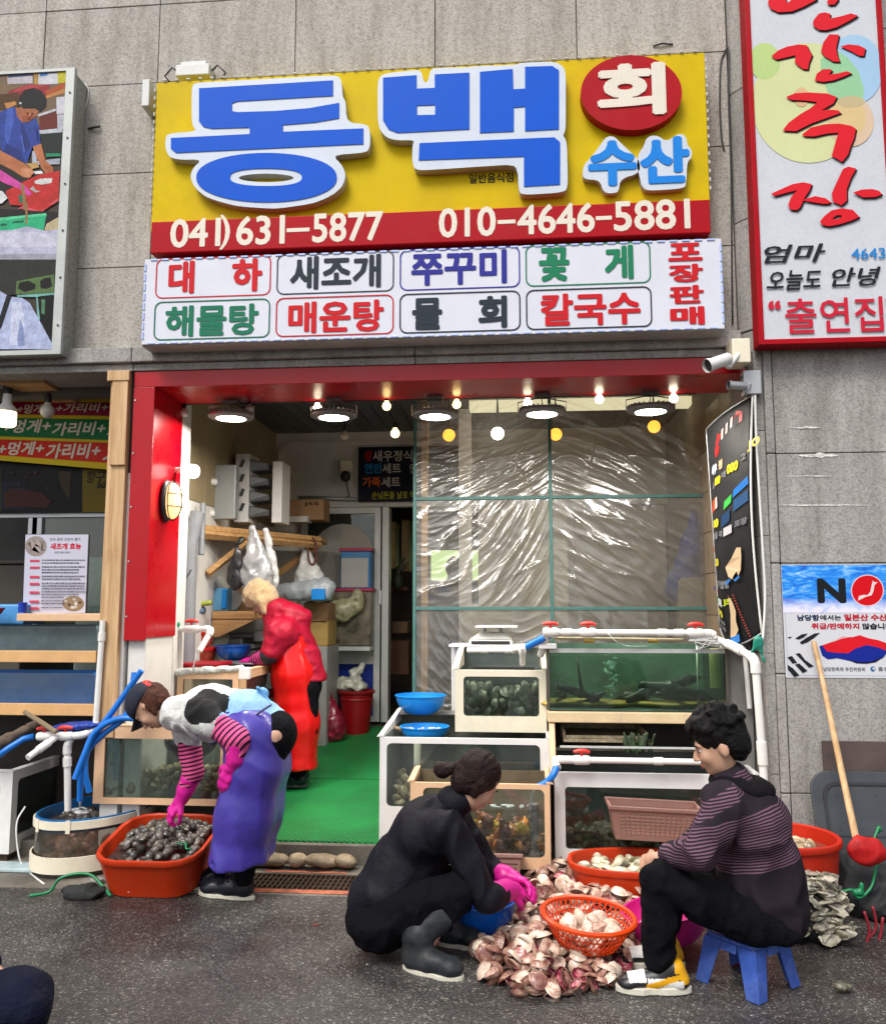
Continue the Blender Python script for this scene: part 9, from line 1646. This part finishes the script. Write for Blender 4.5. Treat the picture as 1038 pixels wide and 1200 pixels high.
S_=SDF(.02); S_.ell(L(0,-.045,-.005),(.086,.078,.085),e2).ell(L(0,-.09,.015),(.045,.04,.045),e2).cap(L(.07,-.02,-.02),L(.07,.0,-.07),.022,.012).cap(L(-.07,-.02,-.02),L(-.07,.0,-.07),.022,.012); S_.ell(L(0,.09,-.03),(.072,.075,.10),e2,cut=True,k=.015); soft('hair',S_,HRB,pa,vox=.0065,wr=.006,wf=90)
S_=SDF(.01)
for k in range(8): a=k*.785; S_.ell(L(.03*math.cos(a),-.10+.0*k,.05+.03*math.sin(a)),(.018,.016,.018))
soft('hair_scrunchie',S_,M('red_scrunchie',(.60,.03,.02),.6,bump=.4),pa,vox=.006)
# C : squatting woman in black
pel=A(450,1066,-1.13); lum=A(474,1018,-1.10); che=A(506,975,-1.09); nek=A(536,940,-1.09); hd=A(558,917,-1.09)
hn_,hf_=A(450,1080,-1.23),A(458,1070,-1.0); kn,kf=A(542,1040,-1.27),A(560,1022,-.98); an,af=A(490,1122,-1.28),A(512,1100,-1.0)
shn,eln,wrn=A(522,972,-1.27),A(574,1052,-1.27),A(592,1044,-1.12); hn=A(612,1040,-1.03)
shf,elf,wrf=A(530,962,-.92),A(572,1020,-.88),A(590,1026,-.95)
pc=thing('person','squatting woman in black jacket, pink gloves and rubber boots at the shell pile','person',(pel.x,pel.y,0))
fC,uC=Vector((.72,.28,-.62)),Vector((.55,.12,.75))
S_=SDF(.03); S_.chain([pel,lum,che],[.125,.115,.12]).chain([che,nek,hd],[.10,.052,.045]).chain([che,shn,eln,wrn],[.07,.048,.037,.027]).chain([che,shf,elf,wrf],[.07,.048,.037,.027]).chain([pel,hn_,kn,an],[.10,.085,.05,.038]).chain([pel,hf_,kf,af],[.10,.085,.05,.038])
L,e=head_prims(S_,hd,fC,uC); soft('body',S_,SKIN,pc,vox=.0085); face_parts(pc,L)
JK=M('black_jacket_cloth',(.006,.006,.010),.65,var=.25,vs=7,fine=.12,fs=160,bump=.4,bs=16,bd=.02,spec=.16)
S_=SDF(.035); S_.chain([pel+Vector((.0,0,.035)),lum,che],[.155,.150,.148]).chain([che,nek+Vector((-.02,0,-.015))],[.14,.072]).ell(che+Vector((-.03,0,.01)),(.145,.20,.12),(0,-.6,0)).chain([che+Vector((0,-.1,0)),shn,shn.lerp(eln,.5),eln,eln.lerp(wrn,.55)],[.09,.080,.068,.064,.050],.02).chain([che+Vector((0,.1,0)),shf,shf.lerp(elf,.5),elf,elf.lerp(wrf,.55)],[.09,.08,.068,.062,.05],.02)
zc_=A(440,1074,-1.2)
ax_=(lum-pel).normalized()
soft('jacket',S_,JK,pc,vox=.008,relax=1,wr=.015,wf=30,seed=4,extra=lambda D,X,Y,Z:np.maximum(D,-((X-pel.x)*ax_.x+(Y-pel.y)*ax_.y+(Z-pel.z)*ax_.z)-.055-.012*np.sin(X*40)))
S_=SDF(.03); S_.cap(nek+Vector((-.02,0,0)),nek+Vector((.012,0,.012)),.076,.068); soft('collar',S_,JK,pc,vox=.008,wr=.004)
S_=SDF(.03); S_.ell(pel+Vector((-.01,-.0,-.035)),(.155,.18,.13)).chain([hn_,hn_.lerp(kn,.5),kn],[.105,.088,.068]).chain([hf_,hf_.lerp(kf,.5),kf],[.105,.088,.068]).chain([kn,kn.lerp(an,.4)],[.066,.060],.012).chain([kf,kf.lerp(af,.5)],[.066,.058],.012); soft('trousers',S_,TRO,pc,vox=.009,relax=1,wr=.015,wf=42,seed=2)
RUBG=M('dusty_black_rubber',(.020,.024,.028),.5,spec=.25,var=.4,vs=12,bump=.25,dirt=.5,dirtcol=(.085,.085,.075))
h0=oz(473,1132,0); t0=oz(541,1146,0); boot(pc,Vector((h0.x,-1.27,0)),Vector((t0.x,-1.36,0)),an.lerp(kn,.66),RUBG,SOLEW,w=.050,shaft_r=.066)
boot(pc,Vector((h0.x+.10,-.99,0)),Vector((t0.x+.06,-1.03,0)),af.lerp(kf,.6),RUBG,SOLEW,w=.048,shaft_r=.064)
S_=SDF(.015); S_.chain([eln.lerp(wrn,.35),wrn,hn.lerp(wrn,.6)],[.055,.047,.034]); hand_prims(S_,wrn.lerp(hn,.25),hn-wrn+Vector((0,.0,-.02)),Vector((.2,-.6,.75)),1,.6,fat=.003); soft('rubber_glove',S_,PINK,pc,vox=.0048,wr=.0025,wf=60)
S_=SDF(.015); d_=Vector((.13,-.05,-.02)); S_.chain([elf.lerp(wrf,.3),wrf,wrf+d_*.35],[.053,.045,.034]); hand_prims(S_,wrf+d_*.2,d_,Vector((.1,.5,.85)),-1,.55,fat=.003); soft('rubber_glove',S_,PINK,pc,vox=.0048,wr=.0025,wf=60)
f,r,u=frame3(fC,uC); e2=rot_of(r,f,u); S_=SDF(.03); S_.ell(L(0,-.022,.045),(.090,.103,.098),e2).ell(L(0,-.05,-.02),(.078,.062,.07),e2).cap(L(-.078,-.0,.0),L(-.070,.005,-.045),.022,.012).cap(L(.078,-.0,.0),L(.070,.005,-.045),.022,.012); S_.ell(L(0,.105,-.03),(.080,.075,.085),e2,cut=True,k=.015)
soft('hair',S_,HBR,pc,vox=.0065,wr=.006,wf=100); S_=SDF(.02); q=A(518,903,-1.09); S_.ell(q,(.036,.034,.034)).cap(q,L(0,-.09,.03),.02,.03).ell(q+Vector((-.02,0,.015)),(.02,.02,.016)); soft('hair_bun',S_,HBR,pc,vox=.006,wr=.006,wf=110)
# D : seated man with the striped fleece
pel=A(893,1080,-1.30); pel.z=.275; lum=A(888,1030,-1.30); che=A(872,965,-1.30); nek=A(856,917,-1.30); hd=A(842,872,-1.31)
hnn,hff=A(880,1080,-1.40),A(880,1070,-1.2); hnn.z=hff.z=.28; kn,kf=A(772,1030,-1.42),A(790,1012,-1.14); an,af=A(772,1124,-1.40),A(775,1106,-1.16)
shn,eln,wrn=A(842,945,-1.47),A(822,1000,-1.52),A(782,1002,-1.34); hn=A(752,1012,-1.22)
shf,elf,wrf=A(852,940,-1.13),A(820,990,-1.06),A(785,1002,-1.1)
pd_=thing('person','seated man in a dark striped fleece and yellow trimmed sneakers on the blue stool','person',(pel.x,pel.y,0))
fD,uD=Vector((-.90,.18,-.34)),Vector((-.30,0,.95))
S_=SDF(.03); S_.chain([pel,lum,che],[.13,.13,.135]).chain([che,nek,hd],[.11,.058,.05]).chain([che,shn,eln,wrn],[.08,.052,.042,.030]).chain([che,shf,elf,wrf],[.08,.052,.042,.030]).chain([pel,hnn,kn,an],[.11,.085,.056,.04]).chain([pel,hff,kf,af],[.11,.085,.056,.04]); hand_prims(S_,hn.lerp(wrn,.5),hn-wrn,Vector((-.2,-.7,.6)),1,.7); hand_prims(S_,wrf,Vector((-.9,-.3,-.3)),Vector((0,.3,.9)),-1,.7)
L,e=head_prims(S_,hd,fD,uD,1.04); soft('body',S_,SKIN,pd_,vox=.0085); face_parts(pd_,L,1.04)
cH=(pel+che)/2
z1b=A(870,964,-1.45).z; z0b=A(870,1036,-1.45).z
S_=SDF(.035); S_.chain([pel+Vector((.01,0,.02)),lum+Vector((.01,0,0)),che+Vector((.015,0,0))],[.165,.162,.158]).ell(che+Vector((.01,0,.01)),(.15,.215,.14)).cap(che,nek,.13,.08).chain([che+Vector((0,-.12,.02)),shn+Vector((.02,.02,0)),shn.lerp(eln,.55)+Vector((.01,.01,0)),eln],[.09,.085,.070,.062],.022).chain([eln,eln.lerp(wrn,.9)],[.062,.046],.015).chain([che+Vector((-.01,.13,.02)),shf,elf,elf.lerp(wrf,.9)],[.09,.08,.064,.048],.022)
zmin=A(900,1102,-1.40).z
Vt,_F=surf(S_,.03); cz=(Vt.min(0)+Vt.max(0))/2
FL=stripes('striped_fleece',(.020,.015,.020),(.145,.075,.11),(-.22,0,1),.0115,band=[((-.22,0,1),z0b-.22*0-cz[2]-.01-.22*(.87-cz[0]),z1b-cz[2]+.0-.22*(.87-cz[0])),((-.55,0,1),.225,.285)],fuzz=1,duty=.55)
hemD=A(900,1098,-1.40).z
soft('fleece_jacket',S_,FL,pd_,vox=.008,relax=1,wr=.018,wf=36,seed=8,extra=lambda D,X,Y,Z:np.maximum(D,(pel.z-.065)+.05*(X-.8)*0-Z))
S_=SDF(.03); 
for k in range(14):
 a=2*PI*k/14; S_.ell(nek+Vector((.035+.075*math.cos(a),.085*math.sin(a),-.012+.045*math.cos(a)*-.4)),(.045,.045,.034))
S_.ell(nek+Vector((.10,-.0,-.02)),(.07,.095,.042)); S_.ell(nek+Vector((-.06,-.05,-.035)),(.05,.06,.03)); soft('hood',S_,M('black_fleece_hood',(.008,.007,.009),.95,var=.3,fine=.3,bump=.8,bs=120,spec=.1),pd_,vox=.0085,wr=.006,wf=40)
S_=SDF(.03); S_.ell(pel+Vector((.0,0,-.03)),(.155,.18,.085)).chain([hnn,hnn.lerp(kn,.5),kn],[.09,.088,.070]).chain([kn,kn.lerp(an,.5),an+Vector((0,0,.015))],[.070,.068,.062],.012).chain([hff,kf],[.09,.07]).chain([kf,af+Vector((0,0,.02))],[.068,.06],.012)
soft('trousers',S_,TRO,pd_,vox=.009,relax=1,wr=.015,wf=42,seed=5,extra=lambda D,X,Y,Z:np.maximum(D,.197-Z-1e3*(X<.72)))
SNW=M('white_leather',(.72,.71,.68),.4,var=.04,bump=.05,dirt=.15); SNB=M('black_leather',(.014,.014,.016),.35,var=.1,bump=.1); SNY=M('yellow_leather',hexc('f2b010',.8),.4,bump=.05)
def sneaker(heel,toe,label=None):
 heel,toe=Vector(heel),Vector(toe); d=(toe-heel); Ls=d.length; d.normalize(); sd_=Vector((-d.y,d.x,0)); G=lambda a,b,c: heel+d*a*Ls+sd_*b+Vector((0,0,c)); 
 S_=SDF(.02); S_.cap(G(.14,0,.05),G(.45,0,.055),.036,.038).cap(G(.45,0,.055),G(.78,0,.042),.040,.036).ell(G(.86,0,.038),(.040,.043,.026),(0,0,math.atan2(d.y,d.x))).cap(G(.15,0,.05),G(.20,0,.095),.036,.036).cap(G(.2,0,.09),G(.34,0,.088),.034,.03)
 def mf(C):
  V_=C-np.array(heel); a=V_@np.array(d)/Ls; b_=V_@np.array(sd_); c_=V_[:,2]; k=np.ones(len(C),int)
  k[(a>.30)&(a<.60)&(c_<.066)]=0; k[(a>.62)&(a<.86)&(c_>.050)]=0; k[(a<.14)&(c_>.045)]=2; k[(a<.3)&(a>.1)&(c_<.06)]=0; k[(a<.22)&(c_>.085)]=2
  fl=np.abs((c_-.040)-(.50-a)*.10)<(.010+.010*(a-.1)); k[fl&(a>.1)&(a<.62)&(np.abs(b_)>.018)]=2; return k
 o=soft('sneaker',S_,[SNW,SNB,SNY],pd_,vox=.0045,extra=lambda D,X,Y,Z:np.maximum(D,.022-Z),mat_fn=mf)
 mb=MB(); lo=[];up=[];n=30
 for k in range(n):
  a=2*PI*k/n; u=math.cos(a); v=math.sin(a); w=.047*(1.05 if u>.2 else .88)*(1-.14*(abs(u)<.3)); p=G(.5+.53*u,v*w,0); lo.append(Vector((p.x,p.y,.003+.006*max(0,u-.7)))); up.append(Vector((p.x,p.y,.030)))
 loft(mb,[lo,up]); mb.f.append(tuple(range(len(mb.v)-n,len(mb.v)))); mb.m.append(0); obj('shoe_sole',mb,SOLEW,o,bevel=.004)
 for k in range(5): a=.48+k*.055; mb=MB(); mb.tube([G(a,-.026,.088-.006*k),G(a+.015,0,.102-.0085*k),G(a,.026,.088-.006*k)],.003,5); obj('shoe_lace',mb,SNB if k<3 else SNW,o,smooth=True)
h0=oz(803,1153,0); t0=oz(719,1160,0); sneaker(Vector((h0.x,-1.40,0)),Vector((t0.x+.012,-1.41,0))); sneaker(Vector((h0.x+.02,-1.17,0)),Vector((t0.x+.05,-1.16,0)))
S_=SDF(.01); S_.cap(an+Vector((0,0,.0)),an+Vector((0,0,-.03)),.036,.033); soft('sock',S_,M('grey_sock',(.3,.3,.3),.9),pd_,vox=.007)
f,r,u=frame3(fD,uD); e2=rot_of(r,f,u); S_=SDF(.025); S_.ell(L(0,-.018,.055),(.094,.110,.100),e2).ell(L(0,-.062,-.01),(.080,.060,.078),e2).ell(L(0,.055,.098),(.066,.045,.035),e2)
rg=random.Random(3)
for k in range(26): a=rg.uniform(0,6.28); b_=rg.uniform(.2,1.4); v=Vector((math.cos(a)*math.sin(b_)*.09,math.sin(a)*math.sin(b_)*.105-.018,.055+.098*math.cos(b_))); S_.ell(L(*v),(.022,.022,.018),k=.01)
S_.ell(L(0,.112,-.02),(.085,.072,.082),e2,cut=True,k=.015)
for sx in (-1,1): S_.ell(L(sx*.088,.0,-.035),(.03,.045,.045),e2,cut=True,k=.01)
soft('hair',S_,HB,pd_,vox=.0065,wr=.007,wf=90)
# B : woman in red at the work tank
YB_=1.22; B=lambda px,py,Y=YB_: oy(px,py,Y)
pel=B(350,800); lum=B(348,775); che=B(338,745); nek=B(322,716); hd=B(306,702); fz=floor_z(YB_)+.01
shn,eln,wrn,hn=B(330,742,1.05),B(316,768,1.0),B(297,775,1.05),B(284,773,1.1); shf,elf,wrf=B(335,738,1.4),B(318,766,1.44),B(298,772,1.4)
hl,hr=B(350,805,1.14),B(350,802,1.3); kl,kr=B(350,855,1.14),B(352,850,1.3); al,ar=Vector((B(350,890,1.14).x,1.14,fz+.09)),Vector((B(352,890,1.3).x,1.3,fz+.09))
pbp=thing('person','woman in crimson quilted jacket, beige bonnet and bright red apron at the work tank','person',(pel.x,pel.y,fz))
fB,uB=Vector((-.60,.10,-.78)),Vector((-.78,0,.60))
S_=SDF(.03); S_.chain([pel,lum,che],[.12,.115,.12]).chain([che,nek,hd],[.10,.05,.045]).chain([che,shn,eln,wrn],[.07,.046,.036,.026]).chain([che,shf,elf,wrf],[.07,.046,.036,.026]).chain([pel,hl,kl,al],[.1,.085,.05,.036]).chain([pel,hr,kr,ar],[.1,.085,.05,.036])
L,e=head_prims(S_,hd,fB,uB); soft('body',S_,SKIN,pbp,vox=.010); face_parts(pbp,L)
CRJ=M('crimson_quilted_jacket',hexc('b40a32',.75),.5,spec=.3,var=.15,vs=14,bump=.5,bs=28,bd=.012)
S_=SDF(.06); S_.chain([pel+Vector((.03,0,-.02)),lum,che],[.165,.165,.170]).cap(che,nek,.15,.10).chain([che+Vector((0,-.1,0)),shn,eln.lerp(shn,.15)],[.11,.10,.075]).chain([che+Vector((0,.1,0)),shf,elf.lerp(shf,.15)],[.11,.1,.075]).chain([pel+Vector((.05,0,0)),pel+Vector((.04,0,-.12))],[.15,.145]); S_.ell(B(343,716),(.15,.12,.06),(0,.3,0)); zj=B(370,798).z
soft('jacket',S_,CRJ,pbp,vox=.011,wr=.012,wf=34,extra=lambda D,X,Y,Z:np.maximum(D,zj-Z))
S_=SDF(.02); S_.chain([shn.lerp(eln,.7),eln,eln.lerp(wrn,.3)],[.066,.06,.056]).chain([shf.lerp(elf,.7),elf,elf.lerp(wrf,.3)],[.066,.06,.056]); soft('dark_cuff',S_,M('navy_cuff',(.015,.016,.03),.7),pbp,vox=.009)
SLB=stripes('striped_sleeve_back',(.04,.012,.04),(.60,.06,.22),tuple((wrn-eln).normalized()),.022,duty=.42); S_=SDF(.02); S_.chain([eln.lerp(wrn,.25),eln.lerp(wrn,.85)],[.058,.048]).chain([elf.lerp(wrf,.25),elf.lerp(wrf,.85)],[.058,.048]); soft('sleeve_cover',S_,SLB,pbp,vox=.009)
S_=SDF(.015); S_.chain([eln.lerp(wrn,.75),wrn],[.048,.036]); hand_prims(S_,wrn,hn-wrn,Vector((0,-.3,.95)),1,.4,fat=.002); soft('rubber_glove',S_,PINK,pbp,vox=.006); S_=SDF(.015); S_.chain([elf.lerp(wrf,.75),wrf],[.048,.036]); hand_prims(S_,wrf,Vector((-.9,0,-.1)),Vector((0,.3,.95)),-1,.4,fat=.002); soft('rubber_glove',S_,PINK,pbp,vox=.006)
RAP=M('bright_red_rubber',hexc('e60c0c',.8),.3,spec=.4,var=.08,vs=5,bump=.2,bs=6,bd=.02,coat=.15)
S_=SDF(.05); S_.chain([B(340,752,1.16),B(344,790,1.15),B(348,850,1.16),B(346,905,1.17),B(346,925,1.17)],[.14,.16,.16,.155,.15]); hb=B(345,903,1.1).z
soft('apron',S_,RAP,pbp,vox=.011,wr=.003,wf=30,extra=lambda D,X,Y,Z:np.maximum(D,hb-Z)+.007*np.abs(np.sin(X*22+Y*14+Z*3)))
S_=SDF(.04); S_.ell(pel+Vector((.03,0,-.02)),(.14,.17,.13)).chain([hl+Vector((.05,0,0)),kl+Vector((.06,0,0)),al],[.1,.075,.06]).chain([hr+Vector((.05,0,0)),kr+Vector((.06,0,0)),ar],[.1,.075,.06]); soft('trousers',S_,TRO,pbp,vox=.013,wr=.004)
for a_ in (al,ar): boot(pbp,Vector((a_.x+.07,a_.y,fz)),Vector((a_.x-.18,a_.y,fz)),a_+Vector((.02,0,.2)),RUB,M('dark_sole',(.03,.03,.03),.6),w=.046)
BON=M('beige_teddy_fleece',(.52,.36,.19),.95,var=.2,vs=25,fine=.25,fs=90,bump=1,bs=90,bd=.01,sheen=.4); f,r,u=frame3(fB,uB); e2=rot_of(r,f,u)
S_=SDF(.03); S_.ell(L(0,-.015,.045),(.105,.125,.105),e2).ell(L(0,-.04,-.02),(.10,.09,.09),e2).cap(L(.08,.0,-.03),L(.075,.03,-.10),.032,.026).cap(L(-.08,.0,-.03),L(-.075,.03,-.10),.032,.026).cap(L(.06,.04,-.10),L(.04,.075,-.155),.024,.018); S_.ell(L(0,.12,-.035),(.07,.08,.08),e2,cut=True,k=.02); soft('bonnet',S_,BON,pbp,vox=.008,wr=.009,wf=48)
S_=SDF(.02); q=nek; S_.ell(q+Vector((.0,0,.02)),(.075,.085,.06)); soft('neck_warmer',S_,BLK,pbp,vox=.009)
# E : corner person in navy, mostly outside the picture
E_=lambda px,py,Y=-2.25: oy(px,py,Y)
kn=E_(22,1180,-2.25); pel=Vector((kn.x-.62,-2.35,.24)); che=pel+Vector((.14,.0,.40)); nek=che+Vector((.06,0,.18)); hd=nek+Vector((.03,0,.13)); an=Vector((kn.x-.05,-2.22,.09)); kf=kn+Vector((-.06,-.32,0)); af=an+Vector((-.04,-.3,0))
pe=thing('person','crouching person in navy at the lower left corner, only a knee showing','person',(pel.x,pel.y,0)); sh1,sh2=che+Vector((.0,.17,.06)),che+Vector((0,-.17,.06)); w1=E_(-6,1143,-2.2); e1=(sh1+w1)/2+Vector((-.02,.08,-.10)); w2=kf+Vector((-.08,0,.10)); e2_=(sh2+w2)/2+Vector((-.02,-.1,-.1))
S_=SDF(.03); S_.chain([pel,che],[.13,.13]).chain([che,nek,hd],[.10,.055,.05]).chain([che,sh1,e1,w1],[.07,.05,.04,.028]).chain([che,sh2,e2_,w2],[.07,.05,.04,.028]).chain([pel,kn,an],[.10,.06,.04]).chain([pel,kf,af],[.1,.06,.04]); hand_prims(S_,w1,Vector((.8,-.1,-.35)),Vector((.3,.2,.9)),1,.4); hand_prims(S_,w2,Vector((.8,0,-.5)),Vector((.3,0,.9)),-1,.4)
L,e=head_prims(S_,hd,Vector((.9,.2,-.3)),Vector((.25,0,.95))); soft('body',S_,SKIN,pe,vox=.010); face_parts(pe,L)
NV=M('navy_padded_cloth',(.006,.008,.022),.8,var=.2,vs=9,bump=.7,bs=14,bd=.03,spec=.15); S_=SDF(.05); S_.chain([pel,che],[.17,.17]).cap(che,nek,.14,.08).chain([che,sh1,e1,e1.lerp(w1,.8)],[.12,.09,.07,.045]).chain([che,sh2,e2_,e2_.lerp(w2,.8)],[.12,.09,.07,.045]); soft('jacket',S_,NV,pe,vox=.012,wr=.01,wf=25)
S_=SDF(.05); S_.ell(pel+Vector((0,0,-.03)),(.16,.18,.12)).chain([pel,kn],[.12,.105]).chain([kn,an],[.10,.07]).chain([pel+Vector((0,-.1,0)),kf],[.12,.1]).chain([kf,af],[.1,.07]); soft('trousers',S_,NV,pe,vox=.011,wr=.009,wf=26)
for a_ in (an,af): boot(pe,Vector((a_.x-.07,a_.y,0)),Vector((a_.x+.18,a_.y,0)),a_+Vector((0,0,.10)),SNB,SOLEW,w=.048,name='shoe')
S_=SDF(.02); f,r,u=frame3(Vector((.9,.2,-.3)),Vector((.25,0,.95))); S_.ell(L(0,-.02,.05),(.092,.108,.098),rot_of(r,f,u)); S_.ell(L(0,.11,-.03),(.085,.075,.08),rot_of(r,f,u),cut=True,k=.015); soft('hair',S_,HB,pe,vox=.008,wr=.005,wf=90)
for o in list(COL.objects):
 if o.get('drop') and not o.get('used'): bpy.data.objects.remove(o)
for o in COL.objects:
 for k in ('used','drop'):
  if k in o: del o[k]
bpy.data.scenes.remove(_ts)
